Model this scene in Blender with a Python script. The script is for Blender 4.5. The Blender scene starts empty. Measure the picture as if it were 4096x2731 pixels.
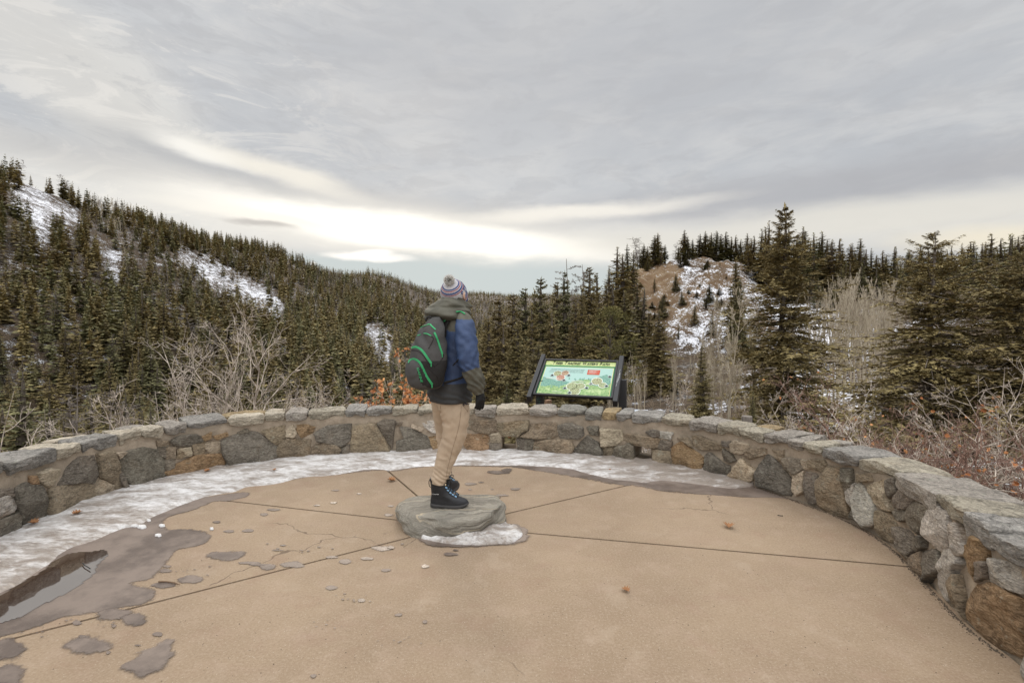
import bpy, bmesh, math, random
import numpy as np
from mathutils import Vector, Matrix, noise as mnoise
from mathutils.bvhtree import BVHTree
from math import sin, cos, pi, atan2, sqrt, radians

SC = bpy.context.scene
COL = SC.collection
RS = np.random.RandomState

# ------------------------------------------------------------------ camera
CAM_H, FPX, PITCH = 1.6, 1900.0, radians(1.974)
cam = bpy.data.objects.new('camera', bpy.data.cameras.new('camera'))
COL.objects.link(cam)
cam.data.sensor_width = 36.0
cam.data.lens = 36.0 * FPX / 4096.0
cam.data.clip_start = 0.05
cam.data.clip_end = 12000
cam.location = (0, 0, CAM_H)
cam.rotation_euler = (pi / 2 - PITCH, 0, 0)
SC.camera = cam

# ------------------------------------------------------------------ view
SC.view_settings.view_transform = 'Standard'
SC.view_settings.look = 'None'
SC.view_settings.exposure = 0.0
SC.view_settings.gamma = 1.0
SC.cycles.max_bounces = 5
SC.cycles.diffuse_bounces = 4
SC.cycles.glossy_bounces = 2
SC.cycles.transmission_bounces = 2
SC.cycles.use_fast_gi = False
SC.cycles.transparent_max_bounces = 16

SUN_AZ, SUN_EL = radians(-14), radians(24)      # azimuth from +Y, clockwise


# ------------------------------------------------------------------ node helpers
class NT:
    def __init__(s, tree):
        s.t = tree; s.n = tree.nodes; s.l = tree.links
    def put(s, sock, v):
        if hasattr(v, 'is_output'):
            s.l.new(v, sock)
        elif isinstance(v, (tuple, list)) and len(v) == 3 and sock.type == 'RGBA':
            sock.default_value = (*v, 1)
        else:
            sock.default_value = v
    def m(s, op, a, b=None, c=None, clamp=False):
        n = s.n.new('ShaderNodeMath'); n.operation = op; n.use_clamp = clamp
        for i, v in enumerate((a, b, c)):
            if v is not None: s.put(n.inputs[i], v)
        return n.outputs[0]
    def vm(s, op, a, b=None):
        n = s.n.new('ShaderNodeVectorMath'); n.operation = op
        s.put(n.inputs[0], a)
        if b is not None:
            s.put(n.inputs[1 if op != 'SCALE' else 3], b)
        return n.outputs['Value' if op in ('LENGTH', 'DOT_PRODUCT', 'DISTANCE') else 'Vector']
    def comb(s, x, y, z=0.0):
        n = s.n.new('ShaderNodeCombineXYZ')
        for i, v in enumerate((x, y, z)): s.put(n.inputs[i], v)
        return n.outputs[0]
    def sep(s, v):
        n = s.n.new('ShaderNodeSeparateXYZ'); s.l.new(v, n.inputs[0]); return n.outputs
    def noise(s, vec, scale, detail=4, rough=.55, dist=0.0, color=False):
        n = s.n.new('ShaderNodeTexNoise')
        if vec is not None: s.l.new(vec, n.inputs['Vector'])
        n.inputs['Scale'].default_value = scale; n.inputs['Detail'].default_value = detail
        n.inputs['Roughness'].default_value = rough; n.inputs['Distortion'].default_value = dist
        return n.outputs['Color' if color else 'Fac']
    def voro(s, vec, scale, feature='F1', out='Distance', rnd=1.0):
        n = s.n.new('ShaderNodeTexVoronoi'); n.feature = feature
        if vec is not None: s.l.new(vec, n.inputs['Vector'])
        n.inputs['Scale'].default_value = scale
        n.inputs['Randomness'].default_value = rnd
        return n.outputs[out]
    def ramp(s, fac, a, b, smooth=True, lo=0.0, hi=1.0):
        n = s.n.new('ShaderNodeMapRange')
        n.interpolation_type = 'SMOOTHSTEP' if smooth else 'LINEAR'
        s.put(n.inputs['Value'], fac)
        for k, v in (('From Min', a), ('From Max', b), ('To Min', lo), ('To Max', hi)): s.put(n.inputs[k], v)
        return n.outputs['Result']
    def mix(s, fac, a, b, mode='MIX'):
        n = s.n.new('ShaderNodeMix'); n.data_type = 'RGBA'; n.blend_type = mode
        s.put(n.inputs[0], fac); s.put(n.inputs[6], a); s.put(n.inputs[7], b)
        return n.outputs[2]
    def attr(s, name, out='Fac'):
        n = s.n.new('ShaderNodeAttribute'); n.attribute_name = name; return n.outputs[out]
    def bump(s, h, strength=.3, dist=.01, normal=None):
        n = s.n.new('ShaderNodeBump'); n.inputs['Strength'].default_value = strength
        n.inputs['Distance'].default_value = dist; s.l.new(h, n.inputs['Height'])
        if normal is not None: s.l.new(normal, n.inputs['Normal'])
        return n.outputs[0]


def mat(name, fn=None, color=(.5, .5, .5), rough=.8, spec=.3, metal=0.0):
    m = bpy.data.materials.new(name); m.use_nodes = True
    nt = NT(m.node_tree)
    b = m.node_tree.nodes['Principled BSDF']
    b.inputs['Base Color'].default_value = (*color, 1)
    b.inputs['Roughness'].default_value = rough
    b.inputs['Specular IOR Level'].default_value = spec
    b.inputs['Metallic'].default_value = metal
    m.diffuse_color = (*color, 1)
    if fn: fn(nt, b)
    return m


def objco(nt):
    return nt.n.new('ShaderNodeTexCoord').outputs['Object']


def geopos(nt):
    return nt.n.new('ShaderNodeNewGeometry').outputs['Position']


# ------------------------------------------------------------------ world
def px_dir(px, py):
    az = math.atan((px - 2048) / FPX)
    el = math.atan((1300 - py) / FPX * cos(az))
    return az, el


W = bpy.data.worlds.new('World'); SC.world = W; W.use_nodes = True
wt = NT(W.node_tree)
bg = W.node_tree.nodes['Background']
sky = wt.n.new('ShaderNodeTexSky'); sky.sky_type = 'NISHITA'; sky.sun_disc = False
sky.sun_elevation = SUN_EL; sky.sun_rotation = SUN_AZ
sky.air_density = 1.5; sky.dust_density = 1.0
tc = wt.n.new('ShaderNodeTexCoord').outputs['Generated']
sx, sy, sz = wt.sep(tc)
az = wt.m('ARCTAN2', sx, sy)
el = wt.m('ARCSINE', wt.m('MINIMUM', wt.m('MAXIMUM', sz, -.999), .999))
flat = wt.comb(az, wt.m('MULTIPLY', el, 3.2), 0.0)
warp = wt.noise(flat, 2.2, 5, .6, color=True)
warp = wt.vm('SCALE', wt.vm('SUBTRACT', warp, (.5, .5, .5)), .16)
wx, wy, _ = wt.sep(warp)
azw = wt.m('ADD', az, wx); elw = wt.m('ADD', el, wt.m('MULTIPLY', wy, .45))
n1 = wt.noise(flat, 1.5, 6, .6, .4)
n2 = wt.noise(flat, 4.5, 6, .62, .6)
# grey cloud deck with soft structure
c = wt.mix(wt.ramp(n1, .34, .68), (.52, .54, .57), (.66, .67, .68))
c = wt.mix(wt.m('MULTIPLY', wt.ramp(n2, .42, .68), .45), c, (.76, .75, .73))
n3 = wt.noise(flat, 9.0, 5, .6, .5)
c = wt.mix(wt.m('MULTIPLY', wt.ramp(n3, .47, .62), .28), c, (.45, .455, .475))


def blob(base, px, py, rx, ry, rot, col, amt, soft=.35, wn=1.0):
    """soft rotated ellipse in azimuth/elevation; rx, ry in photo pixels near the middle"""
    a0, e0 = px_dir(px, py)
    k = cos(a0) ** 2 / FPX
    rx *= k; ry *= cos(a0) / FPX
    A = azw if wn else az; E = elw if wn else el
    dx = wt.m('SUBTRACT', A, a0); dy = wt.m('SUBTRACT', E, e0)
    cr, sr = cos(rot), sin(rot)
    u = wt.m('DIVIDE', wt.m('ADD', wt.m('MULTIPLY', dx, cr), wt.m('MULTIPLY', dy, sr)), rx)
    v = wt.m('DIVIDE', wt.m('SUBTRACT', wt.m('MULTIPLY', dy, cr), wt.m('MULTIPLY', dx, sr)), ry)
    d = wt.m('SQRT', wt.m('ADD', wt.m('MULTIPLY', u, u), wt.m('MULTIPLY', v, v)))
    f = wt.ramp(d, 1.0 + soft, 1.0 - soft)
    return wt.mix(wt.m('MULTIPLY', f, amt), base, col)


CR = (.90, .87, .80)
# pale wedge upper left, running down to the right
c = blob(c, 330, 330, 800, 170, radians(-36), (.74, .72, .68), .75, .7)
c = blob(c, 620, 330, 380, 80, radians(-36), CR, .35, .9)
c = blob(c, 100, 560, 500, 60, radians(-8), (.70, .69, .67), .6, .7)
n4 = wt.noise(flat, 6.0, 7, .68, 1.2)
c = wt.mix(wt.m('MULTIPLY', wt.ramp(n4, .5, .6), wt.m('MULTIPLY', wt.ramp(az, -.1, -.6), .45)), c, (.88, .85, .80))
c = wt.mix(wt.m('MULTIPLY', wt.ramp(n4, .46, .38), wt.m('MULTIPLY', wt.ramp(az, .1, -.5), .3)), c, (.47, .475, .49))
# darker bars
c = blob(c, 300, 640, 520, 60, radians(-4), (.46, .46, .47), .55, .8)
c = blob(c, 1500, 830, 700, 60, radians(-4), (.45, .455, .475), .75, .6)
c = blob(c, 1000, 730, 500, 38, radians(-12), (.44, .45, .47), .6, .6)
c = blob(c, 3300, 760, 1500, 85, radians(1), (.44, .44, .46), .65, .7)
c = blob(c, 2500, 200, 1500, 330, 0, (.50, .505, .525), .55, .8)
# sunlit edges
c = blob(c, 830, 600, 180, 36, radians(-8), (1.0, .97, .90), .9, .7)
c = blob(c, 1150, 690, 260, 38, radians(-14), (.95, .90, .80), .85, .7)
# the bright opening above the valley
c = blob(c, 1600, 940, 1100, 115, radians(-3), (.96, .92, .84), .9, .7)
c = blob(c, 1720, 950, 700, 60, radians(-5), (1.35, 1.29, 1.17), 1.0, .55)
c = blob(c, 2300, 850, 420, 24, radians(2), (1.0, .95, .86), .8, .7)
c = blob(c, 1050, 885, 330, 22, radians(-3), (1.05, 1.0, .9), .8, .7)
c = blob(c, 1020, 912, 130, 12, radians(-3), (.55, .52, .49), .8, .6)
c = blob(c, 3300, 910, 1300, 75, radians(1), (.80, .77, .70), .85, .6)
c = blob(c, 4000, 950, 500, 45, 0, (.98, .88, .68), .7, .7)
# blue-green clear strip near the horizon
c = blob(c, 1700, 1130, 1000, 85, 0, (.60, .66, .66), .97, .35)
c = blob(c, 1480, 1042, 150, 17, radians(-1), (1.15, 1.1, 1.03), 1.0, .5)
c = blob(c, 1510, 1026, 70, 13, radians(2), (1.2, 1.15, 1.08), .9, .5)
c = blob(c, 1255, 1055, 16, 6, 0, (.9, .88, .84), .8, .4, 0)
# extra sky brightness added overhead and behind the camera to light the foreground
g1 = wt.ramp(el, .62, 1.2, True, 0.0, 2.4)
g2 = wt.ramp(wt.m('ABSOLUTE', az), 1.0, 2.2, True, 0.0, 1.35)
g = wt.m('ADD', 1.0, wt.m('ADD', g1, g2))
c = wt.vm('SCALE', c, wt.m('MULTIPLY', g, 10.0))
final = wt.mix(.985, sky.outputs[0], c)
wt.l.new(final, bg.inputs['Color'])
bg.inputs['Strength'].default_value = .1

sun = bpy.data.objects.new('sun', bpy.data.lights.new('sun', 'SUN'))
COL.objects.link(sun)
sun.data.energy = 1.0; sun.data.angle = radians(14); sun.data.color = (1.0, .86, .70)
sd = Vector((sin(SUN_AZ) * cos(SUN_EL), cos(SUN_AZ) * cos(SUN_EL), sin(SUN_EL)))
sun.rotation_euler = sd.to_track_quat('Z', 'Y').to_euler()


# ------------------------------------------------------------------ geometry helpers
def ray(px, py):
    x, y = (px - 2048) / FPX, (1365.5 - py) / FPX
    return np.array([x, cos(PITCH) + y * sin(PITCH), -sin(PITCH) + y * cos(PITCH)])


def floor_pt(px, py, z=0.0):
    d = ray(px, py); t = (z - CAM_H) / d[2]
    return np.array([d[0] * t, d[1] * t, z])


def at_y(px, py, Y):
    d = ray(px, py); t = Y / d[1]
    return np.array([d[0] * t, Y, CAM_H + d[2] * t])


def _hash(ix, iy, iz):
    h = (ix * 374761393 + iy * 668265263 + iz * 2147483647 * 3) & 0xffffffff
    h = ((h ^ (h >> 13)) * 1274126177) & 0xffffffff
    return ((h ^ (h >> 16)) & 0xffff) / 65535.0


def vnoise(x, y, z=None):
    x = np.asarray(x, float); y = np.asarray(y, float)
    z = np.zeros_like(x) if z is None else np.asarray(z, float)
    ix, iy, iz = [np.floor(a).astype(np.int64) for a in (x, y, z)]
    fx, fy, fz = x - ix, y - iy, z - iz
    fx, fy, fz = [a * a * (3 - 2 * a) for a in (fx, fy, fz)]
    r = 0
    for dx in (0, 1):
        for dy in (0, 1):
            for dz in (0, 1):
                w = (fx if dx else 1 - fx) * (fy if dy else 1 - fy) * (fz if dz else 1 - fz)
                r = r + w * _hash(ix + dx, iy + dy, iz + dz)
    return r * 2 - 1


def fbm(x, y, z=None, o=4, g=.5):
    x = np.asarray(x, float); y = np.asarray(y, float)
    z = np.zeros_like(x) if z is None else np.asarray(z, float)
    r, a, f = 0, 1.0, 1.0
    for i in range(o):
        r = r + a * vnoise(x * f + i * 17.3, y * f - i * 9.1, z * f + i * 5.7); a *= g; f *= 2.03
    return r


def mesh_np(name, V, F, mats=None, mi=None, smooth=False, attrs=None, fattr=None):
    """V Nx3, F MxK (K fixed) or list of lists"""
    me = bpy.data.meshes.new(name)
    V = np.asarray(V, np.float32)
    if isinstance(F, np.ndarray):
        M, K = F.shape
        me.vertices.add(len(V)); me.vertices.foreach_set('co', V.ravel())
        me.loops.add(M * K); me.loops.foreach_set('vertex_index', F.astype(np.int32).ravel())
        me.polygons.add(M)
        me.polygons.foreach_set('loop_start', np.arange(0, M * K, K, dtype=np.int32))
        me.update(calc_edges=True)
    else:
        me.from_pydata([tuple(map(float, v)) for v in V], [], [tuple(int(i) for i in f) for f in F])
        me.update()
    for m in (mats or []): me.materials.append(m)
    if mi is not None:
        me.polygons.foreach_set('material_index', np.asarray(mi, np.int32))
    me.polygons.foreach_set('use_smooth', np.full(len(me.polygons), bool(smooth)))
    for k, a in (attrs or {}).items():
        a = np.asarray(a, np.float32)
        if a.ndim == 1:
            at = me.attributes.new(k, 'FLOAT', 'POINT'); at.data.foreach_set('value', a)
        else:
            at = me.attributes.new(k, 'FLOAT_COLOR', 'POINT')
            if a.shape[1] == 3: a = np.hstack([a, np.ones((len(a), 1), np.float32)])
            at.data.foreach_set('color', a.ravel())
    return me


def link(name, me, parent=None, loc=None):
    o = bpy.data.objects.new(name, me); COL.objects.link(o)
    if loc is not None: o.location = loc
    if parent is not None:
        o.parent = parent
        if loc is None:
            o.matrix_parent_inverse = Matrix.Translation(-Vector(parent.location))
    return o


def tag(o, label=None, cat=None, group=None, kind=None):
    if label: o['label'] = label
    if cat: o['category'] = cat
    if group: o['group'] = group
    if kind: o['kind'] = kind
    return o


def empty(name, loc, label, cat, group=None):
    e = bpy.data.objects.new(name, None); COL.objects.link(e)
    e.empty_display_size = .2; e.location = loc
    return tag(e, label, cat, group)


class MB:
    """collects pieces for ONE mesh"""
    def __init__(s): s.V = []; s.F = []; s.MI = []; s.n = 0; s.A = []
    def add(s, V, F, mi=0, a=0.0):
        V = np.asarray(V, float)
        s.V.append(V)
        for f in (F.tolist() if isinstance(F, np.ndarray) else F):
            s.F.append([i + s.n for i in f]); s.MI.append(mi)
        s.A.append(np.full(len(V), a) if np.isscalar(a) else np.asarray(a))
        s.n += len(V)
    def box(s, c, size, R=None, mi=0, bev=0.0):
        hx, hy, hz = [a / 2 for a in size]
        b = min(bev, hx * .9, hy * .9, hz * .9)
        if b <= 0:
            V = np.array([(x, y, z) for x in (-hx, hx) for y in (-hy, hy) for z in (-hz, hz)])
            F = [(0, 1, 3, 2), (4, 6, 7, 5), (0, 4, 5, 1), (2, 3, 7, 6), (0, 2, 6, 4), (1, 5, 7, 3)]
        else:
            bm = bmesh.new(); bmesh.ops.create_cube(bm, size=1)
            for v in bm.verts: v.co = (v.co.x * 2 * hx, v.co.y * 2 * hy, v.co.z * 2 * hz)
            bmesh.ops.bevel(bm, geom=list(bm.edges), offset=b, segments=2, affect='EDGES', profile=.5)
            bm.verts.ensure_lookup_table()
            V = np.array([v.co[:] for v in bm.verts]); F = [[v.index for v in f.verts] for f in bm.faces]
            bm.free()
        if R is not None: V = V @ np.array(R).T
        s.add(V + np.array(c), F, mi)
    def tube(s, P, r, n=8, mi=0, cap=True):
        P = np.asarray(P, float); r = np.broadcast_to(np.asarray(r, float), (len(P),))
        T = np.gradient(P, axis=0); T /= np.linalg.norm(T, axis=1)[:, None] + 1e-9
        up = np.array([0, 0, 1.0]) if abs(T[0][2]) < .9 else np.array([1.0, 0, 0])
        V = []
        for i in range(len(P)):
            a = up - T[i] * (up @ T[i]); a /= np.linalg.norm(a) + 1e-9; b = np.cross(T[i], a); up = a
            for k in range(n):
                t = 2 * pi * k / n
                V.append(P[i] + r[i] * (cos(t) * a + sin(t) * b))
        F = [(i * n + k, i * n + (k + 1) % n, (i + 1) * n + (k + 1) % n, (i + 1) * n + k)
             for i in range(len(P) - 1) for k in range(n)]
        if cap: F += [list(range(n))[::-1], [(len(P) - 1) * n + k for k in range(n)]]
        s.add(V, F, mi)
    def build(s, name, mats, parent=None, smooth=False, attr=None):
        if not isinstance(mats, (list, tuple)): mats = [mats]
        me = mesh_np(name, np.vstack(s.V), s.F, mats, s.MI, smooth,
                     {attr: np.concatenate(s.A)} if attr else None)
        return link(name, me, parent)


def catmull(P, n=8, closed=False):
    P = np.asarray(P, float); out = []
    N = len(P)
    for i in range(N if closed else N - 1):
        if closed: p0, p1, p2, p3 = P[(i - 1) % N], P[i], P[(i + 1) % N], P[(i + 2) % N]
        else: p0, p1, p2, p3 = P[max(i - 1, 0)], P[i], P[i + 1], P[min(i + 2, N - 1)]
        for k in range(n):
            t = k / n
            out.append(.5 * ((2 * p1) + (-p0 + p2) * t + (2 * p0 - 5 * p1 + 4 * p2 - p3) * t * t + (-p0 + 3 * p1 - 3 * p2 + p3) * t ** 3))
    if not closed: out.append(P[-1])
    return np.array(out)


# ------------------------------------------------------------------ terrain
# columns: photo column -> list of (depth, height) along that direction
PROF = {
    -1600: [(8, -1.5), (20, -6), (50, -18), (85, -26), (135, 30), (190, 92), (260, 96), (600, 70)],
    0: [(7, -1.5), (20, -6), (60, -22), (110, -33), (130, -30), (210, 32), (292, 93), (380, 96), (700, 70)],
    500: [(7, -1.5), (20, -6), (60, -22), (120, -38), (150, -38), (260, 30), (370, 89), (480, 92), (900, 70)],
    1000: [(8, -1.5), (20, -6), (60, -22), (130, -42), (170, -44), (350, 25), (507, 84), (650, 84), (1100, 60)],
    1500: [(8, -1.5), (20, -6), (60, -22), (140, -46), (200, -48), (350, -14), (560, 32), (797, 83), (1000, 84), (1600, 70)],
    1900: [(8, -1.5), (20, -6), (60, -20), (150, -46), (250, -50), (420, -36), (800, 22), (1472, 97), (1800, 97)],
    2080: [(8, -1.5), (20, -5), (60, -16), (130, -38), (300, -50), (600, -20), (1000, 30), (1500, 91), (1900, 90)],
    2250: [(8, -1.3), (20, -4), (60, -11), (90, -16), (150, -32), (350, -30), (800, 30), (1500, 92), (1900, 90)],
    2420: [(8, -1.2), (20, -4), (50, -9), (80, -11), (120, -6), (150, 5), (180, 4), (260, -10), (900, 30), (1500, 85)],
    2520: [(8, -1.2), (20, -4), (50, -9), (80, -9), (108, 2), (135, 16), (165, 20), (230, 8), (900, 30), (1500, 70)],
    2750: [(7.5, -1.2), (20, -4), (50, -9), (80, -7), (100, 1), (125, 15), (150, 22.5), (170, 23), (230, 14), (900, 30), (1500, 60)],
    2950: [(7.5, -1.2), (20, -4), (50, -8), (80, -4), (105, 5), (130, 16), (150, 20.5), (200, 20), (900, 40), (1500, 60)],
    3150: [(7, -1.1), (20, -4), (50, -7), (80, -2), (110, 5), (150, 13), (200, 20), (900, 50), (1500, 60)],
    3400: [(6.5, -1.0), (20, -4), (45, -6.5), (70, -2), (100, 6), (130, 11), (200, 20), (900, 50), (1500, 60)],
    3700: [(6, -.9), (20, -3.3), (40, -4), (60, 0), (90, 7), (120, 12), (200, 19), (900, 50), (1500, 60)],
    4096: [(5, -.8), (15, -2.2), (30, -2), (50, 2), (80, 8), (120, 13), (200, 20), (900, 50), (1500, 60)],
    5500: [(4, -.6), (10, -1), (30, 0), (60, 4), (120, 12), (300, 25), (900, 40)],
}
R_S = np.exp(np.linspace(math.log(2.5), math.log(5200), 260))
cols = sorted(PROF)
AZ_C, TAB = [], []
for cx in cols:
    a = math.atan((cx - 2048) / FPX); ca = cos(a)
    r = np.array([p[0] / ca for p in PROF[cx]]); z = np.array([p[1] for p in PROF[cx]])
    zz = np.interp(np.log(R_S), np.log(r), z)
    far = R_S > r[-1]
    zz[far] = z[-1] * np.exp(-(np.log(R_S[far] / r[-1])) * .8)
    near = R_S < r[0]
    w = np.clip((R_S[near] - r[0] * .55) / (r[0] * .45), 0, 1)
    zz[near] = -.45 + (z[0] + .45) * w
    k = np.array([1, 3, 4, 3, 1.]) / 12
    zz = np.convolve(np.pad(zz, 2, 'edge'), k, 'valid')
    AZ_C.append(a); TAB.append(zz)
flatz = np.interp(np.log(R_S), [math.log(2.5), math.log(30), math.log(200), math.log(5200)], [-.45, -.45, 6, 60])
AZ_C = [-pi, -2.2] + AZ_C + [2.0, pi]
TAB = np.array([flatz, flatz * .5 + TAB[0] * .5] + TAB + [flatz, flatz])
AZ_C = np.array(AZ_C)
AZ_S = np.concatenate([np.linspace(-pi, -1.15, 60)[:-1], np.linspace(-1.15, 1.15, 620), np.linspace(1.15, pi, 60)[1:]])
LR = np.log(R_S)
ZG = np.array([[0.0]])
from_idx = np.searchsorted(AZ_C, AZ_S, side='right') - 1
from_idx = np.clip(from_idx, 0, len(AZ_C) - 2)
tt = (AZ_S - AZ_C[from_idx]) / (AZ_C[from_idx + 1] - AZ_C[from_idx])
tt = tt * tt * (3 - 2 * tt) * .5 + tt * .5
ZG = TAB[from_idx] * (1 - tt)[:, None] + TAB[from_idx + 1] * tt[:, None]
GX = np.sin(AZ_S)[:, None] * R_S[None, :]; GY = np.cos(AZ_S)[:, None] * R_S[None, :]
amp = np.clip((R_S - 9) / 60, 0, 1)[None, :]
ZG = ZG + amp * (fbm(GX / 45, GY / 45, o=3) * np.clip(R_S / 60, .3, 3.0)[None, :]) + \
    np.clip((R_S - 7) / 10, 0, 1)[None, :] * fbm(GX / 5, GY / 5, o=3) * .25
# craggy little steps on the slopes
crag = np.clip(fbm(GX / 14 + 3, GY / 14, o=4), -1, 1)
ZG = ZG + amp * np.where(ZG > -10, 1, .3) * (np.round(crag * 3) / 3 * .5 + crag * .5) * np.clip(R_S / 140, 0, 1.6)[None, :]


def terr(x, y):
    x = np.asarray(x, float); y = np.asarray(y, float)
    a = np.arctan2(x, y); l = np.log(np.maximum(np.hypot(x, y), 2.51))
    fi = np.interp(a, AZ_S, np.arange(len(AZ_S))); fj = np.interp(l, LR, np.arange(len(LR)))
    i = np.clip(fi.astype(int), 0, len(AZ_S) - 2); j = np.clip(fj.astype(int), 0, len(LR) - 2)
    u, v = fi - i, fj - j
    return (ZG[i, j] * (1 - u) * (1 - v) + ZG[i + 1, j] * u * (1 - v) + ZG[i, j + 1] * (1 - u) * v + ZG[i + 1, j + 1] * u * v)


def proj(x, y, z):
    x = np.asarray(x, float); y = np.asarray(y, float); z = np.asarray(z, float) - CAM_H
    yc = y * cos(PITCH) - z * sin(PITCH); zc = y * sin(PITCH) + z * cos(PITCH)
    yc = np.maximum(yc, .01)
    return 2048 + FPX * x / yc, 1365.5 - FPX * zc / yc


def inpoly(px, py, poly):
    px = np.asarray(px); py = np.asarray(py)
    r = np.zeros(px.shape, bool); n = len(poly)
    for i in range(n):
        x1, y1 = poly[i]; x2, y2 = poly[(i + 1) % n]
        c_ = ((y1 > py) != (y2 > py)) & (px < (x2 - x1) * (py - y1) / (y2 - y1 + 1e-12) + x1)
        r ^= c_
    return r


# open ground seen in the photo: snowy rock outcrops on the left slope, the bald knoll on the right
CLEAR_L = [[(20, 745), (110, 735), (220, 790), (330, 860), (300, 930), (200, 900), (120, 870), (50, 850)],
           [(90, 860), (200, 880), (190, 1000), (140, 1010)],
           [(690, 1010), (830, 1015), (900, 1070), (1000, 1120), (1100, 1180), (1160, 1260), (1120, 1300), (1020, 1240), (900, 1180), (820, 1120), (720, 1050)],
           [(410, 1000), (480, 1000), (490, 1130), (420, 1130)],
           [(1450, 1290), (1570, 1320), (1560, 1500), (1480, 1420)]]
CLEAR_R = [[(2500, 1060), (2640, 1010), (2760, 990), (2900, 1000), (2960, 1060), (3080, 1130), (3120, 1250), (3080, 1420), (2700, 1400), (2560, 1240)],
           [(3080, 1150), (3230, 1170), (3400, 1180), (3420, 1260), (3250, 1300), (3100, 1400)],
           [(3180, 1290), (3420, 1300), (3500, 1450), (3560, 1700), (3520, 2050), (3230, 2050), (3180, 1700)]]
pxg, pyg = proj(GX, GY, ZG)
front = GY > 30
op = np.zeros(GX.shape)
for pl in CLEAR_L + CLEAR_R:
    op = np.maximum(op, (inpoly(pxg, pyg, pl) & front & (GX * 0 + R_S[None, :] < 700)).astype(float))
for _ in range(3):
    op = (op + np.roll(op, 1, 0) + np.roll(op, -1, 0) + np.roll(op, 1, 1) + np.roll(op, -1, 1)) / 5
kn = (inpoly(pxg, pyg, CLEAR_R[0]) & front).astype(float)
grassy = (inpoly(pxg, pyg, [(2480, 1040), (2600, 1040), (2740, 1060), (2720, 1180), (2640, 1290), (2560, 1260)]) & front).astype(float)
for _ in range(4):
    grassy = (grassy + np.roll(grassy, 1, 0) + np.roll(grassy, -1, 0) + np.roll(grassy, 1, 1) + np.roll(grassy, -1, 1)) / 5
for _ in range(3):
    kn = (kn + np.roll(kn, 1, 0) + np.roll(kn, -1, 0) + np.roll(kn, 1, 1) + np.roll(kn, -1, 1)) / 5
ZG = ZG + kn * (np.abs(fbm(GX / 8, GY / 8, o=4, g=.6)) * 2.2 - .8 + .5 * np.round(fbm(GX / 4, GY / 4, ZG / 4, o=2) * 2) / 2)
grassy = np.clip(np.maximum(grassy, kn * (.42 + .5 * fbm(GX / 9, GY / 9, o=3))), 0, 1)
nA, nR = GX.shape
idx = np.arange(nA * nR).reshape(nA, nR)
TF = np.stack([idx[:-1, :-1], idx[:-1, 1:], idx[1:, 1:], idx[1:, :-1]], -1).reshape(-1, 4)


def f_terrain(nt, b):
    p = geopos(nt)
    opn = nt.attr('open'); gr = nt.attr('grassy')
    a = nt.noise(p, .35, 6, .65); d = nt.noise(p, 1.6, 5, .7); e = nt.noise(p, .06, 4, .6)
    st = nt.voro(p, .9, 'F1', 'Distance')
    duff = nt.mix(nt.ramp(d, .35, .65), (.055, .040, .026), (.13, .095, .065))
    rocky = nt.mix(nt.ramp(d, .4, .6), (.09, .082, .075), (.20, .18, .155))
    duff = nt.mix(nt.ramp(a, .5, .62), duff, rocky)
    grs = nt.mix(nt.ramp(a, .4, .6), (.16, .10, .055), (.23, .165, .10))
    base = nt.mix(gr, duff, grs)
    s = nt.m('ADD', nt.m('MULTIPLY', a, .55), nt.m('ADD', nt.m('MULTIPLY', d, .35), nt.m('MULTIPLY', e, .25)))
    s = nt.m('ADD', s, nt.m('MULTIPLY', opn, .105))
    s = nt.m('SUBTRACT', s, nt.m('MULTIPLY', gr, .10))
    s = nt.m('SUBTRACT', s, nt.m('MULTIPLY', nt.ramp(st, .35, .1), .05))
    hf = nt.noise(nt.vm('MULTIPLY', p, (1, 1, 2.0)), 2.4, 5, .75)
    s = nt.m('ADD', s, nt.m('MULTIPLY', nt.m('SUBTRACT', hf, .5), .62))
    snow = nt.ramp(s, .655, .685)
    col = nt.mix(snow, base, (.80, .80, .83))
    nt.l.new(col, b.inputs['Base Color'])
    nt.l.new(nt.bump(nt.m('ADD', nt.m('ADD', a, nt.m('MULTIPLY', d, .6)), nt.m('MULTIPLY', snow, .15)), .8, .5), b.inputs['Normal'])


M_TERR = mat('mountain_ground', f_terrain, (.12, .09, .06), .9, .15)
o = link('ground', mesh_np('ground', np.stack([GX, GY, ZG], -1).reshape(-1, 3), TF, [M_TERR], None, True,
                           {'open': op.ravel(), 'grassy': grassy.ravel()}))
tag(o, kind='structure')

# ------------------------------------------------------------------ wall curve
base_px = [(0, 2160), (181, 2069), (377, 1995), (660, 1908), (903, 1865), (1123, 1838), (1400, 1815), (1700, 1803),
           (2100, 1807), (2320, 1818), (2543, 1842), (2700, 1864), (2910, 1905), (3027, 1946), (3220, 2010), (3406, 2080),
           (3593, 2177), (3766, 2379), (3882, 2516), (4096, 2639)]
bp = [floor_pt(*p)[:2] for p in base_px]
bp = [np.array(p) for p in [(-2.75, -.9), (-3.1, .2), (-3.5, 1.2), (-3.78, 2.1), (-3.92, 2.9)]] + bp[0:] + \
     [np.array(p) for p in [(2.25, 1.75), (2.17, 1.1), (2.12, .3), (2.15, -.9)]]
bp = np.array(bp)
sm = bp.copy()
for _ in range(1):
    sm[1:-1] = sm[1:-1] * .6 + (sm[:-2] + sm[2:]) * .2
CV = catmull(sm, 14)
seg = np.hypot(*np.diff(CV, axis=0).T); SL = np.concatenate([[0], np.cumsum(seg)])
S_N = int(SL[-1] / .02)
SS = np.linspace(0, SL[-1], S_N)
CX = np.interp(SS, SL, CV[:, 0]); CY = np.interp(SS, SL, CV[:, 1])
TX = np.gradient(CX, SS); TY = np.gradient(CY, SS)
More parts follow.
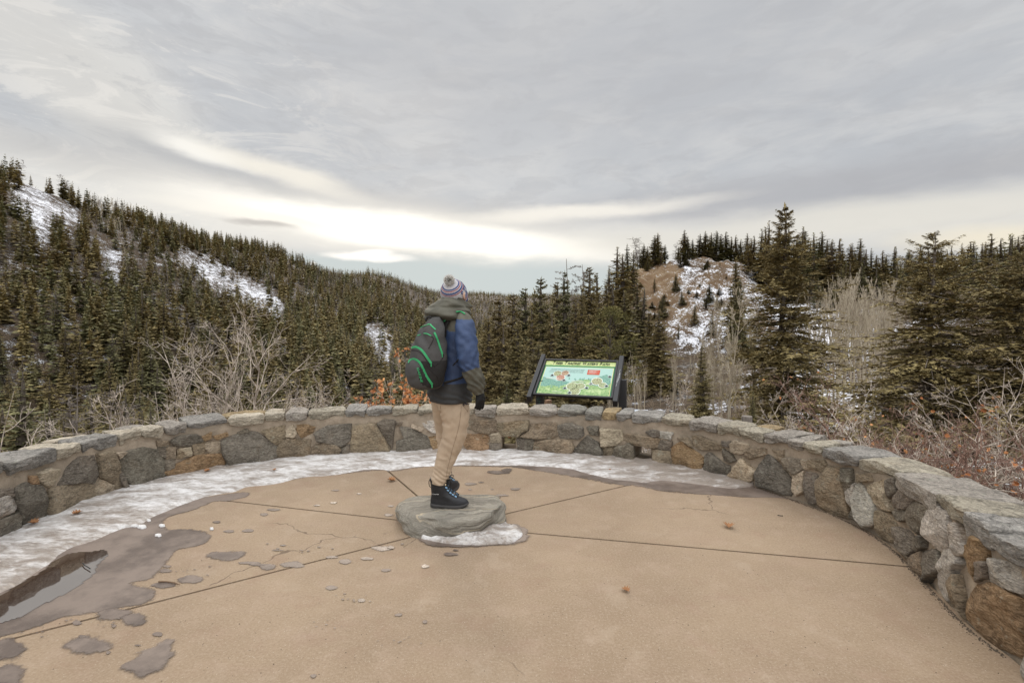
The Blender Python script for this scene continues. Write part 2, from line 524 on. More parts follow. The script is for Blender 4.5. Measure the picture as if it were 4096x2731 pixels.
for _ in range(12):
    TX[1:-1] = (TX[:-2] + TX[1:-1] + TX[2:]) / 3; TY[1:-1] = (TY[:-2] + TY[1:-1] + TY[2:]) / 3
tl = np.hypot(TX, TY); TX /= tl; TY /= tl
S_END = SS[-1]


def wpt(s, z, d):
    """point on the wall: s along, z up, d towards the plaza"""
    s = np.asarray(s, float)
    x = np.interp(s, SS, CX); y = np.interp(s, SS, CY); tx = np.interp(s, SS, TX); ty = np.interp(s, SS, TY)
    nx, ny = ty, -tx            # inward (clockwise curve seen from above: left end -> far -> right end)
    z = np.asarray(z, float) + 0 * s; d = np.asarray(d, float) + 0 * s
    return np.stack([x + nx * d, y + ny * d, z], -1)


def wall_hit(px, py):
    d = ray(px, py)
    cr = CX * d[1] - CY * d[0]
    best = None
    for i in np.nonzero(np.sign(cr[:-1]) != np.sign(cr[1:]))[0]:
        f = cr[i] / (cr[i] - cr[i + 1]); y = CY[i] + f * (CY[i + 1] - CY[i])
        if y > 0.3:
            t = y / d[1]
            if best is None or t < best[2]:
                best = (SS[i] + f * (SS[i + 1] - SS[i]), CAM_H + d[2] * t, t)
    return best[0], best[1]


WH, WT = .50, .42     # core height and thickness


# ------------------------------------------------------------------ stone materials
def f_stone(nt, b):
    p = geopos(nt)
    col = nt.attr('col', 'Color'); seed = nt.attr('seed')
    q = nt.vm('ADD', p, nt.comb(nt.m('MULTIPLY', seed, 37.0), nt.m('MULTIPLY', seed, 11.0), seed))
    stretch = nt.vm('MULTIPLY', q, (1.0, 1.0, 2.6))
    big = nt.noise(q, 5, 4, .6); fine = nt.noise(stretch, 42, 6, .8); med = nt.noise(stretch, 17, 5, .7, .6)
    sp = nt.voro(q, 170, 'F1', 'Distance')
    rust = nt.noise(q, 3.5, 3, .6)
    c = nt.mix(nt.ramp(big, .3, .7), nt.vm('SCALE', col, .78), nt.vm('SCALE', col, 1.2))
    c = nt.mix(nt.m('MULTIPLY', nt.ramp(rust, .54, .68), nt.attr('rusty')), c, (.28, .175, .09))
    c = nt.mix(nt.m('MULTIPLY', nt.ramp(med, .50, .60), .6), c, nt.vm('SCALE', c, .45))
    c = nt.mix(nt.m('MULTIPLY', nt.ramp(fine, .50, .60), .55), c, nt.vm('SCALE', nt.vm('ADD', col, (.06, .055, .045)), 1.5))
    c = nt.mix(nt.m('MULTIPLY', nt.ramp(fine, .47, .38), .65), c, nt.vm('SCALE', c, .4))
    c = nt.mix(nt.m('MULTIPLY', nt.ramp(sp, .16, .05), .2), c, (.5, .47, .4))
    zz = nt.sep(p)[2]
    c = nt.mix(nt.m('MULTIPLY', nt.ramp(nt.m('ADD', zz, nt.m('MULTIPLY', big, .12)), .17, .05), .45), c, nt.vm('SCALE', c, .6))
    lich = nt.noise(q, 13, 5, .7)
    c = nt.mix(nt.m('MULTIPLY', nt.ramp(lich, .60, .66), .4), c, (.42, .41, .33))
    nt.l.new(c, b.inputs['Base Color'])
    h = nt.m('ADD', nt.m('MULTIPLY', med, 1.0), nt.m('MULTIPLY', fine, .5))
    nt.l.new(nt.bump(h, 1.0, .03), b.inputs['Normal'])


def f_mortar(nt, b):
    p = geopos(nt)
    a = nt.noise(p, 9, 5, .65); f = nt.noise(p, 150, 4, .7); k = nt.noise(p, 3, 3, .5)
    c = nt.mix(nt.ramp(a, .3, .7), (.23, .18, .13), (.41, .33, .25))
    c = nt.mix(nt.m('MULTIPLY', nt.ramp(k, .5, .7), .4), c, (.17, .15, .12))
    c = nt.mix(nt.m('MULTIPLY', nt.ramp(f, .35, .6), .4), c, (.42, .36, .28))
    nt.l.new(c, b.inputs['Base Color'])
    nt.l.new(nt.bump(nt.m('ADD', a, nt.m('MULTIPLY', f, .35)), .8, .02), b.inputs['Normal'])


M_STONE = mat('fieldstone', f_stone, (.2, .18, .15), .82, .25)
M_MORTAR = mat('mortar', f_mortar, (.25, .2, .15), .95, .15)
SCOL = {'D': (.185, .162, .128), 'G': (.20, .168, .130), 'T': (.28, .220, .150), 'L': (.44, .36, .26),
        'O': (.31, .205, .112), 'W': (.50, .45, .39), 'B': (.21, .205, .19)}
RUST = {'O': 1.0, 'T': .35, 'L': .6, 'W': .5, 'D': .12, 'G': .2, 'B': 0}
VIEWS = {1: (0, 1650, .3507), 2: (600, 1600, .2551), 3: (1150, 1600, .2551), 4: (1850, 1600, .2551),
         5: (2400, 1600, .2551), 6: (2900, 1650, .3188), 7: (3350, 1750, .3826), 8: (3500, 1950, .4783)}
STONES = '''
1D 0,1230 190,1150 195,1340 0,1450 -60,1480 -60,1250
1W 0,970 100,945 145,1060 80,1130 0,1150 -70,1160 -60,1000
1G -40,880 100,870 120,950 -40,960
1D 130,870 280,810 460,850 515,1050 505,1200 280,1310 200,1150
1T 545,870 800,810 940,800 1080,850 1080,980 600,1180 530,1130
1L 430,690 530,645 665,660 650,790 575,855 440,780
1O 320,720 390,730 415,815 320,800
1D 660,820 770,640 900,510 1060,500 1100,700 1060,800 880,790
1T 1090,480 1260,430 1330,620 1375,750 1370,870 1300,880 1270,800 1140,740 1120,640
1L 1085,860 1140,770 1280,830 1300,910 1090,950
1D 1350,540 1430,450 1640,400 1800,430 1890,600 1880,740 1480,860 1400,700
1L 1290,460 1420,450 1340,520
1G 1345,600 1430,850 1385,870 1340,720
2D 310,640 450,570 700,540 820,580 820,640 600,700 380,700
2O 810,570 950,510 955,590 860,620
2O 1000,560 1190,510 1200,560 1060,610
2T 110,640 300,640 300,720 130,720
2G 110,740 215,740 220,900 150,850
2T 250,750 380,730 390,910 250,930
2L 430,770 620,730 620,850 430,920
2T 660,690 860,660 850,840 680,850
2L 880,660 1095,645 1085,810 950,830 880,760
2G 240,950 355,930 360,1050 240,1080
2O 240,1120 420,1000 700,870 1110,840 1165,960 1160,1030 500,1190 290,1195
2D 1110,640 1370,530 1650,490 1900,640 2035,740 1990,860 1920,960 1250,1030 1150,860
2T 1740,480 2110,400 2110,640 1980,690 1860,590
2G 1370,500 1500,450 1560,490 1400,530
2L 2150,470 2230,400 2290,520 2240,570 2140,560
3O 130,400 250,380 430,420 360,540 220,570 160,500
3D 430,520 620,410 1000,370 980,620 840,720 620,650 470,640
3T 0,610 365,610 340,890 -80,930 -200,900 -130,700
3T 380,730 580,665 760,690 840,770 790,860 420,900 370,850
3G 855,750 965,700 960,840 850,860
3T 1040,390 1380,370 1490,550 1620,800 1000,840 1010,600
3G 1405,370 1540,310 1690,330 1640,760 1510,560
3D 1760,420 1930,440 2180,560 2285,740 1970,810 1720,790 1720,640 1850,600
3L 1960,380 2120,440 2100,480 1960,430
3G 1700,350 1780,350 1770,385 1700,390
3W 2120,340 2352,330 2420,400 2352,500 2270,490 2150,420
3O 2200,590 2352,560 2420,650 2352,760 2300,760
4T 80,300 520,310 530,500 380,520 60,440
4T 560,360 1040,310 1030,460 940,480 870,560 620,545 550,440
4O 40,535 350,535 430,585 430,750 120,800 30,700
4L 450,540 570,530 605,620 590,655 450,650
4G 440,670 590,670 600,790 560,800 440,760
4G 855,590 985,600 960,700 945,820 870,820
4D 1000,610 1090,605 1115,650 1090,810 955,820 985,720
4T 1090,390 1460,350 1490,540 1370,600 1060,580 900,560 1060,470
4T 1120,650 1360,620 1720,640 1745,750 1700,840 1220,810 1110,800
4D 1500,400 1700,370 1880,420 1900,530 1820,600 1560,590 1490,500
4D 1770,760 1960,550 2130,680 2200,820 2110,890 1760,850
4D 1960,420 2120,420 2120,545 2000,530
5L 10,440 345,475 350,620 250,690 30,710
5G 180,900 240,740 440,690 520,730 525,900 520,960 300,920
5T 60,740 215,720 170,900 40,890
5T 380,520 560,540 940,600 900,740 860,745 530,690 390,620
5D 730,500 830,470 940,490 930,560 820,560
5W 950,490 1140,510 1100,610 940,580
5G 950,630 1130,650 1100,780 920,740
5T 835,770 1100,800 1110,1010 825,980
5O 1130,750 1210,700 1290,650 1450,770 1630,900 1590,1080 1300,1040 1160,1010
5T 1230,600 1380,580 1460,740 1300,630
5T 1460,560 1560,560 1860,670 1940,720 1920,770 1600,760 1470,700
5D 1660,880 1740,830 1960,1000 2060,1020 2010,1190 1640,1090
5D 1950,770 2080,860 2140,940 2060,970 1960,940
5L 2070,680 2170,630 2352,700 2340,780 2230,830 2100,800
5D 1930,650 2055,650 2040,720 1950,710
6L 50,780 220,570 280,640 390,740 350,850 240,870 50,810
6T 260,530 340,460 520,450 520,520 330,575
6D 450,650 540,530 600,560 740,700 830,820 850,960 840,1030 420,910 400,780
6T 610,470 740,480 740,580 680,590
6G 745,570 980,590 1000,690 900,760 780,700
6T 1080,600 1250,600 1300,680 1230,740 1080,680
6L 995,610 1060,620 1070,690 1010,700
6L 880,780 1000,730 1010,970 940,1020 870,960
6D 1025,740 1170,780 1180,1130 1060,1110 1020,1000
6T 1185,860 1310,670 1470,710 1530,1060 1590,1320 1350,1270 1180,1160
6D 1485,710 1610,720 1610,910 1540,990
6W 1560,970 1650,900 1640,1170 1570,1090
7D 170,830 200,700 290,880 280,910
7W 205,540 240,470 290,520 390,700 430,900 330,930 250,820 205,680
7L 330,500 440,460 550,450 550,650 600,770 480,740 350,630
7D 560,455 640,430 640,560 560,640
7T 235,375 350,380 370,450 250,455
7G 640,620 700,520 840,580 820,660 760,735 700,735 620,760
7D 620,780 740,745 760,860 700,870 620,830
7G 770,830 830,690 980,740 970,900 880,1000 770,880
7T 450,780 600,800 640,900 645,1100 500,1060 450,950
7G 660,940 800,1010 830,1150 790,1230 680,1130
7D 835,1060 960,1040 950,1150 860,1190
7W 980,780 1080,730 1170,800 1205,1000 1190,1130 1110,1170 960,1010
7D 920,1190 1060,1180 1110,1300 1090,1400 980,1500 940,1320
7T 790,1260 910,1200 930,1320 960,1500 850,1380
7W 1210,940 1310,910 1340,1050 1380,1200 1300,1220 1210,1060
8W 600,500 680,540 760,640 700,700 630,950 550,830 570,650
8O 800,500 870,430 930,460 950,610 890,620 860,770 810,700
8G 895,630 980,645 960,740 870,780
8W 990,600 1246,660 1246,880 1100,820 1000,790 980,680
8T 650,800 740,740 760,900 780,1080 640,970
8O 800,960 880,830 990,800 1160,890 1246,930 1300,1150 1246,1400 1000,1290 810,1110
'''
HOLES = [(4, [(610, 560), (845, 575), (845, 822), (640, 822)]), (5, [(530, 710), (775, 745), (812, 850), (812, 965), (600, 965)])]


def v2s(v, x, y):
    ox, oy, k = VIEWS[v]
    return wall_hit(ox + x * k, oy + y * k)


hole_sz = []
for v, P in HOLES:
    q = np.array([v2s(v, x, y) for x, y in P])
    hole_sz.append((q[:, 0].min(), q[:, 0].max(), max(q[:, 1].min(), .0), q[:, 1].max()))


def stone_mesh(poly, seed, thick=.05, n=44, facets=True):
    """poly in (s, z); returns verts (s,z,d) and quads"""
    rs = RS(seed)
    P = np.array(poly, float)
    P = P + (P - P.mean(0)) / (np.linalg.norm(P - P.mean(0), axis=1)[:, None] + 1e-6) * .017
    Q = []
    for i in range(len(P)):
        a, b_, c_ = P[i - 1], P[i], P[(i + 1) % len(P)]
        Q += [b_ + (a - b_) * .07, b_ + ((a - b_) + (c_ - b_)) * .012, b_ + (c_ - b_) * .07]
    Q = np.array(Q); Qc = np.vstack([Q, Q[:1]])
    L = np.concatenate([[0], np.cumsum(np.hypot(*np.diff(Qc, axis=0).T))])
    t = np.linspace(0, L[-1], n, endpoint=False)
    B = np.stack([np.interp(t, L, Qc[:, 0]), np.interp(t, L, Qc[:, 1])], -1)
    cen = P.mean(0); ext = max(np.ptp(P[:, 0]), np.ptp(P[:, 1]))
    th = thick * min(1.3, .45 + ext * 1.6)
    B += (B - cen) / (np.linalg.norm(B - cen, axis=1)[:, None] + 1e-6) * \
        (vnoise(B[:, 0] * 38 + seed, B[:, 1] * 38) * .005 + vnoise(B[:, 0] * 13 + seed, B[:, 1] * 13) * .006)[:, None]
    ks = [1.0, .985, .955, .9, .8, .66, .5, .32, .14]
    ds = [-.035, .5, .82, .95, 1.0, 1.0, 1.0, 1.0, 1.0]
    pl = [(rs.uniform(-.35, .35), rs.uniform(-.35, .35), rs.uniform(.0, .03)) for _ in range(3)]
    V = []
    for k, dd in zip(ks, ds):
        R = cen + (B - cen) * k
        d = np.full(n, dd * th if dd > 0 else dd)
        if dd > .4:
            x, y = R[:, 0] - cen[0], R[:, 1] - cen[1]
            if facets:
                f = np.min([a * x + b2 * y + c2 for a, b2, c2 in pl], axis=0)
                d = d + np.clip(f, -.03, .035) * min(1, dd)
            d = d + fbm(R[:, 0] * 14 + seed * 3, R[:, 1] * 22, o=4, g=.6) * .007 * dd
        V.append(np.stack([R[:, 0], R[:, 1], d], -1))
    V = np.vstack(V + [np.array([[cen[0], cen[1], V[-1][:, 2].mean()]])])
    F = [(i * n + k, i * n + (k + 1) % n, (i + 1) * n + (k + 1) % n, (i + 1) * n + k) for i in range(len(ks) - 1) for k in range(n)]
    o_ = (len(ks) - 1) * n
    F += [(o_ + k, o_ + (k + 1) % n, len(V) - 1) for k in range(n)]
    return V, F


AV, AF, AC, AS_, AR = [], [], [], [], []
nv = 0; sidx = 0


def add_stone(poly, code, seed, thick=.042, facets=True):
    global nv
    poly = [(s, max(z, -.01)) for s, z in poly]
    V, F = stone_mesh(poly, seed, thick, facets=facets)
    rs = RS(seed + 900)
    W_ = wpt(V[:, 0], V[:, 1], V[:, 2])
    c_ = np.array(SCOL[code]) * rs.uniform(.88, 1.15) * (1 + rs.uniform(-.02, .02, 3))
    AV.append(W_); AF.extend([[i + nv for i in f][::-1] for f in F]); nv += len(V)
    AC.append(np.tile(c_, (len(V), 1))); AS_.append(np.full(len(V), rs.rand())); AR.append(np.full(len(V), RUST[code]))


smin, smax = 1e9, -1e9
for ln in STONES.strip().splitlines():
    hd, *pp = ln.split()
    v, code = int(hd[0]), hd[1]
    P = [tuple(map(float, a.split(','))) for a in pp]
    q = [v2s(v, x, y) for x, y in P]
    sidx += 1
    if max(a[0] for a in q) - min(a[0] for a in q) > 1.5: continue
    add_stone(q, code, 100 + sidx)
    smin = min(smin, min(a[0] for a in q)); smax = max(smax, max(a[0] for a in q))
# courses beyond the frame
rs = RS(5)
for s0, s1 in ((.05, smin - .05), (smax + .06, S_END - .05)):
    s = s0
    while s < s1 - .12:
        w = rs.uniform(.16, .42); e = min(s + w, s1); zz = rs.uniform(.18, .34)
        for za, zb in ((0, zz), (zz + .02, .47)):
            j = lambda: rs.uniform(-.02, .02)
            add_stone([(s + j(), za + j() * .5), (e - .025 + j(), za + j() * .5), (e - .02 + j(), zb + j()), ((s + e) / 2, zb + j()), (s + j(), zb + j())],
                      rs.choice(list('DGTTLODW')), rs.randint(9999) + 500)
        s = e
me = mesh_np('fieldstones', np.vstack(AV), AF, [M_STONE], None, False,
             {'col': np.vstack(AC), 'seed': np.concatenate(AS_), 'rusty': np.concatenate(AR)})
wall = empty('stone_wall', (float(CX[S_N // 2]), float(CY[S_N // 2]), 0),
             'low curved wall of mortared fieldstones with flat capstones around the paved overlook', 'wall')
link('stonework', me, wall)

# mortar core with two drain openings through it
zs = np.linspace(-.25, WH, 38)
sN = np.linspace(0, S_END, int(S_END / .022))


def core_side(d, outer):
    Sg, Zg = np.meshgrid(sN, zs, indexing='ij')
    nz = fbm(Sg * 9, Zg * 9 + d * 5, o=3) * .009 + .001
    dd = d + (nz if not outer else -nz - .01 * vnoise(Sg * 4, Zg * 4))
    V = wpt(Sg.ravel(), Zg.ravel(), dd.ravel())
    a, b_ = Sg.shape; ix = np.arange(a * b_).reshape(a, b_)
    F = np.stack([ix[:-1, :-1], ix[1:, :-1], ix[1:, 1:], ix[:-1, 1:]], -1).reshape(-1, 4)
    sc = (Sg[:-1, :-1] + Sg[1:, 1:]).ravel() / 2; zc = (Zg[:-1, :-1] + Zg[1:, 1:]).ravel() / 2
    keep = np.ones(len(F), bool)
    for h in hole_sz: keep &= ~((sc > h[0]) & (sc < h[1]) & (zc > h[2]) & (zc < h[3]))
    F = F[keep]
    return V, F


mb = MB()
V, F = core_side(0.0, False); mb.add(V, F)
V, F = core_side(-WT, True); mb.add(V, F)
dd = np.linspace(.012, -WT - .01, 12)
Sg, Dg = np.meshgrid(sN, dd, indexing='ij')
V = wpt(Sg.ravel(), (WH + fbm(Sg * 7, Dg * 7, o=3) * .008).ravel(), Dg.ravel())
ix = np.arange(Sg.size).reshape(Sg.shape)
mb.add(V, np.stack([ix[:-1, :-1], ix[1:, :-1], ix[1:, 1:], ix[:-1, 1:]], -1).reshape(-1, 4))
for h in hole_sz:
    a, b_, z0, z1 = h
    for (sa, za), (sb, zb) in (((a, z0), (a, z1)), ((a, z1), (b_, z1)), ((b_, z1), (b_, z0)), ((b_, z0), (a, z0))):
        Pn = []
        for i in range(9):
            for j in range(9):
                f, g_ = i / 8, j / 8
                s_, z_ = sa + (sb - sa) * f, za + (zb - za) * f
                jit = .018 * vnoise(s_ * 20, z_ * 20, g_ * 6)
                Pn.append(wpt(s_ + jit * (za != zb), z_ + jit * (za == zb) * (z_ > z0 + .01), .01 - (WT + .02) * g_))
        mb.add(Pn, [(i * 9 + j, i * 9 + j + 1, (i + 1) * 9 + j + 1, (i + 1) * 9 + j) for i in range(8) for j in range(8)])
mb.build('mortar', M_MORTAR, wall, True)

# capstones: boundary px, front-edge row, colour, extra back slab
CAPS = [(-130, 1905, 'G'), (-60, 1880, 'B'), (8, 1858, 'B'), (212, 1824, 'L'), (318, 1808, 'B'), (470, 1771, 'L'), (563, 1756, 'L'), (655, 1738, 'G'),
        (748, 1719, 'B'), (912, 1703, 'L'), (1060, 1687, 'L'), (1141, 1680, 'G'), (1232, 1664, 'T'), (1380, 1663, 'B'),
        (1465, 1656, 'B'), (1570, 1656, 'T'), (1670, 1655, 'T'), (1760, 1652, 'G'), (1830, 1652, 'L'), (1900, 1648, 'G'), (1985, 1650, 'L'),
        (2117, 1655, 'G'), (2230, 1660, 'D'), (2340, 1662, 'D'), (2410, 1664, 'O'), (2466, 1672, 'B'), (2527, 1684, 'B'),
        (2645, 1690, 'T'), (2760, 1702, 'G'), (2872, 1712, 'T'), (2967, 1722, 'T'), (3062, 1748, 'G'), (3160, 1762, 'G'),
        (3222, 1774, 'T'), (3302, 1788, 'B'), (3447, 1830, 'T'), (3600, 1906, 'G'), (3767, 1966, 'T'), (3890, 2052, 'B'),
        (3990, 2138, 'B')]
M_CAPLIGHT = {'B': (.275, .255, .228), 'L': (.46, .40, .31), 'G': (.31, .275, .235), 'T': (.34, .30, .23), 'D': (.21, .197, .17), 'O': (.30, .22, .12)}
cap_s = []
for px, py, cd in CAPS:
    s_, z_ = wall_hit(px, py) if px >= -40 else (wall_hit(10, 1855)[0] + (px - 10) / 200 * .32, .60)
    cap_s.append((s_, min(max(z_, .555), .655), cd))
last = cap_s[-1][0]
rs = RS(11)
while last < S_END - .3:
    last += rs.uniform(.22, .4); cap_s.append((last, .60, rs.choice(list('BGTL'))))
first = cap_s[0][0]
while first > .35:
    first -= rs.uniform(.22, .4); cap_s.insert(0, (first, .60, rs.choice(list('BGTL'))))
cap_s.append((min(cap_s[-1][0] + .3, S_END), .6, 'G'))


def cap_piece(s0, s1, zt0, zt1, zb, d0, d1, seed, code):
    """slab s0..s1 along, d0 (front, towards plaza) .. d1 (back)"""
    rs = RS(seed)
    sk0, sk1 = rs.uniform(-.05, .05, 2)
    cor = [(s0 + .006, d0), (s0 + (s1 - s0) * .35, d0 + rs.uniform(-.01, .025)), (s0 + (s1 - s0) * .7, d0 + rs.uniform(-.015, .025)), (s1 - .006, d0 - rs.uniform(0, .02)),
           (s1 - .008 + sk1 * .3, (d0 + d1) / 2), (s1 - .008 - abs(sk1), d1 + rs.uniform(0, .03)), ((s0 + s1) / 2, d1 - rs.uniform(-.02, .03)), (s0 + .008 + abs(sk0), d1 + rs.uniform(0, .03)),
           (s0 + .008 + sk0 * .3, (d0 + d1) / 2)]
    P = np.array(cor); Pc = np.vstack([P, P[:1]])
    L = np.concatenate([[0], np.cumsum(np.hypot(*np.diff(Pc, axis=0).T))]); n = 56
    t = np.linspace(0, L[-1], n, endpoint=False)
    B = np.stack([np.interp(t, L, Pc[:, 0]), np.interp(t, L, Pc[:, 1])], -1); cen = P.mean(0)
    rings = [(0.90, 0.0), (.985, .10), (1.0, .3), (.995, .5), (1.0, .7), (.992, .88), (.97, .97), (.92, 1.0), (.8, 1), (.62, 1), (.42, 1), (.2, 1)]
    V = []
    und = rs.uniform(-.35, .1)      # front lower lip is chipped away
    for li, (k, h) in enumerate(rings):
        R = cen + (B - cen) * k
        side = h < .95
        if side:
            off = fbm(R[:, 0] * 16 + seed, R[:, 1] * 16, np.full(n, h * 5 + seed), o=3) * .012
            if h < .4: off -= .02 * (1 - h) * (0.6 + vnoise(R[:, 0] * 9, R[:, 1] * 9 + seed))
            R = R + (R - cen) / (np.linalg.norm(R - cen, axis=1)[:, None]) * off[:, None]
        zt = zt0 + (zt1 - zt0) * (R[:, 0] - s0) / (s1 - s0)
        zt = zt + rs.uniform(-.004, .004) * 0 + fbm(R[:, 0] * 6 + seed, R[:, 1] * 6, o=4, g=.55) * .009
        steps = np.round(fbm(R[:, 0] * 4 + seed * 2, R[:, 1] * 3, o=2) * 2.2) * .006      # flaky bedding steps
        zt = zt + steps
        low = zb + .03 * np.clip(fbm(R[:, 0] * 8 + seed, R[:, 1] * 8, o=2), -.3, 1) * (h < .5)
        z = low * (1 - h) + zt * h
        V.append(np.stack([R[:, 0], R[:, 1], z], -1))
    V = np.vstack(V + [np.array([[cen[0], cen[1], V[-1][:, 2].mean()]])])
    F = [(i * n + k, i * n + (k + 1) % n, (i + 1) * n + (k + 1) % n, (i + 1) * n + k)[::-1] for i in range(len(rings) - 1) for k in range(n)]
    o_ = (len(rings) - 1) * n
    F += [(o_ + (k + 1) % n, o_ + k, len(V) - 1) for k in range(n)]
    F += [tuple(range(n))]
    W_ = wpt(V[:, 0], V[:, 2], V[:, 1])
    c_ = np.array(M_CAPLIGHT.get(code, (.3, .27, .22))) * rs.uniform(.9, 1.12)
    me = mesh_np('capstone', W_, F, [M_STONE], None, False,
                 {'col': np.tile(c_, (len(V), 1)), 'seed': np.full(len(V), rs.rand()), 'rusty': np.full(len(V), .25 if code in 'LTO' else 0.)})
    return link('capstone', me, wall)


rs = RS(21)
for i in range(len(cap_s) - 1):
    s0, z0, cd = cap_s[i]; s1, z1, _ = cap_s[i + 1]
    if s1 - s0 < .05: continue
    zz1 = z0 * .4 + z1 * .6
    th = rs.uniform(.075, .12)
    back = rs.uniform(-.33, -.44)
    split = rs.rand() < .35
    if split: back = rs.uniform(-.2, -.28)
    cap_piece(s0, s1, z0, zz1, min(z0, zz1) - th, .035 + rs.uniform(-.01, .015), back, 300 + i, cd)
    if split:
        cap_piece(s0 + rs.uniform(-.05, .05), s1 + rs.uniform(-.06, .03), z0 - .012, zz1 - .012, z0 - .09, back - .015, -.46, 700 + i, rs.choice(list('GTOL')))

# ------------------------------------------------------------------ paving: sectors with open joints
def f_pave(nt, b):
    p = geopos(nt)
    big = nt.noise(p, .9, 5, .6); m2 = nt.noise(p, 6, 5, .65); f = nt.noise(p, 75, 6, .85)
    sp = nt.voro(p, 210, 'F1', 'Distance'); sp2 = nt.voro(p, 90, 'F1', 'Distance')
    pick = nt.voro(p, 90, 'F1', 'Color')
    pr = nt.sep(pick)[0]
    c = nt.mix(nt.ramp(big, .3, .7), (.252, .183, .121), (.310, .229, .152))
    c = nt.mix(nt.m('MULTIPLY', nt.ramp(m2, .45, .75), .35), c, (.38, .285, .21))
    c = nt.mix(nt.m('MULTIPLY', nt.ramp(f, .50, .62), .38), c, (.44, .36, .28))
    c = nt.mix(nt.m('MULTIPLY', nt.ramp(f, .47, .36), .5), c, (.17, .12, .085))
    c = nt.mix(nt.m('MULTIPLY', nt.ramp(sp, .25, .1), .35), c, (.20, .14, .10))
    spk = nt.m('MULTIPLY', nt.ramp(sp2, .2, .08), nt.m('GREATER_THAN', pr, .82))
    c = nt.mix(nt.m('MULTIPLY', spk, .7), c, (.62, .56, .48))
    # hairline cracks, broken up
    wv = nt.vm('ADD', p, nt.vm('SCALE', nt.vm('SUBTRACT', nt.noise(p, 1.3, 4, .7, color=True), (.5, .5, .5)), .5))
    cr = nt.voro(nt.vm('MULTIPLY', wv, (1, 1, 0)), .42, 'DISTANCE_TO_EDGE', 'Distance')
    crm = nt.m('MULTIPLY', nt.ramp(cr, .0028, .0008), nt.ramp(nt.noise(p, 1.1, 2, .5), .50, .56))
    c = nt.mix(nt.m('MULTIPLY', crm, .7), c, (.10, .07, .05))
    blot = nt.noise(p, 2.7, 6, .7)
    c = nt.mix(nt.m('MULTIPLY', nt.ramp(blot, .53, .66), .28), c, (.25, .16, .11))
    c = nt.mix(nt.m('MULTIPLY', nt.ramp(blot, .44, .33), .25), c, (.40, .32, .24))
    # grime where people never tread, long scuffs
    gr = nt.noise(nt.vm('MULTIPLY', p, (1.0, 2.4, 1.0)), 1.7, 4, .6)
    c = nt.mix(nt.m('MULTIPLY', nt.ramp(gr, .52, .7), .22), c, (.28, .19, .14))
    nt.l.new(c, b.inputs['Base Color'])
    nt.l.new(nt.bump(nt.m('ADD', f, nt.m('MULTIPLY', sp, .5)), .22, .003), b.inputs['Normal'])


M_PAVE = mat('buff_concrete', f_pave, (.4, .28, .19), .85, .2)
M_JOINT = mat('joint_dirt', None, (.10, .07, .05), .95, .1)
cen = floor_pt(1812, 2104)[:2]
spoke_px = [(0, 2566), (844, 1995), (1551, 1882), (2490, 1945), (3305, 2236)]
ang = []
for sp_ in spoke_px:
    if sp_ is None: ang.append(None); continue
    q = floor_pt(*sp_)[:2] - cen; ang.append(atan2(q[1], q[0]))
ang = sorted(a % (2 * pi) for a in ang)


def bound(a):
    """distance from the centre to the wall foot (or the open side) along a"""
    dx, dy = cos(a), sin(a)
    X = np.concatenate([CX, [2.3, -3.0]]); Y = np.concatenate([CY, [-7, -7]])
    X = np.append(X, X[0]); Y = np.append(Y, Y[0])
    X = X - cen[0]; Y = Y - cen[1]
    cr = X * dy - Y * dx; best = 99
    for i in np.nonzero(np.sign(cr[:-1]) != np.sign(cr[1:]))[0]:
        f = cr[i] / (cr[i] - cr[i + 1]); px_ = X[i] + f * (X[i + 1] - X[i]); py_ = Y[i] + f * (Y[i + 1] - Y[i])
        t = px_ * dx + py_ * dy
        if 0 < t < best: best = t
    return best


mb = MB()
for i in range(5):
    a, b_ = ang[i], ang[(i + 1) % 5]
    if b_ < a: b_ += 2 * pi
    J = .0095
    rr = np.concatenate([[0.02, .2], np.linspace(.5, 1, 8)])
    n = 70 if b_ - a > 2 else 26; P = []
    tsa = np.linspace(a, b_, n)
    bd = [min(bound(t), 12) - .012 for t in tsa]
    # shift both edges inwards by J
    na = np.array([-sin(a), cos(a)]) * J; nb = np.array([sin(b_), -cos(b_)]) * J
    for k, t in enumerate(tsa):
        f = k / (n - 1); sh = na * (1 - f) ** 6 + nb * f ** 6
        for r_ in rr: P.append([cen[0] + cos(t) * bd[k] * r_ + sh[0], cen[1] + sin(t) * bd[k] * r_ + sh[1], 0])
    m_ = len(rr); P = np.array(P)
    F = [(k * m_ + j, k * m_ + j + 1, (k + 1) * m_ + j + 1, (k + 1) * m_ + j) for k in range(n - 1) for j in range(m_ - 1)]
    mb.add(P, [f[::-1] for f in F] if False else F)
    # slab sides
    ring = [k * m_ for k in range(n)] + [(n - 1) * m_ + j for j in range(1, m_)] + [k * m_ + m_ - 1 for k in range(n - 2, -1, -1)] + [j for j in range(m_ - 2, 0, -1)]
    top = P[ring]; bot = top.copy(); bot[:, 2] = -.06
    top2 = top.copy(); top2[:, 2] = -.0005
    N_ = len(ring)
    mb.add(np.vstack([top2, bot]), [(k, (k + 1) % N_, N_ + (k + 1) % N_, N_ + k) for k in range(N_)])
tag(mb.build('paving', M_PAVE), kind='structure')
mb = MB()
th = np.linspace(0, 2 * pi, 200, endpoint=False)
P = [[cen[0] + cos(t) * (min(bound(t), 12) + .1), cen[1] + sin(t) * (min(bound(t), 12) + .1), -.022 + .004 * vnoise(cos(t) * 40, sin(t) * 40)] for t in th]
mb.add(P + [[cen[0], cen[1], -.022]], [(k, (k + 1) % 200, 200) for k in range(200)])
tag(mb.build('paving_base', M_JOINT), kind='structure')


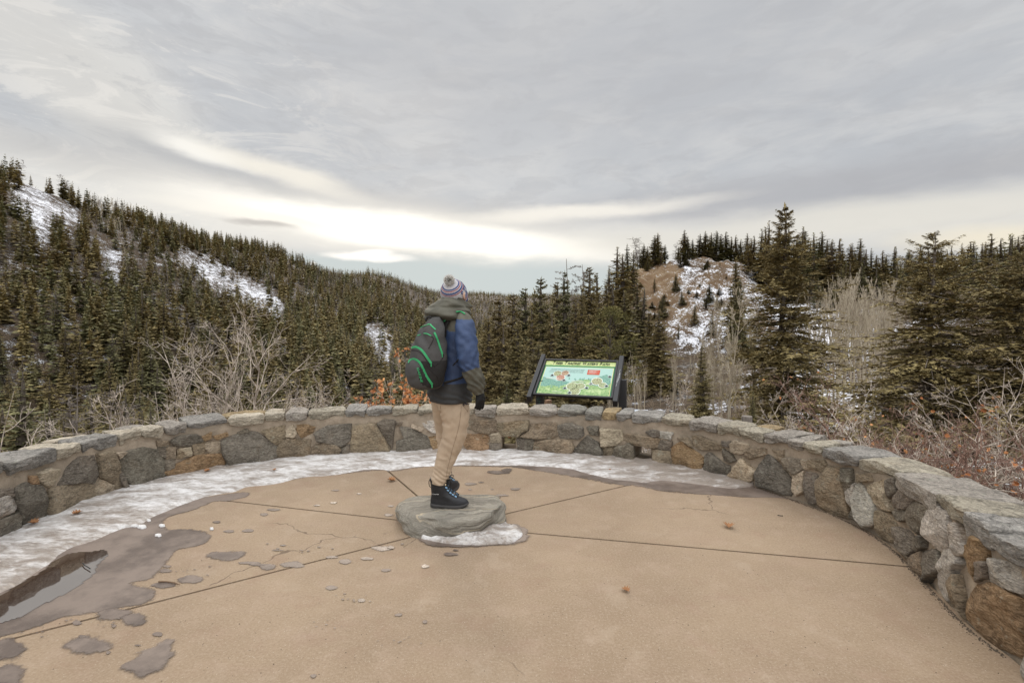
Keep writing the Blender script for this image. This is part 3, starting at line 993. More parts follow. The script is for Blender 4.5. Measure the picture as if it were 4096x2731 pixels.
# ------------------------------------------------------------------ damp patches, puddle, ice
def f_damp(nt, b):
    p = geopos(nt)
    big = nt.noise(p, 2.2, 4, .6); f = nt.noise(p, 140, 4, .75); sp = nt.voro(p, 210, 'F1', 'Distance')
    b2 = nt.noise(p, 7, 5, .7)
    c = nt.mix(nt.ramp(nt.m('ADD', nt.m('MULTIPLY', big, .6), nt.m('MULTIPLY', b2, .4)), .40, .60), (.105, .078, .062), (.195, .150, .120))
    c = nt.mix(nt.m('MULTIPLY', nt.ramp(f, .55, .75), .45), c, (.30, .24, .20))
    c = nt.mix(nt.m('MULTIPLY', nt.ramp(sp, .25, .1), .4), c, (.09, .06, .05))
    nt.l.new(c, b.inputs['Base Color'])
    nt.l.new(nt.ramp(big, .35, .65, True, .28, .6), b.inputs['Roughness'])
    ed = nt.m('ADD', nt.attr('edge'), nt.m('MULTIPLY', nt.m('SUBTRACT', nt.noise(p, 18, 6, .8), .5), 1.1))
    nt.l.new(nt.ramp(ed, .33, .66), b.inputs['Alpha'])
    nt.l.new(nt.bump(nt.m('ADD', f, nt.m('MULTIPLY', sp, .5)), .3, .003), b.inputs['Normal'])


def f_ice(nt, b):
    p = geopos(nt)
    st = nt.vm('MULTIPLY', p, (1.0, 2.2, 1.0))
    a = nt.noise(st, 3.2, 6, .68, .6); d = nt.noise(st, 16, 6, .7, .5); e = nt.noise(p, 1.1, 4, .6)
    fine = nt.noise(p, 70, 4, .7)
    dirty = nt.attr('dirt')
    s = nt.m('ADD', nt.m('MULTIPLY', a, .6), nt.m('MULTIPLY', d, .4))
    s = nt.m('ADD', s, nt.m('MULTIPLY', e, .25))
    s = nt.m('SUBTRACT', s, dirty)
    snow = nt.ramp(s, .53, .78)
    c = nt.mix(snow, (.30, .25, .21), (.76, .74, .72))
    c = nt.mix(nt.m('MULTIPLY', nt.ramp(d, .56, .7), .35), c, (.52, .44, .36))
    c = nt.mix(nt.m('MULTIPLY', nt.ramp(fine, .60, .75), .4), c, (.42, .37, .32))
    nt.l.new(c, b.inputs['Base Color'])
    nt.l.new(nt.m('ADD', .28, nt.m('MULTIPLY', snow, .5)), b.inputs['Roughness'])
    nt.l.new(nt.bump(nt.m('ADD', nt.m('ADD', a, d), nt.m('MULTIPLY', fine, .25)), .7, .03), b.inputs['Normal'])


M_DAMP = mat('damp_concrete', f_damp, (.18, .13, .1), .4, .5)
M_ICE = mat('old_ice', f_ice, (.7, .7, .7), .5, .5)


def f_puddle(nt, b):
    p = geopos(nt)
    nt.l.new(nt.bump(nt.noise(p, 5, 3, .5), .05, .01), b.inputs['Normal'])


M_PUD = mat('still_water', f_puddle, (.055, .035, .025), .03, .5)
M_PUD.node_tree.nodes['Principled BSDF'].inputs['IOR'].default_value = 4.0


def jag(P, step=.03, amp=.012, seed=0):
    step = step * .7
    P = np.array(P, float); Pc = np.vstack([P, P[:1]])
    Pc = catmull(P, 6, True); Pc = np.vstack([Pc, Pc[:1]])
    L = np.concatenate([[0], np.cumsum(np.hypot(*np.diff(Pc, axis=0).T))])
    n = max(14, int(L[-1] / step)); t = np.linspace(0, L[-1], n, endpoint=False)
    B = np.stack([np.interp(t, L, Pc[:, 0]), np.interp(t, L, Pc[:, 1])], -1)
    B[:, 0] += fbm(B[:, 0] * 9 + seed, B[:, 1] * 9, o=3) * amp
    B[:, 1] += fbm(B[:, 0] * 9, B[:, 1] * 9 + seed + 7, o=3) * amp
    return B


def z7(x, y): return (x * .7852, 1500 + y * .7852)
def z4(x, y): return (1850 + x * .2551, 1600 + y * .2551)
def z3(x, y): return (1150 + x * .2551, 1600 + y * .2551)
def z5(x, y): return (2400 + x * .2551, 1600 + y * .2551)


edge = [(-600, 2650), (-200, 2480)] + [z7(*p) for p in [(0, 1120), (120, 1060), (250, 970), (350, 890), (480, 850), (560, 810), (640, 780), (700, 770), (800, 720), (870, 690),
        (950, 655), (1070, 615), (1180, 600), (1260, 570), (1400, 555), (1560, 520), (1700, 510), (1880, 480), (1975, 487)]] + \
       [z3(*p) for p in [(1650, 1100), (1800, 1080), (2000, 1055), (2300, 1040)]] + [z4(*p) for p in [(0, 1025), (400, 1030), (750, 1030), (1000, 1040), (1300, 1045),
        (1700, 1090), (2000, 1170)]] + [z5(*p) for p in [(200, 1250), (450, 1270), (700, 1300), (950, 1265), (1500, 1320), (2000, 1390)]] + [(2990, 1950), (3012, 1944)]
wet = [z3(*p) for p in [(-700, 1330), (-300, 1300), (0, 1290), (370, 1215), (700, 1200), (1000, 1165), (1300, 1130), (1500, 1125), (1700, 1135), (1900, 1090), (2100, 1075), (2300, 1055)]] + \
      [z4(*p) for p in [(100, 1055), (400, 1060), (700, 1070), (800, 1075), (1030, 1110), (1180, 1140), (1400, 1170), (1700, 1230), (2100, 1300)]] + \
      [z5(*p) for p in [(0, 1320), (320, 1365), (600, 1385), (900, 1450), (1500, 1490), (2000, 1515), (2352, 1530)]] + [(3100, 1990), (3171, 1996), (3200, 2003)]


def band(edge_px, out, z_fn, name, mt, nrad, attrs=None, jit=.012, sm=.5):
    E = np.array([floor_pt(*p)[:2] for p in edge_px])
    E = catmull(E, 6)
    Lc = np.concatenate([[0], np.cumsum(np.hypot(*np.diff(E, axis=0).T))])
    n = int(Lc[-1] / .02)
    t = np.linspace(0, Lc[-1], n)
    E = np.stack([np.interp(t, Lc, E[:, 0]), np.interp(t, Lc, E[:, 1])], -1)
    E = E + np.stack([fbm(E[:, 0] * 7, E[:, 1] * 7, o=4, g=.65) * jit, fbm(E[:, 0] * 7 + 9, E[:, 1] * 7, o=4, g=.65) * jit], -1)
    # nearest wall station, kept monotone
    d2 = (E[:, 0:1] - CX[None, :]) ** 2 + (E[:, 1:2] - CY[None, :]) ** 2
    st = SS[d2.argmin(1)]
    st = np.maximum.accumulate(st)
    k = np.ones(31) / 31
    st = np.convolve(np.pad(st, 15, 'edge'), k, 'valid')
    I = wpt(st, 0, out)[:, :2]
    f = np.linspace(0, 1, nrad) ** .8
    P = E[:, None, :] * (1 - f)[None, :, None] + I[:, None, :] * f[None, :, None]
    wdt = np.hypot(*(E - I).T)
    X, Y = P[..., 0], P[..., 1]
    Z = z_fn(X, Y, f[None, :] * np.ones_like(X), wdt[:, None] * np.ones_like(X))
    ix = np.arange(X.size).reshape(X.shape)
    F = np.stack([ix[:-1, :-1], ix[1:, :-1], ix[1:, 1:], ix[:-1, 1:]], -1).reshape(-1, 4)
    a = {k_: fn(X, Y, f[None, :] * np.ones_like(X)).ravel() for k_, fn in (attrs or {}).items()}
    me = mesh_np(name, np.stack([X, Y, Z], -1).reshape(-1, 3), F, [mt], None, True, a)
    # point upwards
    if me.polygons[len(me.polygons) // 2].normal.z < 0: me.flip_normals()
    return link(name, me)


def ice_z(X, Y, f, w):
    dist = f * w
    z = -.004 + .022 * (1 - np.exp(-dist / .03)) + .014 * np.clip(dist / .5, 0, 1)
    z += (fbm(X * 6, Y * 8, o=4, g=.6) * .007 + fbm(X * 25, Y * 30, o=2) * .0025) * np.clip(dist / .05, 0, 1)
    z += np.clip(1 - np.abs(f - 1) / .10, 0, 1) * .02 * np.clip(fbm(X * 5, Y * 5) + .4, 0, 1)
    return z


def dirt_fn(X, Y, f):
    right = np.clip((X - .3) / 1.6, 0, 1)
    near = np.clip((3.6 - Y) / 1.2, 0, 1) * (X < 0)
    return right * .09 + near * .10 - .02 * (1 - right) * (1 - near)


o = band(edge, .0, ice_z, 'ice', M_ICE, 34, {'dirt': dirt_fn})
tag(o, kind='structure')
o = band(wet, .03, lambda X, Y, f, w: 0 * X + .0014, 'damp_margin', M_DAMP, 9, {'edge': lambda X, Y, f: np.clip(.1 + f * 10, 0, 1)}, jit=.006)
tag(o, kind='structure')


def sdist(X, Y, P):
    """signed distance to polygon P, positive inside"""
    P = np.asarray(P); Q = np.roll(P, -1, 0); best = np.full(X.shape, 1e9)
    for (x1, y1), (x2, y2) in zip(P, Q):
        dx, dy = x2 - x1, y2 - y1; t = np.clip(((X - x1) * dx + (Y - y1) * dy) / (dx * dx + dy * dy + 1e-12), 0, 1)
        best = np.minimum(best, (X - x1 - t * dx) ** 2 + (Y - y1 - t * dy) ** 2)
    return np.sqrt(best) * np.where(inpoly(X, Y, P), 1, -1)


def sheets(polys, z, name, mt, feather=.045):
    """thin wet films: a fine grid over each patch, with 'edge' = 0 outside .. 1 well inside"""
    Vs, Fs, Es, n_ = [], [], [], 0
    for ip, P in enumerate(polys):
        P = np.asarray(P); mn, mx = P.min(0), P.max(0); size = float(min(mx - mn)); fe = min(feather, size * .35)
        step = min(.016, max(.004, size / 14)); mn = mn - fe; mx = mx + fe
        X, Y = np.meshgrid(np.arange(mn[0], mx[0] + step, step), np.arange(mn[1], mx[1] + step, step), indexing='ij')
        D = sdist(X, Y, P); ix = np.arange(X.size).reshape(X.shape)
        F = np.stack([ix[:-1, :-1], ix[1:, :-1], ix[1:, 1:], ix[:-1, 1:]], -1).reshape(-1, 4)
        F = F[(D.ravel()[F] > -fe).any(1)]
        us = np.unique(F); mp = np.zeros(X.size, int); mp[us] = np.arange(len(us))
        Vs.append(np.column_stack([X.ravel()[us], Y.ravel()[us], np.full(len(us), z + ip * .00003)])); Fs.append(mp[F] + n_); n_ += len(us)
        Es.append(np.clip(.5 + D.ravel()[us] / (2 * fe), 0, 1))
    me = mesh_np(name, np.vstack(Vs), np.vstack(Fs), [mt], None, False, {'edge': np.concatenate(Es)})
    return link(name, me)


leftwet = [(960, 640), (1180, 603), (1262, 600), (1250, 622), (1150, 642), (1080, 645), (980, 690), (880, 715), (835, 745), (850, 790), (920, 785), (1000, 790), (1062, 812),
           (1050, 850), (980, 875), (900, 890), (860, 930), (820, 985), (770, 1035), (650, 1063), (700, 1080), (765, 1090), (772, 1130), (740, 1160), (560, 1195), (470, 1212),
           (320, 1232), (200, 1275), (100, 1305), (-60, 1350), (-500, 1500), (-700, 1250), (-300, 1130), (0, 1060), (250, 930), (480, 830), (640, 760), (800, 700)]
polys = [jag([floor_pt(*z7(*p))[:2] for p in leftwet], .025, .01)]
st = [(1150, 920, 100, 22), (970, 1042, 60, 20), (835, 1068, 60, 15), (585, 1218, 90, 26), (685, 1247, 65, 30), (450, 1378, 105, 43), (1270, 958, 65, 7),
      (1362, 978, 40, 14), (1490, 965, 65, 14), (1945, 885, 50, 11), (1758, 950, 35, 12), (1965, 995, 22, 7), (1690, 1085, 28, 12), (1840, 1150, 22, 9), (2032, 1222, 20, 7),
      (845, 998, 30, 10), (853, 975, 20, 6), (1980, 713, 22, 7), (1990, 668, 15, 4), (1165, 797, 25, 7), (1265, 793, 30, 8), (1345, 710, 20, 7), (1395, 686, 30, 6),
      (1100, 750, 20, 6), (800, 1322, 25, 10), (420, 1330, 20, 8), (1440, 870, 14, 4), (40, 1530, 75, 60), (40, 1400, 95, 52), (1690, 928, 35, 6),
      (1600, 1530, 18, 9), (700, 1378, 16, 4), (550, 1415, 14, 8), (585, 1278, 10, 7), (395, 1262, 25, 10), (2170, 975, 20, 8), (2165, 1258, 12, 8), (1870, 937, 34, 7),
      (1615, 664, 16, 4), (1700, 650, 18, 4), (1705, 588, 20, 3), (1830, 605, 12, 3), (1310, 966, 40, 4), (1420, 892, 30, 3)]
st4 = [(125, 1315, 85, 20), (290, 1290, 50, 8), (120, 1405, 30, 8), (465, 1400, 28, 5), (835, 1395, 65, 18), (610, 1495, 90, 18), (560, 1135, 165, 24), (700, 1100, 80, 28)]
rs = RS(3)


def ell(cx, cy, rx, ry, conv, k):
    r2 = RS(k)
    ph = r2.rand(3) * 6
    return [floor_pt(*conv(cx + rx * cos(t) * (1 + .12 * sin(2 * t + ph[0]) + .08 * sin(3 * t + ph[1])), cy + ry * sin(t) * (1 + .15 * sin(3 * t + ph[2]))))[:2] for t in np.linspace(0, 2 * pi, 14, endpoint=False)]


for k, e in enumerate(st): polys.append(jag(ell(*e, z7, k), .02, .005, k))
for k, e in enumerate(st4): polys.append(jag(ell(*e, z4, k + 60), .02, .005, k))
polys.append(jag([floor_pt(*z7(*p))[:2] for p in [(620, 1490), (700, 1440), (708, 1410), (790, 1385), (845, 1350), (888, 1362), (866, 1402), (880, 1430), (850, 1450), (840, 1490), (770, 1520), (720, 1550), (690, 1530)]], .02, .006))
r3 = RS(17)
for k in range(70):     # drips
    x, y = r3.choice([(1650, 890), (1420, 890), (900, 1240), (540, 1268), (1000, 1000), (1800, 1140), (2040, 1360), (1720, 1010), (1300, 1270), (200, 1270)]) if False else \
        [(1650, 890), (1420, 890), (560, 1268), (960, 1000), (1780, 1140), (2040, 1360), (330, 1250), (150, 1310), (1650, 1280)][r3.randint(9)]
    x += r3.normal() * 55; y += r3.normal() * 12; rx = r3.uniform(3, 9)
    polys.append(np.array(ell(x, y, rx, rx * .3, z7, k + 200)))
# damp rim round the snow left by the boulder
zb = lambda x, y: (1550 + x * .4466, 1550 + y * .4466)
polys.append(jag([floor_pt(*zb(*p))[:2] for p in [(270, 1350), (330, 1400), (450, 1428), (700, 1430), (900, 1418), (1120, 1400), (1230, 1370), (1275, 1325), (1240, 1325), (1250, 1270), (1180, 1245), (1090, 1230), (900, 1290), (600, 1310), (400, 1340)]], .02, .006))
for e in [(610, 1460, 25, 6), (570, 1495, 62, 13), (30, 1437, 28, 12), (130, 1405, 15, 5)]: polys.append(jag(ell(*e, zb, 5), .02, .004))
# keep overlapping sheets on separate levels
big_, small = polys[:1], polys[1:]
tag(sheets(big_, .0024, 'damp_area', M_DAMP), kind='structure')
tag(sheets(small, .0034, 'damp_spots', M_DAMP), kind='structure')
pud = [(-500, 1420), (-400, 1270), (-100, 1180), (0, 1130), (100, 1075), (250, 985), (320, 925), (400, 905), (450, 908), (520, 895), (540, 920), (500, 960), (430, 1050), (280, 1135), (120, 1215), (0, 1255)]
tag(sheets([jag([floor_pt(*z7(*p))[:2] for p in pud], .02, .014)], .0045, 'water', M_PUD, .004), kind='structure')

# ------------------------------------------------------------------ boulder
bot_px = [(1585, 2075), (1597, 2120), (1632, 2146), (1700, 2156), (1780, 2153), (1870, 2146), (1960, 2120), (2034, 2096), (2030, 2060), (1985, 2036), (1850, 2022), (1700, 2022), (1612, 2042)]
top_px = [(1597, 2012), (1612, 2040), (1660, 2062), (1740, 2078), (1830, 2084), (1925, 2074), (1972, 2052), (2012, 2020), (1992, 1992), (1962, 1976), (1840, 1974), (1710, 1978), (1640, 1986)]
ZT = .135
Bp = catmull([floor_pt(*p)[:2] for p in bot_px], 8, True); Tp = catmull([floor_pt(*p, z=ZT)[:2] for p in top_px], 8, True)
Bp = catmull([floor_pt(*p)[:2] for p in bot_px], 8, True)
n = len(Bp); V = []
bc = Tp.mean(0)
for f in np.linspace(0, 1, 16):
    g_ = f ** 1.15
    R = Bp * (1 - g_) + Tp * g_
    R = bc + (R - bc) * (1 + .03 * sin(pi * f))
    z = -.01 + (ZT - .004) * min(1, f * 1.0) * (1 if f < 1 else 1)
    V.append(np.column_stack([R, np.full(n, z)]))
for k in (.96, .88, .75, .6, .4, .2):
    R = bc + (Tp - bc) * k
    V.append(np.column_stack([R, np.full(n, ZT + .006 * (1 - k))]))
V = np.vstack(V + [[[bc[0], bc[1], ZT + .006]]])
rg = np.hypot(V[:, 0] - bc[0], V[:, 1] - bc[1])
dirv = np.column_stack([(V[:, 0] - bc[0]), (V[:, 1] - bc[1])]) / (rg[:, None] + 1e-6)
nz = fbm(V[:, 0] * 5, V[:, 1] * 5, V[:, 2] * 9, o=5, g=.5) * .7 + (1 - 2.2 * np.abs(fbm(V[:, 0] * 3.2 + 4, V[:, 1] * 3.2, V[:, 2] * 6, o=3, g=.5)))
side = (V[:, 2] < ZT - .001).astype(float)
V[:, :2] += dirv * (nz * .026 * side)[:, None]
V[:, 2] += np.where(V[:, 2] > .08, fbm(V[:, 0] * 6, V[:, 1] * 9, o=5) * .006, 0)
rows = 22
F = [(i * n + k, i * n + (k + 1) % n, (i + 1) * n + (k + 1) % n, (i + 1) * n + k) for i in range(rows - 1) for k in range(n)]
F += [((rows - 1) * n + k, (rows - 1) * n + (k + 1) % n, rows * n) for k in range(n)]


def f_boulder(nt, b):
    p = geopos(nt)
    w = nt.vm('ADD', p, nt.vm('SCALE', nt.vm('SUBTRACT', nt.noise(p, 4, 3, .6, color=True), (.5, .5, .5)), .10))
    x, y, z = nt.sep(w)
    lay = nt.m('ADD', nt.m('MULTIPLY', z, 46.0), nt.m('ADD', nt.m('MULTIPLY', y, -16.0), nt.m('MULTIPLY', x, 3.0)))
    l1 = nt.noise(nt.comb(nt.m('MULTIPLY', x, 1.2), 0.0, lay), 1.0, 4, .7)
    fine = nt.noise(nt.vm('MULTIPLY', p, (30.0, 60.0, 140.0)), 1.6, 5, .75)
    big = nt.noise(p, 4, 4, .6)
    c = nt.mix(nt.ramp(l1, .35, .65), (.235, .212, .172), (.49, .44, .36))
    c = nt.mix(nt.m('MULTIPLY', nt.ramp(big, .5, .7), .45), c, (.25, .232, .19))
    c = nt.mix(nt.m('MULTIPLY', nt.ramp(fine, .5, .7), .5), c, (.40, .38, .33))
    c = nt.mix(nt.m('MULTIPLY', nt.ramp(fine, .45, .3), .45), c, (.075, .075, .065))
    vein = nt.m('ABSOLUTE', nt.m('SUBTRACT', nt.m('FRACT', nt.m('MULTIPLY', lay, .23)), .5))
    vm_ = nt.m('MULTIPLY', nt.ramp(vein, .045, .02), nt.ramp(nt.noise(p, 3.1, 3, .5), .40, .5))
    c = nt.mix(nt.m('MULTIPLY', vm_, .9), c, (.60, .50, .36))
    nt.l.new(c, b.inputs['Base Color'])
    nt.l.new(nt.bump(nt.m('ADD', nt.m('MULTIPLY', l1, 1.2), nt.m('ADD', nt.m('MULTIPLY', fine, .7), nt.noise(p, 22, 6, .75))), 1.0, .03), b.inputs['Normal'])


M_BOULDER = mat('gneiss', f_boulder, (.25, .24, .2), .75, .3)
o = link('boulder', mesh_np('boulder', V, F, [M_BOULDER], None, True))
o.data.flip_normals() if o.data.polygons[-1].normal.z < 0 else None
tag(o, 'flat-topped grey-green banded boulder in the middle of the paving, under the hiker', 'boulder')
# snow beside the boulder
P = jag([floor_pt(*zb(*p))[:2] for p in [(300, 1355), (420, 1385), (560, 1405), (800, 1418), (1000, 1408), (1100, 1400), (1165, 1370), (1212, 1320), (1180, 1275), (1120, 1245), (1050, 1225), (980, 1232), (880, 1255), (700, 1260), (560, 1280), (420, 1325)]], .015, .008)
cc = floor_pt(*zb(800, 1330))[:2]; n = len(P); V = []
ks = [1, .985, .95, .88, .78, .65, .5, .3, .1]
for k in ks:
    R = cc + (P - cc) * k
    up = .0 if k == 1 else .016 + .03 * (1 - k) ** .7
    V.append(np.column_stack([R, up + (fbm(R[:, 0] * 22, R[:, 1] * 30, o=4, g=.7) * .014 * (k < 1)) + (-.002 if k == 1 else 0)]))
V = np.vstack(V + [[[cc[0], cc[1], .045]]])
F = [(i * n + k, i * n + (k + 1) % n, (i + 1) * n + (k + 1) % n, (i + 1) * n + k) for i in range(len(ks) - 1) for k in range(n)] + [((len(ks) - 1) * n + k, (len(ks) - 1) * n + (k + 1) % n, len(ks) * n) for k in range(n)]
me = mesh_np('snow', V, F, [M_ICE], None, True, {'dirt': np.full(len(V), .02)})
if me.polygons[-1].normal.z < 0: me.flip_normals()
tag(link('snow_patch', me), 'small patch of leftover snow at the foot of the boulder', 'snow patch')

# ------------------------------------------------------------------ vegetation materials
def f_needle(nt, b):
    oi = nt.n.new('ShaderNodeObjectInfo').outputs['Random']
    t = nt.attr('tint'); u = nt.attr('tone')
    c = nt.mix(t, (.145, .115, .052), (.42, .33, .145))
    c2 = nt.mix(t, (.115, .114, .058), (.33, .305, .145))
    k = nt.m('FRACT', nt.m('ADD', oi, u))
    c = nt.mix(nt.m('MULTIPLY', nt.ramp(k, .35, .8), nt.m('LESS_THAN', u, 2.0)), c, c2)
    c = nt.mix(nt.m('MULTIPLY', nt.ramp(nt.m('FRACT', nt.m('MULTIPLY', k, 7.3)), .6, 1.0), .5), c, (.14, .095, .035))
    nt.l.new(c, b.inputs['Base Color'])


def f_bark(c0, c1):
    def f(nt, b):
        p = objco(nt)
        oi = nt.n.new('ShaderNodeObjectInfo').outputs['Random']
        n_ = nt.noise(nt.vm('MULTIPLY', p, (1, 1, .25)), 14, 4, .7)
        c = nt.mix(nt.ramp(n_, .35, .65), c0, c1)
        nt.l.new(nt.mix(nt.m('MULTIPLY', oi, .25), c, nt.vm('SCALE', c, .6)), b.inputs['Base Color'])
        nt.l.new(nt.bump(n_, .6, .02), b.inputs['Normal'])
    return f


M_NEEDLE = mat('conifer_needles', f_needle, (.07, .065, .03), .75, .25)
M_PINE = mat('pine_needles', lambda nt, b: nt.l.new(nt.mix(nt.attr('tint'), (.055, .055, .018), (.20, .17, .055)), b.inputs['Base Color']), (.1, .1, .03), .75, .25)
M_BARK = mat('conifer_bark', f_bark((.06, .048, .038), (.16, .135, .11)), (.1, .08, .06), .9, .15)
M_SNAG = mat('dead_wood', f_bark((.14, .115, .10), (.30, .26, .225)), (.2, .17, .15), .9, .15)
M_ASPEN = mat('pale_bark', f_bark((.33, .275, .20), (.58, .50, .38)), (.35, .3, .24), .85, .2)
M_TWIG = mat('aspen_twigs', f_bark((.27, .205, .145), (.46, .36, .26)), (.25, .2, .15), .85, .2)
M_SHRUB = mat('oak_twigs', f_bark((.26, .21, .17), (.70, .60, .50)), (.28, .22, .18), .8, .25)
M_SHRUBR = mat('reddish_twigs', f_bark((.13, .078, .06), (.36, .22, .165)), (.2, .13, .1), .8, .25)
M_LEAF = mat('oak_leaves', lambda nt, b: nt.l.new(nt.mix(nt.attr('tint'), (.34, .125, .045), (.78, .40, .17)), b.inputs['Base Color']), (.5, .22, .08), .7, .3)


def kites(C, D, S, L, Wd, tint):
    """kite quads: base C, axis D (unit), side S (unit), length L, half width Wd"""
    n = len(C); L = L[:, None]; Wd = Wd[:, None]
    m_ = C + D * L * .45
    V = np.stack([C, m_ + S * Wd, C + D * L, m_ - S * Wd], 1).reshape(-1, 3)
    return V, np.arange(4 * n).reshape(n, 4), np.repeat(tint, 4)


def unit(v): return v / (np.linalg.norm(v, axis=-1, keepdims=True) + 1e-9)


def conifer(h, R, seed, whorls=26, per=6, sprays=9, gap=.0, base=.06, kw=1.0, power=.8, droop=.35, jag_=.3, sub=1, fl=.42, fm=.0042):
    """returns crown (V,F,tint), branch tubes list, trunk"""
    rs = RS(seed)
    C, D, S, L, Wd, T = [], [], [], [], [], []
    br = []
    side = rs.uniform(0, 2 * pi); lopa = rs.uniform(.0, .22)
    for w in range(whorls):
        t = (w + rs.uniform(-.3, .3)) / whorls; t = min(max(t, 0), .995)
        z = h * (base + (1 - base) * t)
        rad = R * (1 - t) ** power * (1 if t > .12 else .72 + 2.3 * t) + .03 * R
        rad *= 1 + jag_ * rs.uniform(-.6, .5)
        nb = per if t < .85 else max(3, per - 2)
        for k in range(nb):
            if rs.rand() < gap: continue
            a = 2 * pi * (k + rs.uniform(-.4, .4)) / nb + w * 1.9
            ln = rad * (1 + lopa * cos(a - side)) * rs.uniform(1 - jag_ * 1.3, 1.0 + jag_ * .5)
            rise = .45 * t + .02 if t > .55 else -.18 * (1 - t) + .1
            dv = np.array([cos(a), sin(a), 0])
            zz = z + rs.uniform(-.5, .5) * h / whorls
            tb = np.sort(rs.uniform(.12 if t > .3 else .25, 1, sprays)); tb[-1] = 1
            q = lambda u: np.array([0, 0, zz]) + dv * ln * u + np.array([0, 0, 1]) * ln * (rise * u - droop * u * u * (1 - t) + .12 * u ** 4)
            br.append((q(0), q(.5), q(.95), ln))
            if sprays == 1:
                for sd in (-.35, .35):
                    d_ = unit(q(1) - q(0) + np.array([-dv[1], dv[0], 0]) * ln * sd)
                    C.append(q(0)); D.append(d_); L.append(ln * rs.uniform(.8, 1.1)); Wd.append(ln * .2 * kw)
                    S.append(unit(np.cross(d_, [0, 0, 1]) + np.array([0, 0, rs.uniform(-.9, .9)]))); T.append(rs.uniform(0, 1))
                continue
            for u in tb:
                for sd in (-1, 1):
                    tl_ = (ln * .42 * (1.08 - u) + h * .013 * (1.2 - t) + .05 * ln) * rs.uniform(.7, 1.25)
                    sp_ = rs.uniform(.45, 1.0) if u < .98 else rs.uniform(-.2, .35)
                    perp = np.array([-dv[1], dv[0], 0]) * sd
                    d_ = unit(dv * (1 - .5 * sp_) + perp * sp_ + np.array([0, 0, rs.uniform(-.35, .22)]))
                    if sub == 1:
                        C.append(q(u)); D.append(d_); L.append(tl_ * 1.25)
                        S.append(unit(np.cross(d_, [0, 0, 1]) + np.array([0, 0, rs.uniform(-.7, .7)])))
                        Wd.append(tl_ * .26 * kw); T.append(rs.uniform(0, 1) * .75 + .25 * u)
                    else:
                        p0 = q(u)
                        for v in np.linspace(.08, 1, sub):
                            for s2 in (-1, 1):
                                p1 = p0 + d_ * tl_ * v + np.array([0, 0, -.12 * tl_ * v * v])
                                side2 = unit(np.cross(d_, [0, 0, 1])) * s2
                                a2 = rs.uniform(.3, .9)
                                d2 = unit(d_ * (1 - .5 * a2) + side2 * a2 + rs.normal(0, .18, 3))
                                l2 = (tl_ * fl * (1.15 - v) + fm * h) * rs.uniform(.7, 1.3)
                                C.append(p1); D.append(d2); L.append(l2)
                                S.append(unit(np.cross(d2, [0, 0, 1]) + np.array([0, 0, rs.uniform(-.8, .8)])))
                                Wd.append(max(.0008 * h, l2 * .17) * kw); T.append(rs.uniform(0, 1) * .7 + .3 * u * v)
    # leader
    for _ in range(6):
        C.append(np.array([0, 0, h * rs.uniform(.93, .985)])); D.append(unit(np.array([rs.normal(0, .35), rs.normal(0, .35), 1])))
        S.append(unit(rs.normal(0, 1, 3))); L.append(h * rs.uniform(.02, .04)); Wd.append(h * .004); T.append(.7)
    V, F, tt_ = kites(np.array(C), np.array(D), np.array(S), np.array(L), np.array(Wd), np.array(T))
    return V, F, tt_, br


def prisms(P0, P1, r0, r1, sides=3):
    P0 = np.asarray(P0, float); P1 = np.asarray(P1, float); r0 = np.asarray(r0, float); r1 = np.asarray(r1, float)
    d = unit(P1 - P0); a = unit(np.cross(d, np.where(np.abs(d[:, 2:3]) < .9, [[0, 0, 1.]], [[1., 0, 0]]))); b_ = np.cross(d, a)
    n = len(P0); V = np.zeros((n, 2, sides, 3))
    for k in range(sides):
        t = 2 * pi * k / sides; o_ = a * cos(t) + b_ * sin(t)
        V[:, 0, k] = P0 + o_ * r0[:, None]; V[:, 1, k] = P1 + o_ * r1[:, None]
    base = (np.arange(n) * 2 * sides)[:, None]
    F = np.concatenate([base + np.array([[k, (k + 1) % sides, sides + (k + 1) % sides, sides + k]]) for k in range(sides)])
    return V.reshape(-1, 3), F


def trunk_mesh(name, h, r, br, mat_, brr=.012, lean=0, top=.99):
    P0, P1, a, b_ = [], [], [], []
    zs_ = np.linspace(-.03, top, 12)
    for i in range(11):
        P0.append([lean * h * zs_[i] ** 2, .01 * h * sin(zs_[i] * 5), h * zs_[i]]); P1.append([lean * h * zs_[i + 1] ** 2, .01 * h * sin(zs_[i + 1] * 5), h * zs_[i + 1]])
        a.append(r * (1 - zs_[i]) ** .8 + .004 * h * .4); b_.append(r * (1 - zs_[i + 1]) ** .8 + .004 * h * .4 * (i < 10))
    V, F = prisms(P0, P1, a, b_, 7)
    Vs, Fs = [V], [F]
    if br:
        p0 = [q[0] for q in br] + [q[1] for q in br]; p1 = [q[1] for q in br] + [q[2] for q in br]
        ln = np.array([q[3] for q in br])
        V2, F2 = prisms(p0, p1, np.concatenate([ln * brr, ln * brr * .6]), np.concatenate([ln * brr * .6, ln * brr * .25]), 3)
        Vs.append(V2); Fs.append(F2 + len(V))
    return mesh_np(name, np.vstack(Vs), np.vstack(Fs), [mat_], None, True)


def make_conifer_meshes(seed, mt=None, trunkmat=None, **kw):
    V, F, t, br = conifer(seed=seed, **kw)
    cm = mesh_np('crown', V, F, [mt or M_NEEDLE], None, False, {'tint': t, 'tone': np.full(len(t), 0.)})
    tm = trunk_mesh('trunk', kw['h'], kw['h'] * .013 + .02, br, trunkmat or M_BARK)
    return cm, tm


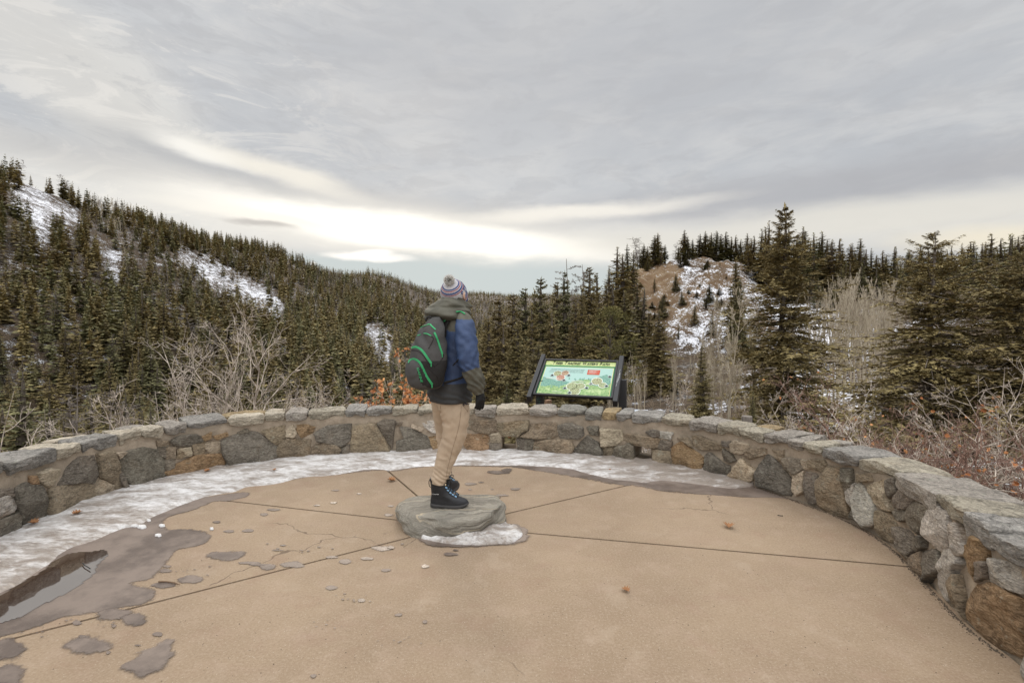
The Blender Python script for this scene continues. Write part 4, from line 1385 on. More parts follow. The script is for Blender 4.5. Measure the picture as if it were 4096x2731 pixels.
# bare trees ---------------------------------------------------------
def bare(h, seed, trunk_r, levels=3, nbr=14, spread=.9, up=.35, rise0=.25, ratio=.42, wig=.12, thick=.5, tipr=.003, stems=1, splay=.0, lean=0, tipup=.25):
    rs = RS(seed); P0, P1, A, B = [], [], [], []; tips = []
    def limb(p, d, ln, r, lvl, nb):
        k = 5 if lvl < 2 else 3 if lvl < 3 else 2
        pts = [p]; dd = d.copy()
        for i in range(k):
            dd = unit(dd + rs.normal(0, wig, 3) + np.array([0, 0, tipup * .3 if lvl else 0.02]))
            pts.append(pts[-1] + dd * ln / k)
        for i in range(k):
            f0, f1 = i / k, (i + 1) / k
            P0.append(pts[i]); P1.append(pts[i + 1]); A.append(max(r * (1 - f0 * .85), tipr)); B.append(max(r * (1 - f1 * .85), tipr * .6))
        if lvl >= levels:
            tips.append((pts[-1], dd)); return
        for j in range(nb):
            f = rs.uniform(rise0 if lvl == 0 else .18, .98); i = min(int(f * k), k - 1)
            q = pts[i] + (pts[i + 1] - pts[i]) * (f * k - i)
            ax = unit(pts[i + 1] - pts[i]); rnd = unit(np.cross(ax, rs.normal(0, 1, 3)))
            d2 = unit(ax * (1 - spread * .55) + rnd * spread + np.array([0, 0, up]))
            l2 = ln * ratio * rs.uniform(.6, 1.25) * (1.15 - f * .65)
            limb(q, d2, l2, max(r * thick * (1.1 - f * .7), tipr), lvl + 1, max(3, int(nb * .62)))
    for s_ in range(stems):
        a = rs.uniform(0, 2 * pi)
        d = unit(np.array([cos(a) * splay + lean, sin(a) * splay, 1]))
        limb(np.array([cos(a), sin(a), 0]) * .04 * (stems > 1), d, h * rs.uniform(.75, 1) if stems > 1 else h, trunk_r, 0, nbr)
    return np.array(P0), np.array(P1), np.array(A), np.array(B), tips


def bare_mesh(name, mt, sides=4, **kw):
    P0, P1, A, B, tips = bare(**kw)
    V, F = prisms(P0, P1, A, B, sides)
    return mesh_np(name, V, F, [mt], None, True), tips


LEAF_SHAPE = np.array([(0, 0), (.10, .14), (.30, .10), (.22, .24), (.44, .30), (.26, .42), (.48, .56), (.24, .62), (.30, .82), (.10, .80), (0, 1.0),
                       (-.10, .80), (-.30, .82), (-.24, .62), (-.48, .56), (-.26, .42), (-.44, .30), (-.22, .24), (-.30, .10), (-.10, .14)])


def leaves_mesh(name, pts, size, seed, jitter=.05, hang=.5):
    rs = RS(seed); V, F, T = [], [], []; n = 0
    for p, d in pts:
        L = size * rs.uniform(.6, 1.2)
        ax = unit(np.array(d) * .6 + rs.normal(0, .8, 3) + np.array([0, 0, -hang])); sd = unit(np.cross(ax, rs.normal(0, 1, 3))); nn = np.cross(ax, sd)
        p = np.array(p) + rs.normal(0, jitter, 3); curl = rs.uniform(-1.6, 1.6); sd = sd * rs.uniform(.5, 1.1)
        q = [p + ax * L * y + sd * L * x + nn * L * curl * (x * x * 2 + (y - .5) ** 2) for x, y in LEAF_SHAPE]
        mid = p + ax * L * .5
        V += q + [mid]; m_ = len(q)
        F += [(n + i, n + (i + 1) % m_, n + m_) for i in range(m_)]
        T += [rs.rand()] * (m_ + 1); n += m_ + 1
    return mesh_np(name, V, np.array(F), [M_LEAF], None, False, {'tint': np.array(T)})


# ------------------------------------------------------------------ prototypes
MID = []
specs = [(.17, .75, 30, 7, .0, .04), (.14, .7, 32, 7, .03, .05), (.20, .85, 28, 7, .05, .08), (.15, .62, 32, 6, .1, .12),
         (.12, .7, 30, 6, .12, .15), (.18, .8, 30, 8, .0, .03), (.13, .6, 30, 7, .08, .22), (.16, .9, 28, 7, .05, .10)]
for i, (r_, pw, wh, per, gp, bs) in enumerate(specs):
    MID.append(make_conifer_meshes(40 + i, h=1.0, R=r_, whorls=wh, per=per, sprays=6, gap=gp, base=bs, power=pw + .12, kw=1.15, jag_=.45))
NEARM = [make_conifer_meshes(60 + i, h=1.0, R=r_, whorls=36, per=8, sprays=9, gap=.06, base=bs, power=pw, kw=1.7, jag_=.42, sub=3)
         for i, (r_, pw, bs) in enumerate([(.20, .95, .03), (.17, .9, .05), (.23, 1.0, .04), (.25, .9, .03)])]
SNAGM = [bare_mesh('trunk', M_SNAG, 3, h=1.0, seed=80 + i, trunk_r=.011, levels=2, nbr=46, spread=1.0, up=-.08, rise0=.15, ratio=.17, wig=.05, thick=.28, tipr=.0016, tipup=-.1)[0] for i in range(4)]
ASPM = [bare_mesh('trunk', M_ASPEN, 4, h=1.0, seed=90 + i, trunk_r=.013, levels=3, nbr=18, spread=.6, up=.8, rise0=.32, ratio=.27, wig=.07, thick=.36, tipr=.0013)[0] for i in range(6)]

TREES = []   # (x, y, height, width factor)


def add_tree(x, y, h, kind, proto, label, group, wf=1.0, parts=True, rot=None, cat='tree', name=None, sink=.0, z=None, seed=None):
    z = float(terr(x, y)) if z is None else z
    rt = (abs(x * 12.9898 + y * 78.233) % 6.283) if rot is None else rot
    nm = name or {'con': 'conifer', 'asp': 'aspen', 'snag': 'dead_conifer'}[kind]
    if kind == 'con' and parts:
        e = empty(nm, (x, y, z - sink), label, cat, group); e.scale = (h * wf, h * wf, h); e.rotation_euler = (0, 0, rt)
        a = bpy.data.objects.new('crown', proto[0]); a.parent = e; COL.objects.link(a)
        b_ = bpy.data.objects.new('trunk', proto[1]); b_.parent = e; COL.objects.link(b_)
        return e
    me = proto if not isinstance(proto, tuple) else proto[2]
    o_ = link(nm, me, None, (x, y, z - sink)); o_.scale = (h * wf, h * wf, h); o_.rotation_euler = (0, 0, rt)
    return tag(o_, label, cat, group)


def joined(cm, tm, mt):
    """crown and trunk in one mesh for far trees"""
    def arr(me):
        v = np.zeros(len(me.vertices) * 3, np.float32); me.vertices.foreach_get('co', v)
        l = np.zeros(len(me.loops), np.int32); me.loops.foreach_get('vertex_index', l)
        return v.reshape(-1, 3), l.reshape(-1, 4)
    v1, f1 = arr(cm); v2, f2 = arr(tm)
    t = np.zeros(len(v1), np.float32); cm.attributes['tint'].data.foreach_get('value', t)
    mi = np.concatenate([np.zeros(len(f1)), np.ones(len(f2))])
    return mesh_np('conifer', np.vstack([v1, v2]), np.vstack([f1, f2 + len(v1)]), [mt, M_BARK], mi, False,
                   {'tint': np.concatenate([t, np.zeros(len(v2))]), 'tone': np.zeros(len(v1) + len(v2))})


MIDJ = [(c_, t_, joined(c_, t_, M_NEEDLE)) for c_, t_ in MID]
NEARM = [(c_, t_, None) for c_, t_ in NEARM]


def tree_px(px, pytop, Y, kind='con', proto=None, wf=1.0, label='', group=None, **kw):
    p = at_y(px, pytop, Y); z = float(terr(p[0], p[1])); h = max(p[2] - z, 1.0)
    return add_tree(p[0], p[1], h, kind, proto, label, group, wf, **kw)


# horizon elevation along each azimuth, for dropping trees nobody can see
EL = (ZG - CAM_H) / R_S[None, :]
MAXEL = np.maximum.accumulate(EL, axis=1)


def hidden(x, y, ztop):
    a = np.arctan2(x, y); l = np.log(np.hypot(x, y) * .985)
    i = np.clip(np.interp(a, AZ_S, np.arange(len(AZ_S))).astype(int), 0, len(AZ_S) - 1)
    j = np.clip(np.interp(l, LR, np.arange(len(LR))).astype(int), 0, len(LR) - 1)
    return (ztop - CAM_H) / np.hypot(x, y) < MAXEL[i, j]


# ------------------------------------------------------------------ forest on the left slope and valley
rs = RS(77)
cand = []
for (r0, r1, sp_, prob) in ((100, 330, 5.0, .93), (330, 620, 6.2, .93), (620, 1000, 8.4, .93), (1000, 1900, 13.5, .92)):
    xs = np.arange(-1500, 520, sp_); ys = np.arange(20, 1900, sp_)
    X, Y = np.meshgrid(xs, ys); X = X.ravel(); Y = Y.ravel()
    X = X + rs.uniform(-.5, .5, len(X)) * sp_; Y = Y + rs.uniform(-.5, .5, len(Y)) * sp_
    r_ = np.hypot(X, Y); a = np.arctan2(X, Y)
    k = (r_ >= r0) & (r_ < r1) & (a > -1.12) & (a < .16) & (rs.rand(len(X)) < prob)
    # right part of the fan near by belongs to the named trees
    k &= ~((a > -.02) & (r_ < 130))
    X, Y = X[k], Y[k]
    Z = terr(X, Y)
    gx, gy = proj(X, Y, Z)
    dens = fbm(X / 40, Y / 40, o=3)
    k = dens > -.95
    for pl in CLEAR_L: k &= ~(inpoly(gx, gy, pl) & (rs.rand(len(X)) < .93))
    H = rs.uniform(9, 17, len(X)) * (1 + .18 * fbm(X / 60, Y / 60, o=2)) * np.where(Z < 0, 1.15, 1.0)
    H *= np.where(rs.rand(len(X)) < .12, .55, 1)
    ty = proj(X, Y, Z + H)[1]
    wl = np.interp(gx, [0, 212, 563, 912, 1380, 1760, 2230, 2760, 3302], [1860, 1824, 1756, 1703, 1663, 1652, 1660, 1702, 1788])
    k &= ty < wl - 25
    k &= ~hidden(X, Y, Z + H)
    k &= (gx > -350) & (gx < 2500)
    for q in zip(X[k], Y[k], Z[k], H[k], gx[k], gy[k]): cand.append(q)
cand = np.array(cand)
dist = np.hypot(cand[:, 0], cand[:, 1]); psz = cand[:, 3] * FPX / cand[:, 1]
# grey dead trees and pale bare aspens are scattered between them
pale = fbm(cand[:, 0] / 35 + 9, cand[:, 1] / 35, o=2)
zonea = inpoly(cand[:, 4], cand[:, 5], [(330, 800), (520, 840), (560, 1100), (420, 1120), (380, 960)])
far_grey = (dist > 560) & (pale > -.25) & (cand[:, 2] < 75)
rr = rs.rand(len(cand))
is_asp = (zonea & (rr < .6)); is_snag = (~is_asp) & (((pale > .25) & (rr < .22)) | (rr < .035) | (far_grey & (rr < .5)))
order = np.argsort(-psz)
inframe = (cand[:, 4] > -60) & (cand[:, 4] < 4150)
NIND = 190
cnt = dict(con=0, asp=0, snag=0); mass_con, mass_sn = [], []
for i in order:
    x, y, z, h, gx_, gy_ = cand[i]
    up_ = 'upper' if gy_ < 1150 else 'lower'
    if is_asp[i]:
        if cnt['asp'] < 20 and inframe[i]:
            cnt['asp'] += 1
            add_tree(x, y, h * .8, 'asp', ASPM[i % 6], 'pale bare aspen among the conifers high on the left slope', 'aspens on the left slope', 1.2, z=z)
        else: mass_sn.append(i)
    elif is_snag[i]:
        if cnt['snag'] < 110 and inframe[i]:
            cnt['snag'] += 1
            add_tree(x, y, h * .95, 'snag', SNAGM[i % 4], f'grey dead conifer without needles standing among green trees on the {up_} left slope', f'dead conifers on the {up_} left slope', 1.25, z=z)
        else: mass_sn.append(i)
    else:
        if cnt['con'] < NIND and inframe[i]:
            cnt['con'] += 1
            pr = MIDJ[(i * 7) % 8]
            add_tree(x, y, h, 'con', pr, f'olive green conifer crowded among others on the {up_} left slope', f'conifers on the {up_} left slope', rs.uniform(1.1, 1.5), parts=cnt['con'] <= 60, z=z)
        else: mass_con.append(i)


def lod(seed, whorls, per, kw_, R):
    V, F, t, _ = conifer(h=1.0, R=R, seed=seed, whorls=whorls, per=per, sprays=1, base=.06, kw=kw_, jag_=.35, power=.75)
    return V, F, t


LODA = [lod(200 + i, 17, 6, 1.5, R) for i, R in enumerate((.17, .14, .2, .15))]
LODB = [lod(220 + i, 10, 4, 2.3, R) for i, R in enumerate((.16, .13, .19))]
Vs, Fs, Ts, Us = [], [], [], []; n0 = 0
for i in mass_con:
    x, y, z, h, *_ = cand[i]
    V, F, t = (LODA[i % 4] if psz[i] > 42 else LODB[i % 3])
    a = rs.uniform(0, 6.28); w = h * rs.uniform(1.1, 1.55); ca, sa = cos(a), sin(a)
    P = np.empty_like(V); P[:, 0] = (V[:, 0] * ca - V[:, 1] * sa) * w + x; P[:, 1] = (V[:, 0] * sa + V[:, 1] * ca) * w + y; P[:, 2] = V[:, 2] * h + z
    Vs.append(P); Fs.append(F + n0); Ts.append(t); Us.append(np.full(len(V), rs.rand())); n0 += len(V)
o = link('forest', mesh_np('forest', np.vstack(Vs), np.vstack(Fs), [M_NEEDLE], None, False, {'tint': np.concatenate(Ts), 'tone': np.concatenate(Us)}))
tag(o, 'dense conifer forest covering the far valley slopes', 'forest', kind='stuff')
print('mass trees', len(mass_con), len(mass_sn), n0)
SN0 = bare_mesh('x', M_SNAG, 3, h=1.0, seed=301, trunk_r=.014, levels=1, nbr=30, spread=1.0, up=0, rise0=.2, ratio=.18, wig=.05, thick=.35, tipr=.003)[0]
v = np.zeros(len(SN0.vertices) * 3, np.float32); SN0.vertices.foreach_get('co', v); v = v.reshape(-1, 3)
l = np.zeros(len(SN0.loops), np.int32); SN0.loops.foreach_get('vertex_index', l); l = l.reshape(-1, 4)
Vs, Fs = [], []
for k, i in enumerate(mass_sn):
    x, y, z, h, *_ = cand[i]
    a = rs.uniform(0, 6.28); w = h * 1.5
    P = np.empty_like(v); P[:, 0] = (v[:, 0] * cos(a) - v[:, 1] * sin(a)) * w + x; P[:, 1] = (v[:, 0] * sin(a) + v[:, 1] * cos(a)) * w + y; P[:, 2] = v[:, 2] * h + z
    Vs.append(P); Fs.append(l + k * len(v))
if Vs:
    o = link('bare_forest', mesh_np('bare_forest', np.vstack(Vs), np.vstack(Fs), [M_SNAG], None, True))
    tag(o, 'grey leafless trunks thick on the far valley slopes', 'forest', kind='stuff')

# ------------------------------------------------------------------ right-hand trees, one by one
GRP = 'conifers right of the hiker below the overlook'
L1 = 'tall olive conifer in the clump between the hiker and the sign, below the wall'
for k, (px, ty, Y, wf) in enumerate([(1948, 1262, 74, 1.1), (1990, 1190, 78, 1.15), (2050, 1168, 84, 1.0), (2095, 1142, 88, 1.0), (2130, 1215, 72, 1.0), (2162, 1106, 80, 1.05),
        (2225, 1120, 92, .95), (2262, 1085, 86, .95), (2070, 1290, 62, 1.1), (2205, 1235, 66, 1.1), (2300, 1190, 76, 1.0), (2356, 1062, 88, 1.0), (2385, 1085, 92, .9),
        (2330, 1150, 84, .9), (2400, 1170, 74, 1.1), (2010, 1290, 66, 1.0), (2290, 1330, 58, 1.1), (1940, 1330, 92, 1.0), (2425, 1130, 92, .9), (2140, 1160, 96, .9)]):
    tree_px(px, ty, Y, 'con', NEARM[k % 3], wf * 1.08, L1, GRP)
tree_px(2150, 1372, 50, 'con', NEARM[3], 1.35, 'short bushy yellow-green conifer left of the sign, in front of the taller clump')
tree_px(2110, 1480, 40, 'con', NEARM[3], 1.5, 'low spreading conifer just above the wall between the hiker and the sign')
tree_px(2030, 1530, 60, 'con', NEARM[1], 1.3, 'small conifer beside the hiker’s gloved hand, above the wall'.replace('’', "'"))
tree_px(2296, 1038, 96, 'snag', SNAGM[0], 1.1, 'tall dead conifer spire rising left of the rocky knoll')
tree_px(2318, 1060, 98, 'snag', SNAGM[1], 1.0, 'shorter dead conifer just right of the tall dead spire')
L2 = 'dark conifer on the left shoulder of the knoll above the sign'
for k, (px, ty, Y, wf) in enumerate([(2470, 985, 120, 1.0), (2492, 1010, 110, 1.1), (2510, 975, 128, 1.0), (2535, 1000, 118, .9), (2455, 1130, 96, 1.1), (2500, 1160, 90, 1.1), (2550, 1120, 102, .9), (2575, 1145, 92, 1.15),
        (2440, 1060, 115, .9), (2600, 1240, 72, 1.1)]):
    tree_px(px, ty, Y, 'con', MIDJ[k % 8] if k < 9 else NEARM[0], wf * 1.35, L2, 'conifers on the left shoulder of the knoll')
tree_px(2636, 1238, 66, 'con', NEARM[2], 1.35, 'broad dark conifer right of the round pine, behind the sign')
L3 = 'small conifer along the crest of the bald knoll'
for k, (px, ty, Y, wf) in enumerate([(2618, 940, 150, 1.3), (2632, 932, 152, 1.2), (2660, 978, 150, 1.1), (2738, 918, 152, 1.25), (2752, 945, 150, 1.4), (2771, 955, 152, 1.2), (2800, 935, 156, 1.2), (2822, 925, 156, 1.2),
        (2845, 930, 158, 1.1), (2866, 922, 156, 1.3), (2885, 935, 157, 1.2), (2905, 925, 156, 1.3), (2925, 945, 156, 1.2), (2945, 940, 156, 1.2), (2965, 955, 155, 1.1), (2575, 975, 145, 1.2), (2590, 985, 146, 1.1),
        (2645, 1000, 146, .9), (2715, 985, 148, 1.0)]):
    tree_px(px, ty, Y, 'con', MIDJ[(k * 3) % 8], wf * 1.6, L3, 'conifers on the crest of the knoll')
for px, ty, Y in ((2553, 945, 150), (2563, 950, 152), (2700, 965, 150), (2430, 1075, 118), (2545, 955, 149)):
    tree_px(px, ty, Y, 'snag', SNAGM[px % 4], 1.5, 'thin dead conifer on the crest of the knoll', 'dead conifers on the crest of the knoll')
L4 = 'small dark conifer alone on the snowy face of the knoll'
for k, (px, ty, Y, wf) in enumerate([(2590, 1030, 138, 1.7), (2703, 1092, 118, 1.6), (2727, 1162, 110, 1.7), (2757, 1040, 138, 2.2), (2830, 1050, 124, 1.5), (2838, 1130, 110, 2.2), (2880, 1068, 132, 1.4),
        (2905, 1120, 118, 2.0), (2870, 1180, 104, 1.9), (2650, 1180, 105, 1.5), (2800, 1130, 116, 1.8), (2780, 1210, 98, 1.6), (2715, 1290, 92, 1.2), (2850, 1240, 92, 1.3), (2618, 1110, 120, 1.2)]):
    tree_px(px, ty, Y, 'con', MIDJ[(k * 5) % 8], wf, L4, 'small conifers on the face of the knoll')
r6 = RS(1234)
for k in range(16):
    px = r6.uniform(2540, 2900); ty = r6.uniform(1075, 1230); Y = np.interp(ty, [1075, 1230], [128, 104])
    p_ = at_y(px, ty + 30, Y); add_tree(p_[0], p_[1], r6.uniform(1.2, 2.6), 'con', MIDJ[k % 8], 'low dark juniper bush scattered on the open slope of the knoll', 'juniper bushes on the knoll', r6.uniform(2.5, 3.6), parts=False, cat='bush', name='juniper_bush')
tree_px(2946, 1030, 84, 'con', NEARM[1], 1.1, 'slim conifer just left of the great fir, in front of the knoll')
tree_px(2960, 1120, 78, 'con', NEARM[0], 1.1, 'shorter conifer left of the great fir, below the knoll')
L5 = 'conifer in the dark row along the ridge right of the great fir'
for k in range(84):
    r5 = RS(500 + k)
    px = 2985 + k * 13.6 + r5.uniform(-10, 10)
    ty = np.interp(px, [2985, 3050, 3220, 3400, 3640, 3900, 4096], [940, 895, 915, 955, 990, 970, 915]) + r5.uniform(-10, 60)
    Y = np.interp(px, [2985, 3400, 4096], [140, 122, 112]) + r5.uniform(-12, 14)
    tree_px(px, ty, Y, 'con', MIDJ[(k * 3) % 8], 1.5 * r5.uniform(.85, 1.15), L5, 'conifers along the right-hand ridge')
for k in range(26):
    r5 = RS(700 + k)
    px = r5.uniform(3260, 4150); Y = r5.uniform(84, 108)
    tree_px(px, r5.uniform(1040, 1130), Y, 'con', MIDJ[(k * 5) % 8], r5.uniform(1.2, 1.6), 'conifer in the front rank below the right-hand ridge', 'conifers below the right-hand ridge')
for k, (px, ty, Y) in enumerate([(3899, 962, 70), (3963, 930, 60), (4040, 935, 48), (4120, 905, 44), (3990, 1040, 55), (4085, 1010, 52)]):
    tree_px(px, ty, Y, 'con', MIDJ[(2, 6, 3, 4, 6, 3)[k]], 1.25, 'thin-topped conifer near the right edge, behind the two big firs', 'thin conifers near the right edge')

# the three big firs near the overlook, built in full detail
def big_fir(px, ty, Y, R, seed, label, wh=46, bark=None, **kw):
    p = at_y(px, ty, Y); z = float(terr(p[0], p[1])); h = p[2] - z
    V, F, t, br = conifer(h=h, R=R, seed=seed, whorls=wh, per=7, sprays=11, sub=7, fl=.24, fm=.0036, base=.04, droop=.42, **kw)
    e = empty('fir', (p[0], p[1], z), label, 'tree')
    cm = mesh_np('crown', V, F, [M_NEEDLE], None, False, {'tint': t, 'tone': np.full(len(t), 3.3)})
    for me_, nm in ((cm, 'crown'), (trunk_mesh('trunk', h, h * .014 + .03, br, bark or M_BARK, .011), 'trunk')):
        o_ = bpy.data.objects.new(nm, me_); o_.parent = e; COL.objects.link(o_)
    return e


big_fir(3140, 812, 27, 4.6, 901, 'great dark fir with sweeping boughs, tallest tree, standing behind the right half of the wall', 50, jag_=.55, gap=.12, power=.9, kw=1.15)
big_fir(3735, 925, 17.5, 3.9, 902, 'large fir with a pale bare lower trunk near the right edge, behind the oak thicket', 46, M_SNAG, jag_=.6, gap=.13, power=.78, kw=1.15)
big_fir(4090, 1010, 15.5, 3.2, 903, 'large dark fir cut by the right edge of the photo, behind the oak thicket', 46, jag_=.6, gap=.12, power=.70, kw=1.15)
tree_px(2810, 1380, 24, 'con', NEARM[1], 1.15, 'thin young conifer in front of the aspens, left of the great fir')
tree_px(3010, 1560, 22, 'con', NEARM[2], .8, 'small young conifer poking above the wall at the foot of the great fir')

# round pine behind the sign: rounded masses of long needles on visible limbs
p = at_y(2440, 1238, 56); zb_ = float(terr(p[0], p[1])); h = p[2] - zb_
rs = RS(55); C, D, S, L, Wd, T, br = [], [], [], [], [], [], []
for k in range(85):
    t = rs.uniform(.22, 1); a = rs.uniform(0, 2 * pi); rad = 3.7 * sqrt(max(0, 1 - ((t - .45) / .58) ** 2)) * rs.uniform(.4, 1)
    q = np.array([cos(a) * rad, sin(a) * rad, h * t]); br.append((np.array([0, 0, h * t * .85]), q * [.5, .5, 1] - [0, 0, .3], q, rad + .5))
    for m_ in range(70):
        v = unit(rs.normal(0, 1, 3) + np.array([0, 0, .45])); C.append(q + v * rs.uniform(.05, .55)); D.append(unit(v + rs.normal(0, .35, 3)))
        S.append(unit(rs.normal(0, 1, 3))); L.append(rs.uniform(.22, .42)); Wd.append(.055); T.append(rs.uniform(0, .6) + .4 * max(0, v[2]))
V, F, t_ = kites(*[np.array(a) for a in (C, D, S, L, Wd, T)])
e = empty('pine', (p[0], p[1], zb_), 'round-crowned yellow-green pine behind the information sign', 'tree')
for me_, nm in ((mesh_np('crown', V, F, [M_PINE], None, False, {'tint': t_}), 'crown'), (trunk_mesh('trunk', h * .95, .22, br, M_BARK, .02), 'trunk')):
    o_ = bpy.data.objects.new(nm, me_); o_.parent = e; COL.objects.link(o_)

# ------------------------------------------------------------------ bare aspens on the right
rs = RS(808); na_ = 0
for k in range(420):
    px = rs.uniform(2430, 3560) if k % 3 else rs.uniform(3330, 3620)
    Y = rs.uniform(24, 78)
    ty = np.interp(px, [2430, 2600, 2900, 3250, 3400, 3560], [1520, 1400, 1330, 1180, 1120, 1150]) + rs.uniform(-20, 190) * (1 if px < 3250 else .7)
    if px > 3300: Y = rs.uniform(34, 75)
    p = at_y(px, ty, Y); z = float(terr(p[0], p[1])); h = p[2] - z
    if h < 2.2 or h > 11.5: continue
    na_ += 1
    if na_ > 135: break
    where = 'between the sign and the great fir' if px < 3130 else 'between the great fir and the big right-hand fir'
    add_tree(p[0], p[1], h, 'asp', ASPM[k % 6], 'slender pale bare aspen in the grove ' + where, 'aspens ' + where, .72)
for px, ty, Y, wf in ((2922, 1222, 24, .7), (2830, 1200, 30, .55), (3470, 1110, 60, .8)):
    tree_px(px, ty, Y, 'asp', bare_mesh('trunk', M_ASPEN, 5, h=1.0, seed=px, trunk_r=.013, levels=3, nbr=18, spread=.9, up=.4, rise0=.25, ratio=.34, wig=.13, thick=.5, tipr=.0022)[0], wf,
            {2922: 'gnarled pale aspen with crooked limbs, next to the great fir on its left', 2830: 'tall straight pale aspen in front of the snowy knoll', 3470: 'pale branching aspen standing above the grove below the right ridge'}[px])

# low brush covering the slopes on the right: one mass
rs = RS(31); P0, P1, A, B = [], [], [], []
for k in range(1000):
    px = rs.uniform(2350, 4300); Y = rs.uniform(11, 72) if k % 4 else rs.uniform(70, 110)
    if px > 2450 and px < 3150 and Y > 74: continue
    if 3200 < px < 3520 and rs.rand() < .7: continue
    x = (px - 2048) / FPX * Y; z = float(terr(x, Y)); hh = rs.uniform(.7, 2.3) * (1 if Y < 70 else 1.2)
    for m_ in range(rs.randint(5, 9)):
        d = unit(np.array([rs.normal(0, .45), rs.normal(0, .45), 1])); p0 = np.array([x, Y, z]); p1 = p0 + d * hh * .5
        P0.append(p0); P1.append(p1); A.append(.004 + Y * .00022); B.append(.003 + Y * .00015)
        for q_ in range(4):
            d2 = unit(d + rs.normal(0, .5, 3)); s0 = p0 + (p1 - p0) * rs.uniform(.4, 1); p2 = s0 + d2 * hh * rs.uniform(.25, .5)
            P0.append(s0); P1.append(p2); A.append(.003 + Y * .00014); B.append(.001 + Y * .0001)
V, F = prisms(P0, P1, A, B, 3)
tag(link('undergrowth', mesh_np('undergrowth', V, F, [M_TWIG], None, True)), 'low leafless brush covering the slope beyond the wall', 'brush', kind='stuff')

# ------------------------------------------------------------------ shrubs at the wall
def shrub(px, ytop, Y, label, seed, mt=M_SHRUB, wf=1.0, group=None, leaves=0, leafsize=.07, **kw):
    p = at_y(px, ytop, Y); z = float(terr(p[0], p[1])); h = (p[2] - z) * 1.12
    a = dict(h=h, seed=seed, trunk_r=.022, levels=3, nbr=9, spread=.85, up=.25, rise0=.25, ratio=.45, wig=.2, thick=.58, tipr=.0027, stems=3, splay=.28, tipup=.3)
    a.update(kw)
    me_, tips = bare_mesh('branches', mt, 4, **a)
    e = empty('shrub', (p[0], p[1], z), label, 'shrub', group); e.scale = (wf, wf, 1)
    o_ = bpy.data.objects.new('branches', me_); o_.parent = e; COL.objects.link(o_)
    if leaves:
        r_ = RS(seed); tp = [tips[i] for i in r_.permutation(len(tips))[:max(8, int(len(tips) * (.35 if leaves > 100 else 1)))]]; pick = [tp[i] for i in r_.randint(0, len(tp), leaves)]
        o_ = bpy.data.objects.new('leaves', leaves_mesh('leaves', pick, leafsize, seed)); o_.parent = e; COL.objects.link(o_)
    return e


shrub(170, 1478, 5.0, 'twisted bare shrub with a dark trunk at the left end of the wall', 1, stems=2, trunk_r=.03, nbr=9, splay=.35, wf=1.1)
shrub(-20, 1440, 4.6, 'bare orange-tipped twigs cut by the left edge of the photo', 2, stems=2, trunk_r=.014, nbr=7)
shrub(400, 1725, 5.1, 'small upright tuft of bare twigs just over the left part of the wall', 3, stems=3, trunk_r=.008, nbr=5, levels=2)
shrub(640, 1600, 6.2, 'bare shrub leaning left beside the big bare thicket', 4, stems=3, splay=.6, trunk_r=.015, nbr=8)
shrub(760, 1440, 6.6, 'left third of the big bare thicket behind the wall', 5, stems=4, splay=.45, trunk_r=.02, nbr=8)
shrub(855, 1345, 6.8, 'tallest spiky bare shrub in the middle of the big thicket', 6, stems=4, splay=.3, trunk_r=.022, nbr=9)
shrub(950, 1480, 6.7, 'right third of the big bare thicket, lower than the middle', 7, stems=5, splay=.5, trunk_r=.018, nbr=9)
shrub(700, 1560, 6.3, 'low tangle of pinkish twigs in front of the big bare thicket', 15, stems=5, splay=.7, trunk_r=.012, nbr=8)
shrub(1090, 1385, 6.9, 'single open bare shrub with orange tips right of the big thicket', 8, stems=1, trunk_r=.028, nbr=12, ratio=.5)
shrub(1250, 1560, 6.9, 'small bare sprig over the wall between the thicket and the orange oak', 9, stems=2, trunk_r=.01, nbr=6, splay=.5)
shrub(1480, 1492, 7.1, 'scrub oak still holding orange leaves, behind the wall left of the hiker', 10, stems=3, splay=.35, trunk_r=.016, nbr=10, leaves=480, leafsize=.09)
shrub(1600, 1548, 7.0, 'low orange-leaved oak branch leaning toward the backpack', 11, stems=3, splay=.7, trunk_r=.012, nbr=9, leaves=380, leafsize=.085)
rs = RS(66)
for k, (px, ty, Y) in enumerate([(2700, 1560, 8.5), (2860, 1590, 8.2), (2650, 1640, 7.4), (3080, 1600, 7.6), (3200, 1560, 7.2)]):
    shrub(px, ty, Y, 'thin bare shrub just over the wall between the map panel and the thicket', 40 + k, M_SHRUB, 1.0, 'thin bare shrubs over the wall', stems=3, splay=.45, trunk_r=.012, nbr=7)
for k, (px, ty, Y, lv) in enumerate([(3270, 1560, 6.8, 5), (3370, 1470, 6.6, 10), (3470, 1440, 6.4, 14), (3560, 1560, 6.0, 10), (3660, 1500, 5.6, 12), (3760, 1600, 5.2, 14), (3850, 1480, 5.4, 12),
        (3930, 1640, 4.7, 16), (4020, 1560, 4.9, 14), (4110, 1450, 5.0, 14), (4080, 1700, 4.3, 16), (3700, 1720, 4.9, 14), (3560, 1700, 5.3, 10), (4220, 1600, 4.3, 10), (3430, 1640, 5.9, 8), (3850, 1720, 4.5, 16), (3640, 1620, 5.2, 8), (4010, 1790, 4.15, 14)]):
    shrub(px, ty + 55, Y, 'reddish bare scrub oak with a few brown leaves in the thicket right of the wall', 60 + k, M_SHRUBR if k % 3 else M_SHRUB, 1.0, 'scrub oaks in the right-hand thicket', stems=4, splay=.6, trunk_r=.018, nbr=7, leaves=lv, leafsize=.055, wig=.26)

